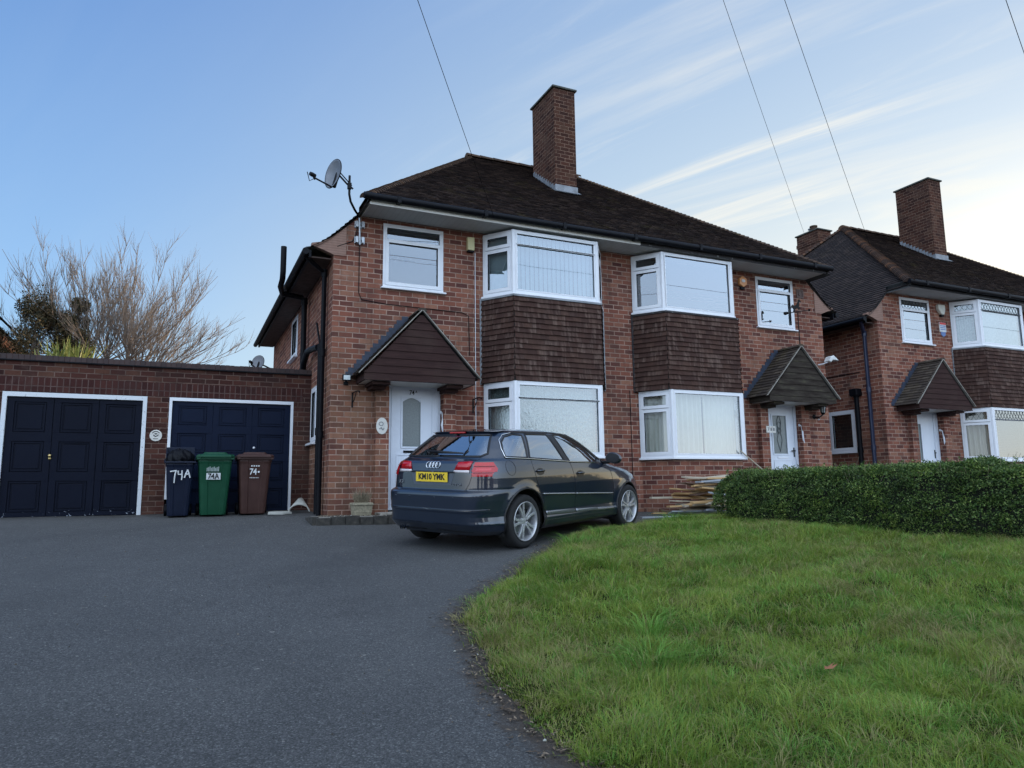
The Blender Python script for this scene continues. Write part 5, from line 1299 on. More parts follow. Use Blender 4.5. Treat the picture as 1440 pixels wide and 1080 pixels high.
def I1(z, xs, ys): return float(np.interp(z, xs, ys))
WZ = ([.19,.215,.24,.30,.335,.36,.41,.60,.75,.86,.93,1.0,1.06,1.1,1.2,1.3,1.36,1.40,1.43,1.45,1.462,1.47],[.80,.845,.872,.886,.888,.878,.868,.884,.890,.884,.872,.852,.828,.805,.760,.705,.665,.622,.545,.44,.32,.20])
RXk = ([.19,.25,.32,.455,.475,.50,.66,.69,.705,.72,.93,1.03,1.06,1.09,1.40,1.425,1.45,1.462,1.47],[.20,.12,.055,.042,.030,.034,.028,.040,.075,.118,.128,.150,.175,.235,.615,.68,.84,.98,1.15])
FXk = ([.19,.3,.5,.6,.70,.78,.85,.90,.95,1.0,1.05,1.139,1.268,1.394,1.43,1.45,1.462,1.47],[4.18,4.27,4.286,4.27,4.22,4.12,3.95,3.75,3.48,3.27,3.13,2.98,2.74,2.44,2.25,2.05,1.9,1.7])
NRk = ([.2,.6,.9,1.06,1.2,1.45],[7.,7.,6.5,5.5,5.0,4.0]); NFk = ([.2,.6,.9,1.05,1.3,1.45],[4.2,4.2,4.0,3.6,3.4,3.0])
zs = sorted(set([round(z,4) for z in np.concatenate([np.arange(.19,1.38,.0135), WZ[0], RXk[0], np.arange(1.38,1.45,.008), [1.455,1.459,1.465,1.468]])]))
zs = [zs[0]]+[b for a, b in zip(zs, zs[1:]) if b-a > .003]
KN = 190
def outline(z):
    w_, xr, xf = I1(z, *WZ), I1(z, *RXk), I1(z, *FXk); c = (xr+xf)/2; a = (xf-xr)/2; nr, nf = I1(z, *NRk), I1(z, *NFk)
    th = np.linspace(PI, 0, 900); cs, sn = np.cos(th), np.sin(th)
    nn = np.where(cs < 0, nr, nf); x = c+a*np.sign(cs)*np.abs(cs)**(2/nn); y = w_*np.abs(sn)**(2/nn)
    # front wings: slight plan taper at the nose, hatch taper at the tail
    s_ = np.concatenate([[0], np.cumsum(np.hypot(np.diff(x), np.diff(y)))]); t = np.linspace(0, s_[-1], KN)
    return np.interp(t, s_, x), np.interp(t, s_, y)
VV = []; 
for z in zs:
    x, y = outline(z)
    # bonnet crown & roof crown: centre of a level is a touch higher than its edge
    zz = np.full(KN, z)
    VV.append(np.stack([x, y, zz], 1))
VV = np.array(VV)      # level, k, 3
# arches
AR = [(.845, .338, .385), (3.45, .318, .372)]
def snap(V):
    for (ax, az, ar) in AR:
        d = np.hypot(V[...,0]-ax, V[...,2]-az); m = (np.abs(d-ar) < .0095) & (np.abs(V[...,1]) > .5)
        sc_ = np.where(m, ar/np.maximum(d, 1e-6), 1)
        V[...,0] = np.where(m, ax+(V[...,0]-ax)*sc_, V[...,0]); V[...,2] = np.where(m, az+(V[...,2]-az)*sc_, V[...,2])
    return V
VV = snap(VV)
# flare round the arches
for (ax, az, ar) in AR:
    d = np.hypot(VV[...,0]-ax, VV[...,2]-az); g_ = .016*np.exp(-((d-ar)/.05)**2)*(VV[...,1] > .5)*(d > ar-.02); VV[...,1] += g_
nl = len(zs)
Vr = VV.copy(); Vr[...,1] *= -1
top = np.array([[1.42,0,1.4715]])
V_ = np.concatenate([VV.reshape(-1,3), Vr.reshape(-1,3), top]); I = np.arange(nl*KN).reshape(nl, KN)
def quads(I, fl):
    a, b, c, d = I[:-1,:-1], I[:-1,1:], I[1:,1:], I[1:,:-1]
    return np.stack([a.ravel(), b.ravel(), c.ravel(), d.ravel()] if fl else [d.ravel(), c.ravel(), b.ravel(), a.ravel()], 1)
Q = np.concatenate([quads(I, False), quads(I+nl*KN, True)])
full_tri = [tuple(q) for q in Q]
BV = BVHTree.FromPolygons([tuple(v) for v in V_], full_tri)
SIDE_POLY = {
 'quarter': [(.600,1.108),(.990,1.092),(1.085,1.375),(.93,1.385),(.775,1.355),(.68,1.29),(.615,1.19)],
 'reardoor': [(1.035,1.088),(1.785,1.040),(1.70,1.22),(1.63,1.385),(1.16,1.388)],
 'frontdoor': [(1.90,1.020),(2.63,.998),(2.72,1.06),(2.60,1.145),(2.40,1.275),(2.14,1.362),(1.98,1.38),(1.76,1.383),(1.82,1.22)]}
REAR_POLY = [(-.60,1.115),(.60,1.115),(.64,1.15),(.54,1.30),(.49,1.378),(-.49,1.378),(-.54,1.30),(-.64,1.15)]
WS_POLY = [(-.66,1.03),(.66,1.03),(.62,1.2),(.53,1.385),(-.53,1.385),(-.62,1.2)]
def inpoly(P, poly): return inside(P, np.array(poly))
cen = V_[Q].mean(1)
rm = np.zeros(len(Q), bool)
sd_ = np.abs(cen[:,1]) > .45
for p in SIDE_POLY.values(): rm |= inpoly(cen[:,[0,2]], p) & sd_ & (cen[:,0] < 3)
rm |= inpoly(cen[:,1:3], REAR_POLY) & (cen[:,0] < .75)
rm |= inpoly(cen[:,1:3], WS_POLY) & (cen[:,0] > 2.2)
for (ax, az, ar) in AR: rm |= (np.hypot(cen[:,0]-ax, cen[:,2]-az) < ar-.001) & sd_
me = np_mesh('body', V_, quads=Q[~rm], tris=[(int(I[-1,i]), int(I[-1,i+1]), len(V_)-1) for i in range(KN-1)]+[(int(I[-1,i+1])+nl*KN, int(I[-1,i])+nl*KN, len(V_)-1) for i in range(KN-1)], mat=MAT['car'], smooth=True)
bm = bmesh.new(); bm.from_mesh(me); bmesh.ops.remove_doubles(bm, verts=bm.verts, dist=1e-5); bmesh.ops.delete(bm, geom=[v for v in bm.verts if not v.link_faces], context='VERTS'); bmesh.ops.recalc_face_normals(bm, faces=bm.faces); bm.to_mesh(me); bm.free()
body = bpy.data.objects.new('body', me); col.objects.link(body); body.parent = car; WL[body.name] = Vector((0,0,0))

def proj(kind, a, b, side=-1):
    if kind == 'side': o, d = Vector((a, 2*side, b)), Vector((0, -side, 0))
    elif kind == 'rear': o, d = Vector((-1, a, b)), Vector((1, 0, 0))
    else: o, d = Vector((6, a, b)), Vector((-1, 0, 0))
    h = BV.ray_cast(o, d)
    if h[0] is None: return None, None
    n = h[1]; n = n if n.dot(d) < 0 else -n
    return h[0], n
def patch(name, kind, poly, off, mat, parent, side=-1, step=.045, thick=0, hole=None):
    bm = bmesh.new(); vs = [bm.verts.new((a, b, 0)) for a, b in poly]; bm.faces.new(vs)
    if hole:
        pass
    xs_ = [p[0] for p in poly]; ys_ = [p[1] for p in poly]
    for ax, lo_, hi_ in ((0, min(xs_), max(xs_)), (1, min(ys_), max(ys_))):
        v = lo_+step
        while v < hi_:
            g_ = bm.verts[:]+bm.edges[:]+bm.faces[:]; bmesh.ops.bisect_plane(bm, geom=g_, plane_co=(v,v,0), plane_no=(1,0,0) if ax == 0 else (0,1,0)); v += step
    bmesh.ops.triangulate(bm, faces=bm.faces[:])
    for v in bm.verts:
        p, n = proj(kind, v.co.x, v.co.y, side)
        if p is None: p, n = Vector((v.co.x if kind == 'side' else .3, .8*side if kind == 'side' else v.co.x, v.co.y)), Vector((0,side,0))
        v.co = p+n*off
    bmesh.ops.recalc_face_normals(bm, faces=bm.faces)
    me = bpy.data.meshes.new(name); bm.to_mesh(me); bm.free()
    for p in me.polygons: p.use_smooth = True
    me.materials.append(MAT[mat]); o = bpy.data.objects.new(name, me); col.objects.link(o)
    if parent is not None: o.parent = parent; WL[o.name] = Vector((0,0,0))
    if thick: s_ = o.modifiers.new('t', 'SOLIDIFY'); s_.thickness = thick; s_.offset = 0
    return o
def dens(pts, st=.03, closed=False):
    r = []; P = pts+[pts[0]] if closed else pts
    for a, b in zip(P, P[1:]):
        L = math.hypot(b[0]-a[0], b[1]-a[1]); n = max(1, int(L/st)); r += [(a[0]+(b[0]-a[0])*i/n, a[1]+(b[1]-a[1])*i/n) for i in range(n)]
    if not closed: r.append(P[-1])
    else: r.append(P[0])
    return r
def line(mb, kind, pts, r, off=0, side=-1, closed=False, flat=1.0, n=6):
    q = []
    for a, b in dens(pts, .03, closed):
        p, nn = proj(kind, a, b, side)
        if p is not None: q.append(p+nn*off)
    if len(q) > 1: mb.tube(q, r, n, caps=not closed)
for side in (-1, 1):
    gl_ = []
    for nm, p in SIDE_POLY.items():
        g_ = patch('side_window', 'side', p, -.002, 'glass_car', car, side)
        m = MB(); line(m, 'side', p, .012, -.001, side, True, n=8); m.build('seal', 'trim', g_, smooth=True)
    m = MB(); outer = [(.585,1.095),(1.0,1.075),(1.84,1.025),(2.66,.985),(2.80,1.02)]
    line(m, 'side', outer, .006, .010, side); line(m, 'side', [(.585,1.095),(.60,1.2),(.665,1.31),(.765,1.375),(.93,1.402)], .006, .008, side)
    m.build('window_trim', 'chrome', body, smooth=True)
    m = MB(); line(m, 'side', [(.93,1.402),(1.7,1.408),(2.05,1.392),(2.3,1.335),(2.55,1.215),(2.78,1.055),(2.86,.985)], .010, .004, side); m.build('roof_trim', 'trim', body, smooth=True)
    # B pillar
    patch('pillar', 'side', [(1.80,1.04),(1.885,1.03),(1.80,1.22),(1.745,1.385),(1.645,1.387),(1.72,1.22)], .004, 'trim', body, side)
    # door outlines
    for nm, p in (('door', [(1.035,1.085),(1.04,.98),(1.075,.83),(1.12,.74),(1.19,.64),(1.25,.52),(1.27,.40),(1.28,.30),(1.97,.30),(1.972,.60),(1.955,.80),(1.90,1.0),(1.86,1.03)]), ('door', [(1.975,.30),(2.98,.29),(3.01,.40),(3.0,.60),(2.96,.80),(2.90,.95),(2.86,.985),(2.66,.99),(1.92,1.02)])):
        m = MB(); line(m, 'side', p, .0035, .0, side, n=5); ob = m.build('door_seam', 'trim', body)
    for (xa, xb, z) in ((1.095,1.255,.915),(2.02,2.175,.857)):
        patch('handle_recess', 'side', [((xa+xb)/2+.085*math.cos(t), z+.045*math.sin(t)) for t in [2*PI*i/16 for i in range(16)]], .0025, 'trim', body, side, .03)
        m = MB(); q = []
        for i in range(9):
            p, n_ = proj('side', xa+(xb-xa)*i/8, z+.008, side); q.append(p+n_*(.012+.022*math.sin(PI*i/8)))
        m.tube(q, .012, 8); m.build('door_handle', 'car', body, smooth=True)
    m = MB(); line(m, 'side', [(.61+.082*math.cos(t), .975+.088*math.sin(t)) for t in [2*PI*i/24 for i in range(24)]], .0025, .001, side, True, n=5); 
    if side < 0: m.build('fuel_flap', 'trim', body)
    for (p) in ([(1.215,.635),(1.965,.600)], [(1.985,.598),(2.98,.548)]):
        m = MB(); line(m, 'side', p, .011, .006, side, n=6); m.build('rubbing_strip', 'strip', body, smooth=True)
    for p in ([(1.285,.415),(1.965,.395),(1.965,.345),(1.285,.362)], [(1.985,.394),(3.0,.355),(3.0,.322),(1.985,.344)]):
        patch('sill_highlight', 'side', p, .006, 'sillhighlight', body, side, .05, .006)  # pale patch paints the sky reflected in the lower door crease
    # arches lip, well
    for (ax, az, ar) in AR:
        m = MB(); a0_, a1_ = -.36, PI+.36; pts = []
        for i in range(37):
            t = a0_+(a1_-a0_)*i/36; p, n_ = proj('side', ax+(ar+.012)*math.cos(t), az+(ar+.012)*math.sin(t), side)
            if p is not None and p.z > .18: pts.append(p+n_*.003-Vector((math.cos(t),0,math.sin(t)))*.014)
        if len(pts) > 2: m.tube(pts, .014, 8)
        m.build('arch_lip', 'trim' , body, smooth=True)
        m = MB(); R_ = ar+.01; n_ = 24
        ring_ = [(ax+R_*math.cos(-.45+(PI+.9)*i/n_), az+R_*math.sin(-.45+(PI+.9)*i/n_)) for i in range(n_+1)]
        for a, b in zip(ring_, ring_[1:]): m.face([(a[0],side*.84,a[1]),(b[0],side*.84,b[1]),(b[0],side*.52,b[1]),(a[0],side*.52,a[1])])
        m.face([(a[0],side*.52,a[1]) for a in ring_]); m.build('wheel_arch', 'tyre', body)
    # mirror
    m = bmesh.new(); bmesh.ops.create_icosphere(m, subdivisions=3, radius=1)
    for v in m.verts:
        x, y, z = v.co; v.co = Vector((2.835+(.085 if x > 0 else .040)*x, side*(.985+.125*y), 1.055+.082*z+.015*y*side))
    me = bpy.data.meshes.new('mirror'); m.to_mesh(me); m.free(); me.materials.append(MAT['car']); 
    for p in me.polygons: p.use_smooth = True
    o = bpy.data.objects.new('wing_mirror', me); col.objects.link(o); o.parent = car; WL[o.name] = Vector((0,0,0))
    m = MB(); m.tube([(2.82,side*.80,.985),(2.83,side*.90,1.0),(2.835,side*.95,1.03)], .026, 8); m.build('mirror_arm', 'trim', o, smooth=True)
    m = MB(); m.prism([(.115*math.cos(t), .068*math.sin(t)) for t in [2*PI*i/20 for i in range(20)]], (2.798,side*.985,1.056), (0,1,0), (0,0,1), (-1,0,0), 0, .004); m.build('mirror_glass', 'trim', o)

# rear: glass, seams, lamps, plate
def rear_smooth():
    g_ = patch('rear_window', 'rear', REAR_POLY, -.002, 'glass_car', car)
    m = MB(); line(m, 'rear', REAR_POLY, .015, -.001, closed=True, n=8); m.build('seal', 'trim', g_, smooth=True); return g_
rw = rear_smooth()
g_ = patch('windscreen', 'front', WS_POLY, -.002, 'glass_car', car, step=.07); m = MB(); line(m, 'front', WS_POLY, .015, -.001, closed=True, n=8); m.build('seal', 'trim', g_, smooth=True)
m = MB()
for s_ in (-1, 1): line(m, 'rear', [(s_*.53,.712),(s_*.585,.80),(s_*.61,.885),(s_*.60,.95),(s_*.585,1.04),(s_*.62,1.09)], .0035, .0, n=5)
line(m, 'rear', [(-.53,.712),(.53,.712)], .004, 0, n=5); m.build('tailgate_seam', 'trim', body)
# tailgate recess frame around plate
m = MB(); line(m, 'rear', [(-.36,.93),(.36,.93)], .011, .006, n=6); m.build('grip_strip', 'trim', body)
patch('plate_recess', 'rear', [(-.36,.925),(.36,.925),(.31,.775),(-.31,.775)], .002, 'trim2', body, step=.08)
pn = Vector((-1,0,.05)).normalized(); px_ = .112; m = MB(); m.obox((px_,0,.868), (0,-1,0), (0,0,1), (-1,0,0), -.265, .265, -.058, .058, 0, .006); pl = m.build('number_plate', 'plate', car, bevel=.002)
text_mesh('KM10 YMK', .098, (px_-.0075, 0, .868), (0,-1,0), (0,0,1), 'ink', pl, xs=.94, bold=.0035, thick=.001)
for i in range(4):
    m = MB(); c_ = (.085-.052*i-.005); q = []
    for j in range(25):
        t = 2*PI*j/24; p, n_ = proj('rear', c_+.037*math.cos(t), 1.012+.037*math.sin(t)); q.append(p+n_*.006)
    m.tube(q, .0055, 6, caps=False); m.build('emblem_ring', 'chrome', car, smooth=True)
text_mesh('A3', .062, (.1155, .535, .800), (0,-1,0), (0,0,1), 'chrome', car, 'badge', thick=.002, bold=.001)
text_mesh('2.0 TDI', .046, (.1165, -.385, .785), (0,-1,0), (0,0,1), 'chrome', car, 'badge', thick=.002, bold=.0005, xs=1.25)
for s_ in (-1, 1):
    inn = [(s_*.36,.955),(s_*.40,1.045),(s_*.585,1.055),(s_*.575,.955)]
    o = patch('tail_lamp', 'rear', inn, .008, 'lampred', car, step=.06, thick=.012); o2 = patch('reversing_lens', 'rear', [(s_*.352,.930),(s_*.36,.953),(s_*.575,.953),(s_*.578,.922)], .009, 'lampclear', o, step=.06, thick=.012)
    # outer cluster wraps round the corner: sample angles around plan from (y=.60 rear) to side x=.36
    vs = []; zA = [.885,.895,.905,.918,.930,.943,.955,.968,.98,.993,1.005,1.018,1.030,1.041,1.050]
    def corner(z, u):   # u in 0..1 from rear to side
        x, y = outline(z); s0 = np.searchsorted(y, .60); e0 = np.searchsorted(x, .385 if z > .93 else .32); 
        k_ = s0+(e0-s0)*u; i_ = int(k_); f_ = k_-i_; X_ = x[i_]*(1-f_)+x[i_+1]*f_; Y_ = y[i_]*(1-f_)+y[i_+1]*f_; tx, ty = x[i_+1]-x[i_], y[i_+1]-y[i_]; l_ = math.hypot(tx, ty); return Vector((X_-ty/l_*.010*1.0*(1), s_*(Y_+tx/l_*.010), z))
    m1, m2 = MB(), MB(); NU = 14
    for a, b in zip(zA, zA[1:]):
        for u in range(NU):
            u0, u1 = u/NU, (u+1)/NU
            lim_ = lambda z: 1.0-(abs(z-.975)/.09)**2*.10
            P_ = [corner(a, u0*lim_(a)), corner(a, u1*lim_(a)), corner(b, u1*lim_(b)), corner(b, u0*lim_(b))]
            band = (.955 <= a < .98 and 2 <= u <= 9)
            (m2 if band else m1).face(P_)
    o = m1.build('tail_lamp', 'lampred', car, smooth=True); m2.build('indicator_lens', 'lampclear2', o, smooth=True)
    m3 = MB(); 
    for zz in (.93, 1.005): m3.tube([corner(zz, u/10*.9+.03)+Vector((-.003,s_*.002,0)) for u in range(11)], .0045, 5)
    m3.build('lens_rib', 'lampdark', o)
# wiper, spoiler with stop lamp, bumper line sensors, exhaust
m = MB(); p0, n0 = proj('rear', .20, 1.145); p1, n1 = proj('rear', -.36, 1.14); m.tube([p0+n0*.035, p0*.6+p1*.4+n0*.03, p1+n1*.02], [.024,.018,.008], 8); m.lathe([(0,.05),(.03,.045),(.035,.0)], p0, n0, 14); m.build('rear_wiper', 'trim', car, smooth=True)
m = MB(); n = 24; up_, dn_ = [], []
for i in range(n+1):
    y = -.53+1.06*i/n; c_ = 1-(abs(y)/.53)**3; x0 = .615+.10*(1-c_); up_.append((x0-.03, y, 1.418+.010*c_)); dn_.append((x0+.02, y, 1.396))
bk_ = [(.90, p[1], 1.452+.004*(1-(p[1]/.6)**2)-.035*abs(p[1])) for p in up_]
for i in range(n): m.face([up_[i], up_[i+1], bk_[i+1], bk_[i]]); m.face([dn_[i], dn_[i+1], up_[i+1], up_[i]])
so_ = m.build('roof_spoiler', 'car', car, smooth=True, autos=50)
m = MB(); m.box(.578,.60,-.13,.13,1.404,1.420); m.build('stop_lamp', 'lampred', so_)
m = MB()
for y in (-.42,-.12,.30,.55):
    p, n_ = proj('rear', y, .63); m.lathe([(0,.006),(.011,.005),(.012,0)], p, n_, 10)
m.build('parking_sensor', 'car', body)
m = MB(); line(m, 'rear', [(-.80,.50),(-.4,.493),(.4,.493),(.80,.50)], .006, .001, n=6); m.build('bumper_crease', 'car', body, smooth=True)
patch('lower_bumper', 'rear', [(-.62,.23),(.62,.23),(.70,.33),(-.70,.33)], .004, 'trim', body, step=.1)
m = MB(); m.tube([(.09,.50,.235),(.35,.50,.25)], .028, 12, caps=False); m.tube([(.09,.42,.235),(.35,.42,.25)], .028, 12, caps=False); m.build('exhaust', 'chrome', car)
m = MB(); m.box(.30, 4.0, -.62, .62, .19, .23); m.box(.2,.45,-.6,.6,.23,.6); m.build('underbody', 'tyre', car)
# interior
def rbox(m, x0, x1, y0, y1, z0, z1): m.box(x0,x1,y0,y1,z0,z1)
for (x, y) in ((1.95,.37),(1.95,-.37)):
    m = MB(); m.box(x, x+.5, y-.25, y+.25, .45, .62); m.obox((x-.02,y,.58), (0,1,0), (-.22,0,1), (1,0,0), -.24, .24, 0, .60, -.06, .06); m.build('front_seat', 'seat', car, bevel=.04)
    m = MB(); m.obox((x-.17,y,1.20), (0,1,0), (-.15,0,1), (1,0,0), -.13, .13, 0, .17, -.05, .05); m.build('headrest', 'seat', car, bevel=.035)
m = MB(); m.obox((.98,0,.55), (0,1,0), (-.18,0,1), (1,0,0), -.62, .62, 0, .56, -.06, .06); m.box(1.0,1.5,-.62,.62,.45,.62); m.build('rear_seat', 'seat', car, bevel=.04)
for y in (-.38, .38): m = MB(); m.box(.87,.95,y-.12,y+.12,1.10,1.21); m.build('headrest', 'seat', car, bevel=.03)
m = MB(); m.box(2.75,3.15,-.66,.66,.70,1.0); m.build('dashboard', 'seat', car, bevel=.05)
m = MB(); m.tube([(2.66+.05*math.sin(t), .37+.18*math.cos(t)*-1, .98+.17*math.sin(t)) for t in [2*PI*i/20 for i in range(21)]], .014, 6); 
for v_ in range(len(m.v)): m.v[v_] = (m.v[v_][0], -m.v[v_][1], m.v[v_][2])
m.build('steering_wheel', 'trim', car)
m = MB(); m.box(2.50,2.53,-.11,.11,1.27,1.33); m.build('rear_view_mirror', 'trim', car, bevel=.01)
m = MB(); m.box(.45,.95,-.55,.55,1.02,1.04); m.build('parcel_shelf', 'seat', car)
m = MB(); m.box(.4,3.1,-.78,.78,.40,.45); m.build('cabin_floor', 'seat', car)
# wheels
def wheel(x, y, s_, zc):
    w_ = bpy.data.objects.new('wheel', None)
    R_ = .322
    m = MB(); m.lathe([(.232,-.10),(.27,-.112),(.305,-.105),(R_,-.085),(R_+.002,0),(R_,.085),(.305,.105),(.27,.112),(.232,.10)], (0,0,0), (0,1,0), 48)
    for g_ in (-.05,0,.05): m.lathe([(R_+.0005,g_-.004),(R_-.004,g_),(R_+.0005,g_+.004)], (0,0,0), (0,1,0), 48)
    ty = m.build('wheel', 'tyre', None, smooth=True, autos=40)
    ty.parent = car; ty.location = (x, y, zc); ty.rotation_euler = (0, .35*x, 0 if s_ > 0 else PI); WL[ty.name] = Vector((0,0,0))
    m = MB(); m.lathe([(.236,.100),(.240,.112),(.232,.116),(.222,.100),(.215,.02),(.21,-.09),(.236,-.10)], (0,0,0), (0,1,0), 48)
    m.lathe([(0,.088),(.035,.088),(.055,.080),(.062,.065),(.062,.03),(0,.03)], (0,0,0), (0,1,0), 24)
    for k_ in range(5):
        a = k_*2*PI/5+PI/2; U = Vector((math.cos(a),0,math.sin(a))); T = Vector((-math.sin(a),0,math.cos(a))); N_ = Vector((0,1,0))
        for sg_ in (-1, 1):
            pr_ = [(.040,sg_*.001),(.050,sg_*.030),(.13,sg_*.036),(.222,sg_*.066),(.228,sg_*.030),(.19,sg_*.022),(.14,sg_*.008)]
            m.prism(pr_, (0,.0,0), U, T, N_, .062, .094)
        m.prism([(.04,-.012),(.04,.012),(.125,.012),(.125,-.012)], (0,0,0), U, T, N_, .060, .084)
        m.lathe([(0,.090),(.007,.090),(.007,.08)], U*.034+T*.0, (0,1,0), 8)
    m.build('rim', 'alloy', ty, bevel=.003, smooth=True, autos=35)
    m = MB(); m.lathe([(0,-.02),(.15,-.02),(.15,.0),(0,.0)], (0,0,0), (0,1,0), 32); m.build('brake_disc', 'galv', ty)
    bpy.data.objects.remove(w_)

for x, y, s_ in ((.845,.775,1),(.845,-.775,-1),(3.45,.775,1),(3.45,-.775,-1)): wheel(x, y, s_, .322)

# ------------------------------------------------------------------ grass
def blades(P, h, wd, lean, az, curve, seg2=.55):
    """P: n x 3 roots -> verts n*5, quads, tris"""
    n = len(P); d = np.stack([np.cos(az), np.sin(az)], 1); s = np.stack([-np.sin(az+RNG.normal(0,.9,n)), np.cos(az+RNG.normal(0,.9,n))], 1)
    s /= np.linalg.norm(s, axis=1)[:,None]
    V = np.zeros((n, 5, 3)); hw = wd*.5
    V[:,0,:2] = P[:,:2]-s*hw[:,None]; V[:,1,:2] = P[:,:2]+s*hw[:,None]; V[:,0,2] = V[:,1,2] = P[:,2]
    m = P[:,:2]+d*(lean*h*.35)[:,None]; V[:,2,:2] = m+s*(hw*.8)[:,None]; V[:,3,:2] = m-s*(hw*.8)[:,None]; V[:,2,2] = V[:,3,2] = P[:,2]+h*seg2
    V[:,4,:2] = P[:,:2]+d*(lean*h*(1+curve))[:,None]; V[:,4,2] = P[:,2]+h*(1-.35*lean*curve)
    I = np.arange(n)*5; q = np.stack([I, I+1, I+2, I+3], 1); t = np.stack([I+3, I+2, I+4], 1)
    return V.reshape(-1,3), q, t
N0 = 620000
P = np.stack([RNG.uniform(-.6, 9.0, N0), RNG.uniform(-12.2, -2.0, N0)], 1)
P = P[inside(P)]
rel = P-np.array([CAM.x, CAM.y]); dep = rel@np.array([fw.x, fw.y])/math.hypot(fw.x, fw.y); lat = rel@np.array([rt.x, rt.y])
P = P[(dep > .8) & (np.abs(lat) < dep*.80+.5)]
rel = P-np.array([CAM.x, CAM.y]); dep = rel@np.array([fw.x, fw.y])
keep = RNG.random(len(P)) < np.clip(1.25-dep*.075, .42, 1)
P = P[keep]
e = edge_dist(P)
tuft = _vn(P, 2.6, 8)*.55+_vn(P, 6.5, 9)*.45
tu2 = _vn(P, .9, 12)
h = .030+.075*np.clip((tuft-.45)/.30, 0, 1.3)+.02*RNG.random(len(P))+.02*np.clip((tu2-.5)*3, 0, 1)
h *= .55+.45*np.clip(e/.25, 0, 1)
hedge_d = np.abs((P[:,0]-5.25)-(-(P[:,1]+2.8))*.27)
h *= 1+.35*np.exp(-(hedge_d/.4)**2)
tz_ = 0
for tx, ty, tr, th_ in ((2.05,-4.05,.28,1.7),(2.75,-3.35,.2,1.5),(.95,-7.3,.26,1.7),(.55,-7.9,.28,1.5),(1.15,-6.9,.14,1.9),(4.3,-2.75,.25,1.7),(4.85,-2.6,.2,1.9),(1.5,-5.0,.3,1.2),(3.9,-3.4,.4,1.2),(.1,-6.6,.2,1.3),(2.6,-6.3,.3,1.15),(3.6,-7.6,.3,1.25),(0.2,-9.0,.25,1.4),(1.9,-8.6,.3,1.2)):
    g_ = np.exp(-(((P[:,0]-tx)**2+(P[:,1]-ty)**2)/tr**2)); h = h*(1+(th_-1)*g_)+.03*g_
az = _vn(P, 1.1, 20)*12+RNG.normal(0, 1.1, len(P)); lean = np.clip(RNG.normal(.45, .28, len(P)), 0, 1.3)
h *= RNG.uniform(.6, 1.25, len(P))
V3 = np.concatenate([P, (lawn_z(P)-.004)[:,None]], 1)
wd = (.0022+.0022*RNG.random(len(P)))*np.clip(.75+dep[keep]*.09, 1, 1.8)
dry = np.clip((_vn(P, .75, 31)-.55)*4, 0, 1)*.75+np.clip((_vn(P, 2.3, 33)-.66)*4, 0, 1)*.5
dry += np.clip(1-np.abs(P[:,1]+6.3)/1.2, 0, 1)*np.clip((P[:,0]-2.4)/1.5, 0, 1)*.35
# tufts: blades springing outwards from shared crowns
NT_ = 9000
Tc = np.stack([RNG.uniform(-.3, 8.6, NT_), RNG.uniform(-11.8, -2.1, NT_)], 1); Tc = Tc[inside(Tc)]
rel = Tc-np.array([CAM.x, CAM.y]); dT = rel@np.array([fw.x, fw.y]); lT = rel@np.array([rt.x, rt.y]); Tc = Tc[(dT > .9) & (np.abs(lT) < dT*.8+.5)]
rel = Tc-np.array([CAM.x, CAM.y]); dT = rel@np.array([fw.x, fw.y]); nb_ = np.where(dT < 5, 46, 30)
tid = np.repeat(np.arange(len(Tc)), nb_); nT = len(tid)
tr2 = RNG.uniform(.02, .07, len(Tc)); off = RNG.normal(0, 1, (nT, 2))*tr2[tid][:,None]; PT_ = Tc[tid]+off
thh = (RNG.uniform(.05, .125, len(Tc))*(1+.55*np.clip((_vn(Tc, 1.4, 61)-.5)*3, 0, 1)))[tid]*RNG.uniform(.55, 1.2, nT)*(.6+.4*np.clip(edge_dist(Tc)/.3, 0, 1))[tid]
aT = np.arctan2(off[:,1], off[:,0])+RNG.normal(0, .5, nT); leT = np.clip(RNG.normal(.75, .3, nT), .1, 1.5)
zT = lawn_z(PT_)-.004
dirT = (RNG.random(len(Tc)))
vb, qb, tb = blades(np.concatenate([V3, np.concatenate([PT_, zT[:,None]], 1)]), np.concatenate([h*.8, thh]), np.concatenate([wd, (.0026+.002*RNG.random(nT))*np.clip(.75+dT[tid]*.09, 1, 1.8)]), np.concatenate([lean, leT]), np.concatenate([az, aT]), RNG.uniform(.3, 1.0, len(P)+nT))
rnd = RNG.random(len(P)); isdry = rnd < np.clip(dry*.7+.10, 0, .75); h_is_short = isdry
lush = np.clip(1-np.abs(P[:,1]+3.8+.28*(P[:,0]-4))/1.3, 0, 1)*(P[:,0] > 2.8)
kind_ = np.where(isdry, 2, np.where(RNG.random(len(P)) < .25+.6*lush, 1, 0))
dryT = np.clip((_vn(Tc, .75, 31)-.55)*4, 0, 1)*.75+np.clip((_vn(Tc, 2.3, 33)-.66)*4, 0, 1)*.5+np.clip(1-np.abs(Tc[:,1]+6.3)/1.2, 0, 1)*np.clip((Tc[:,0]-2.4)/1.5, 0, 1)*.35
kT = np.where(dirT < dryT*.45+.06, 2, np.where(RNG.random(len(Tc)) < .42, 1, 0)); kT = np.where(RNG.random(nT) < .14, 2, kT[tid]); kind_ = np.concatenate([kind_, kT])
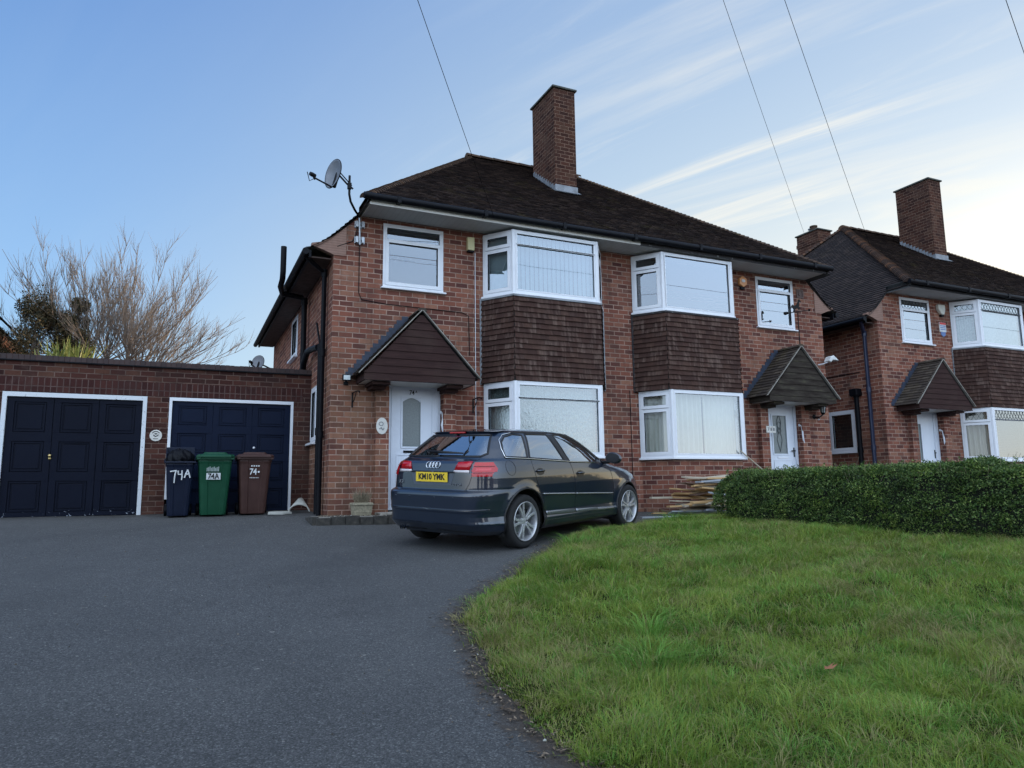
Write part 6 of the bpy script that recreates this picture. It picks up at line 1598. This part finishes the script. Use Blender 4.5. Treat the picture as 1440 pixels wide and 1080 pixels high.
def grass_mat(name, a, b, c):
    k = NT(name); f = k.isl(); g = k.noise(1.3, 4); cc = k.mix(k.maprange(g, .3, .7), k.ramp(f, (0, a), (1, b)), k.ramp(f, (0, b), (1, c)))
    k.base(cc, .55, spec=.3); k.b.inputs['Subsurface Weight'].default_value = 0
    # a little light through the blade
    tl = k.add('ShaderNodeBsdfTranslucent', {'Color': cc}); mx = k.add('ShaderNodeMixShader', {0: .38}); k.t.links.new(k.b.outputs[0], mx.inputs[1]); k.t.links.new(tl.outputs[0], mx.inputs[2]); k.t.links.new(mx.outputs[0], k.o.inputs[0]); return k.m
gm = [grass_mat('grass_green', (0.10,0.165,0.018), (0.21,0.30,0.038), (0.42,0.48,0.10)), grass_mat('grass_lush', (0.065,0.17,0.026), (0.14,0.31,0.046), (0.30,0.49,0.10)), grass_mat('grass_straw', (0.28,0.24,0.10), (0.42,0.36,0.17), (0.26,0.28,0.08))]
me = np_mesh('grass', vb, quads=qb, tris=tb, mat=gm, mi=np.concatenate([kind_, kind_]).astype(np.int32))
o = bpy.data.objects.new('grass', me); col.objects.link(o); tag(o, kind='stuff')
# coarse broad-bladed clumps (each a thing)
random.seed(77)
def clump(x, y, n, r, h0, label, lo_=.6):
    z = float(lawn_z(np.array([[x, y]]))[0]); PP = np.array([[x+random.gauss(0,r*.45), y+random.gauss(0,r*.45), z-.01] for i in range(n)]); a_ = np.arctan2(PP[:,1]-y, PP[:,0]-x)+RNG.normal(0,.5,n)
    v, q, t = blades(PP, h0*RNG.uniform(.6,1.2,n), RNG.uniform(.005,.009,n), RNG.uniform(lo_,1.4,n), a_, RNG.uniform(.3,.8,n)); v = v-np.array([x,y,z])
    me = np_mesh('grass_clump', v, quads=q, tris=t, mat=gm[1]); o = bpy.data.objects.new('grass_clump', me); col.objects.link(o); o.location = (x,y,z); tag(o, label, 'grass clump')
clump(.72,-7.55,210,.24,.20,'broad-bladed bluish grass clump in the left foreground of the lawn'); clump(1.05,-7.05,90,.12,.24,'smaller upright broad-bladed grass clump just behind the bluish foreground clump',.3)
clump(2.2,-3.95,170,.22,.19,'tall dark grass clump at the lawn corner beside the car rear wheel',.3); clump(2.95,-3.3,110,.16,.17,'grass clump on the lawn edge near the middle of the car',.4)
clump(4.75,-2.60,200,.26,.20,'dark green grass clump in front of the scrap board pile',.3)
# fallen leaf
m = MB(); z = gz(1.45,-8.3)+.13; m.face([(1.415,-8.335,z),(1.44,-8.31,z+.012),(1.47,-8.305,z+.004)]); m.face([(1.415,-8.335,z),(1.47,-8.305,z+.004),(1.505,-8.325,z+.028),(1.475,-8.335,z+.012)]); m.face([(1.415,-8.335,z),(1.475,-8.335,z+.012),(1.50,-8.36,z+.03),(1.45,-8.365,z+.006)]); o = m.build('dead_leaf', plain('leaf_brown', (0.26,0.11,0.05), .8), None, loc=(1.45,-8.3,z)); tag(o, 'curled reddish-brown dead leaf lying on the foreground grass', 'leaf')

# ------------------------------------------------------------------ leaf helper
def leaf_faces(C_, size, nrm_bias=None, asp=.5):
    n = len(C_); a = RNG.normal(size=(n,3)); a /= np.linalg.norm(a, axis=1)[:,None]
    if nrm_bias is not None: a = a*.8+nrm_bias; a /= np.linalg.norm(a, axis=1)[:,None]
    t = RNG.normal(size=(n,3)); t -= a*(t*a).sum(1)[:,None]; t /= np.linalg.norm(t, axis=1)[:,None]; b = np.cross(a, t)
    s = size[:,None]; V = np.stack([C_-t*s, C_+b*s*asp+a*s*.12, C_+t*s, C_-b*s*asp+a*s*.12], 1).reshape(-1,3)
    I = np.arange(n)*4; return V, np.stack([I,I+1,I+2,I+3], 1)
def leaf_mat(name, *cs, rough=.45, tr=.2):
    k = NT(name); st = [(i/(len(cs)-1), c) for i, c in enumerate(cs)]; c = k.ramp(k.isl(), *st)
    c = k.mix(1.0, c, k.ramp(k.noise(2.6, 4, .7), (.3, (.50,.52,.55)), (.5, (.95,.95,.95)), (.72, (1.6,1.45,1.1))), 'MULTIPLY'); k.base(c, rough, spec=.3)
    tl = k.add('ShaderNodeBsdfTranslucent', {'Color': c}); mx = k.add('ShaderNodeMixShader', {0: tr}); k.t.links.new(k.b.outputs[0], mx.inputs[1]); k.t.links.new(tl.outputs[0], mx.inputs[2]); k.t.links.new(mx.outputs[0], k.o.inputs[0]); return k.m
def add_mesh(name, V, Q, mat, parent=None, base=(0,0,0)):
    me = np_mesh(name, V-np.array(base), quads=Q, mat=mat); o = bpy.data.objects.new(name, me); col.objects.link(o)
    if parent is not None: o.parent = parent; WL[o.name] = WL[parent.name]
    else: o.location = base
    return o
# ------------------------------------------------------------------ hedge
A_ = np.array([5.72,-2.75]); B_ = np.array([7.20,-9.4]); D_ = (B_-A_); HLn = np.linalg.norm(D_); D_ = D_/HLn; S_ = np.array([-D_[1], D_[0]])
if S_[0] < 0: S_ = -S_
hedge = thing('hedge', (6.3,-5.5,gz(6.3,-5.5)), 'dense dark green clipped privet hedge running along the right side of the lawn', 'hedge')
n = 210000
s = RNG.uniform(-.15, HLn, n); u = RNG.uniform(-1, 1, n); v = RNG.random(n)**.8
topz = .515+(_vn(np.stack([s*1.0, s*0+.3], 1), 1.7, 41)-.5)*.14+(_vn(np.stack([s, s*0+.7], 1), 5, 42)-.5)*.06 - .30*np.clip((.45-s)/.6, 0, 1)**2
topz = topz+.10*np.exp(-((s-3.55)/.16)**2)
hw = .46+(_vn(np.stack([s, v*2], 1), 3.0, 43)-.5)*.16 - .12*np.clip((.3-s)/.4, 0, 1)
shell = RNG.random(n) < .80
uu = np.where(shell, np.sign(u)*(1-np.abs(RNG.normal(0,.07,n))), u); vv_ = v.copy()
topm = RNG.random(n) < .28; uu = np.where(topm, u, uu); vv_ = np.where(topm, 1-np.abs(RNG.normal(0,.05,n)), vv_)
rn = (1-(np.clip(vv_-.75, 0, 1)/.25)**2*.25)*(.86+.14*np.clip(vv_*4, 0, 1))
x = A_[0]+D_[0]*s+S_[0]*uu*hw*rn; y = A_[1]+D_[1]*s+S_[1]*uu*hw*rn
gr = ground(x, y); z = gr+.02+(topz-gr)*vv_*(1-.04*np.abs(uu)**4)
C_ = np.stack([x,y,z], 1)+RNG.normal(0,.014,(n,3))
clumpn = _vn(np.stack([C_[:,0]*1.0+C_[:,2]*2.1, C_[:,1]+C_[:,2]*1.3], 1), 9, 44); C_ = C_[(clumpn > .36) | (RNG.random(n) < .35)]
ns_ = 420; ss = RNG.uniform(0, HLn, ns_); us = RNG.uniform(-.42,.42, ns_); bx_ = A_[0]+D_[0]*ss+S_[0]*us; by_ = A_[1]+D_[1]*ss+S_[1]*us; hh_s = RNG.uniform(.03,.13, ns_); kk_ = 14
tt = np.tile(np.linspace(0,1,kk_), ns_); sid = np.repeat(np.arange(ns_), kk_)
SH = np.stack([bx_[sid], by_[sid], .47+tt*hh_s[sid]], 1)+RNG.normal(0,.010,(ns_*kk_,3)); C_ = np.concatenate([C_, SH])
V, Q = leaf_faces(C_, RNG.uniform(.009,.018,len(C_)))
add_mesh('foliage', V, Q, leaf_mat('privet', (0.022,0.046,0.014), (0.046,0.095,0.022), (0.078,0.145,0.032), (0.125,0.20,0.046), (0.27,0.34,0.11), rough=.5), hedge, WL[hedge.name])
m = MB()
for i in range(26):
    s0, s1 = .08+i*HLn/26, .08+(i+1)*HLn/26; c0 = A_+D_*s0; c1 = A_+D_*s1; z0, z1 = gz(*c0)-.1, .42
    q = [(c0+S_*-.34, z0),(c1+S_*-.34, z0),(c1+S_*-.30, z1),(c0+S_*-.30, z1)]; m.face([(p[0],p[1],zz) for p, zz in q])
    q = [(c0+S_*.34, z0),(c1+S_*.34, z0),(c1+S_*.30, z1),(c0+S_*.30, z1)]; m.face([(p[0],p[1],zz) for p, zz in q])
    m.face([(*(c0-S_*.30),z1),(*(c1-S_*.30),z1),(*(c1+S_*.30),z1),(*(c0+S_*.30),z1)])
MAT['hedge_core'] = plain('hedge_inner_twigs', (0.012,0.014,0.008), .95, var=.5, scale=30); m.build('branches', 'hedge_core', hedge, fixn=False)
m = MB(); random.seed(9)
for i in range(240):
    s0 = random.uniform(0, HLn); u0 = random.choice((-1,-1,1,0))*random.uniform(.2,.44); p = A_+D_*s0+S_*u0; z = random.uniform(.30,.50); m.tube([(p[0],p[1],z),(p[0]+random.gauss(0,.03),p[1]+random.gauss(0,.03),z+random.uniform(.06,.17))], .0018, 3)
m.build('twigs', 'drygrass', hedge)

# ------------------------------------------------------------------ bare tree behind the garage
class Tubes:
    def __init__(s): s.V = []; s.Q = []; s.n = 0
    def add(s, pts, rs, k=5):
        pts = np.array(pts); d = np.gradient(pts, axis=0); d /= np.linalg.norm(d, axis=1)[:,None]+1e-9
        a = np.where(np.abs(d[:,2:3]) < .9, np.array([[0,0,1.]]), np.array([[1.,0,0]])); u = np.cross(d, a); u /= np.linalg.norm(u, axis=1)[:,None]; v = np.cross(d, u)
        t = np.arange(k)*2*PI/k; r = np.array(rs)[:,None,None]
        R_ = pts[:,None,:]+r*(np.cos(t)[None,:,None]*u[:,None,:]+np.sin(t)[None,:,None]*v[:,None,:])
        m_ = len(pts); I = s.n+np.arange(m_*k).reshape(m_, k); J = np.roll(I, -1, 1)
        s.V.append(R_.reshape(-1,3)); s.Q.append(np.stack([I[:-1].ravel(), J[:-1].ravel(), J[1:].ravel(), I[1:].ravel()], 1)); s.n += m_*k
    def mesh(s, name, mat, base): return np_mesh(name, np.concatenate(s.V)-np.array(base), quads=np.concatenate(s.Q), mat=mat, smooth=True)
def curve_branch(T, p, d, L, r, up_, nseg=7, k=5, wob=.10):
    pts = [np.array(p)]; d = np.array(d, float); d /= np.linalg.norm(d)
    for i in range(nseg):
        d = d+np.array([0,0,up_/nseg])+RNG.normal(0, wob/2, 3); d /= np.linalg.norm(d); pts.append(pts[-1]+d*L/nseg)
    T.add(pts, np.linspace(r, r*.28, nseg+1), k); return pts
BT = np.array([-3.95, 11.6, 0.0])
k = NT('bark'); k.base(k.mix(k.noise(12,4), (0.14,0.11,0.088), (0.27,0.215,0.17)), .9); MAT['bark'] = k.m
def bare_tree(base, seed, label, group=None):
    global RNG
    RNG = np.random.default_rng(seed)
    tr_ = thing('bare_tree', tuple(base), label, 'tree', group)
    T = Tubes(); heads = []
    T.add([base+np.array(q) for q in ((0,0,-.1),(.03,0,1.5),(-.02,.05,2.7),(0,0,3.55))], [.20,.17,.17,.22], 12)
    for q, r in (((-.95,.1,3.75),.12),((.85,-.1,3.55),.11),((-.25,.3,4.1),.13),((.3,-.2,4.0),.13),((-.55,-.5,3.8),.10),((.55,.6,3.7),.10)):
        T.add([base+np.array((0,0,3.2)), base+np.array(q)*np.array((.55,.55,1))-np.array((0,0,.35)), base+np.array(q)], [.14,r,r*1.1], 9); heads.append((base+np.array(q), r))
    tme = T.mesh('trunk', MAT['bark'], base); o = bpy.data.objects.new('trunk', tme); col.objects.link(o); o.parent = tr_; WL[o.name] = WL[tr_.name]
    T = Tubes()
    for hp_, hr in heads:
        off = hp_-base
        for i in range(18):
            a = RNG.uniform(0, 2*PI); tilt = RNG.uniform(.05, 1.45)
            d = np.array([math.cos(a)*math.sin(tilt)+off[0]*.55, (math.sin(a)*math.sin(tilt)+off[1]*.3)*.8, math.cos(tilt)+.12])
            L = RNG.uniform(2.2,4.15)*(1.08-.17*tilt)
            pts = curve_branch(T, hp_, d, L, RNG.uniform(.011,.021), .30, 9, 6, .13)
            for j in range(8):
                t = RNG.uniform(.12,.92); q = pts[int(t*9)]; a2 = RNG.uniform(0,2*PI); dd = (pts[min(9,int(t*9)+1)]-q); dd /= np.linalg.norm(dd)
                d2 = dd+np.array([math.cos(a2), math.sin(a2), .15])*RNG.uniform(.35,.8); L2 = L*(1-t*.7)*RNG.uniform(.28,.55)
                p2 = curve_branch(T, q, d2, L2, .0085, .75, 6, 4, .13)
                for l in range(7):
                    q3 = p2[RNG.integers(1,6)]; a3 = RNG.uniform(0,2*PI); d3 = d2/np.linalg.norm(d2)+np.array([math.cos(a3), math.sin(a3), .4])*.6
                    curve_branch(T, q3, d3, RNG.uniform(.18,.6), .0045, .5, 3, 3, .12)
    cme = T.mesh('branches', MAT['bark'], base); o = bpy.data.objects.new('branches', cme); col.objects.link(o); o.parent = tr_; WL[o.name] = WL[tr_.name]
    return tr_
tree = bare_tree(BT, 5, 'leafless pale-barked tree fanning out behind the garage roof')
RNG = np.random.default_rng(99)
# evergreen behind garage
def bush(base, r, hgt, n, size, mat, label, cat, name='evergreen_tree', trunk_h=1.2, zc=None):
    t = thing(name, tuple(base), label, cat); base = np.array(base, float)
    cl_n = 60; cc = []
    for i in range(cl_n):
        a = RNG.uniform(0,2*PI); v = RNG.uniform(.0,1); rr = r*math.sqrt(max(0, 1-(v*.98)**2.2))*RNG.uniform(.45,1.0); cc.append((base[0]+rr*math.cos(a), base[1]+rr*math.sin(a), base[2]+trunk_h+(hgt-trunk_h)*v, RNG.uniform(.18,.36)*r/1.2))
    cc = np.array(cc); idx = RNG.integers(0, cl_n, n); off = RNG.normal(size=(n,3)); off /= np.linalg.norm(off, axis=1)[:,None]; off *= (RNG.random(n)**.4)[:,None]*cc[idx,3:4]*np.array([[1,1,1.25]])
    V, Q = leaf_faces(cc[idx,:3]+off, RNG.uniform(size*.6, size*1.4, n), asp=.35); add_mesh('crown', V, Q, mat, t, base)
    T = Tubes(); T.add([base+np.array((0,0,-.1)), base+np.array((.03,0,hgt*.5)), base+np.array((0,.04,hgt*.92))], [.12*r,.08*r,.02], 8)
    for i in range(26):
        q = base+np.array((0,0,RNG.uniform(.3,.85)*hgt)); T.add([q, (q+cc[RNG.integers(cl_n),:3])/2+RNG.normal(0,.05,3), cc[RNG.integers(cl_n),:3]], [.03,.02,.008], 4)
    me = T.mesh('trunk', MAT['bark'], base); o = bpy.data.objects.new('trunk', me); col.objects.link(o); o.parent = t
    return t
MEV = leaf_mat('evergreen_olive', (0.025,0.025,0.014), (0.05,0.05,0.024), (0.11,0.085,0.042), (0.18,0.12,0.06), rough=.6)
bush((-5.75,10.4,0), 1.45, 5.25, 42000, .035, MEV, 'rounded dark olive evergreen behind the left end of the garage', 'tree')
bush((-4.85,10.9,0), .75, 5.5, 20000, .035, MEV, 'narrower brownish evergreen rising beside the bare tree', 'tree')
# spiky cordyline
t = thing('yucca', (-4.62,7.6,0), 'yellow-green spiky yucca poking over the garage parapet', 'plant')
T = Tubes(); T.add([(-4.62,7.6,-.1),(-4.6,7.6,1.5),(-4.62,7.62,2.9)], [.10,.09,.08], 8); me = T.mesh('trunk', MAT['bark'], (-4.62,7.6,0)); o = bpy.data.objects.new('trunk', me); col.objects.link(o); o.parent = t
m = MB(); random.seed(4)
for i in range(230):
    a = random.random()*2*PI; el_ = random.uniform(.05,1.45); L = random.uniform(.5,.82); b0 = Vector((-4.62+random.gauss(0,.22), 7.6+random.gauss(0,.12), 3.12+random.random()*.1)); d = Vector((math.cos(a)*math.cos(el_), math.sin(a)*math.cos(el_), math.sin(el_))); s = d.cross(Vector((0,0,1))).normalized()*.017
    mid = b0+d*L*.55; tip = b0+d*L+Vector((0,0,-.10*(1-el_/1.5))); m.face([b0-s, b0+s, mid+s, mid-s]); m.face([mid-s, mid+s, tip])
m.build('leaves', leaf_mat('yucca_leaf', (0.16,0.19,0.045), (0.26,0.28,0.07), (0.36,0.36,0.12), rough=.5), t, fixn=False)

# ------------------------------------------------------------------ house at the far left edge
MAT['bb'] = plain('sunlit_bargeboard', (0.42,0.19,0.08), .6)
h3 = thing('gabled_house', (-10,9,0), 'brick gable with a bargeboard coloured as lit orange by low sun at the extreme left edge', 'house')
m = MB(); m.box(-15, -6.66, 6.9, 16, -.3, 4.75); m.prism([(-15,4.75),(-6.66,4.75),(-11.1,9.2)], (0,6.9,0), (1,0,0), (0,0,1), (0,1,0), 0, 9.1); m.build('wall', 'brick_garage', h3)
m = MB(); 
for s_ in (-1, 1):
    Vv = Vector((-s_*4.75,0,4.9)).normalized(); Nn = Vector((s_*4.9,0,4.75)).normalized(); m.obox((-10.63-.50+s_*4.75,6.7,4.66), (0,1,0), Vv, Nn, 0, 9.5, 0, 6.83, .0, .05)
m.build('roof', 'roof', h3)
m = MB()
for s_ in (-1, 1):
    Vv = Vector((-s_*4.75,0,4.9)).normalized(); Nn = Vector((s_*4.9,0,4.75)).normalized(); m.obox((-10.63-.50+s_*4.72,6.67,4.66), (0,1,0), Vv, Nn, 0, .03, 0, 6.80, -.20, -.005)
m.build('bargeboard', plain('sunlit_bargeboard', (0.42,0.19,0.08), .6), h3)  # orange of the low sun is put into the board's colour
# what stands across the road, behind the viewer: it is what the car and the panes mirror
def copy_all(o, parent=None):
    c = o.copy(); col.objects.link(c); c.parent = parent
    for ch in list(o.children): copy_all(ch, c)
    return c
for i, x in enumerate((8, 27)):
    c = copy_all(house2); c.location = (x, -46, -1.6); c.rotation_euler = (0,0,PI); c['label'] = ('brick house straight across the road, behind the viewer','brick house across the road, behind and right of the viewer')[i]
ev0 = bush((-9,-33,-1.6), 2.6, 6.5, 16000, .13, MEV, 'broad dark evergreen across the road on the far left behind the viewer', 'tree', trunk_h=.6)
for (x, y, s_, lb) in ((-1,-35,.95,'dark evergreen across the road just behind the viewer'),(-20,-30,1.15,'largest dark evergreen across the road at the far left')):
    c = copy_all(ev0); c.location = (x, y, -1.6); c.scale = (s_*1.4, s_, s_); c['label'] = lb
for i, (x, y) in enumerate(((4,-32),(-14,-36))):
    c = copy_all(tree); c.location = (x, y, -1.6); c.scale = (1.4,1.4,1.25); c['label'] = ['leafless tree straight across the road behind the viewer','leafless tree across the road to the viewer\'s left'][i]
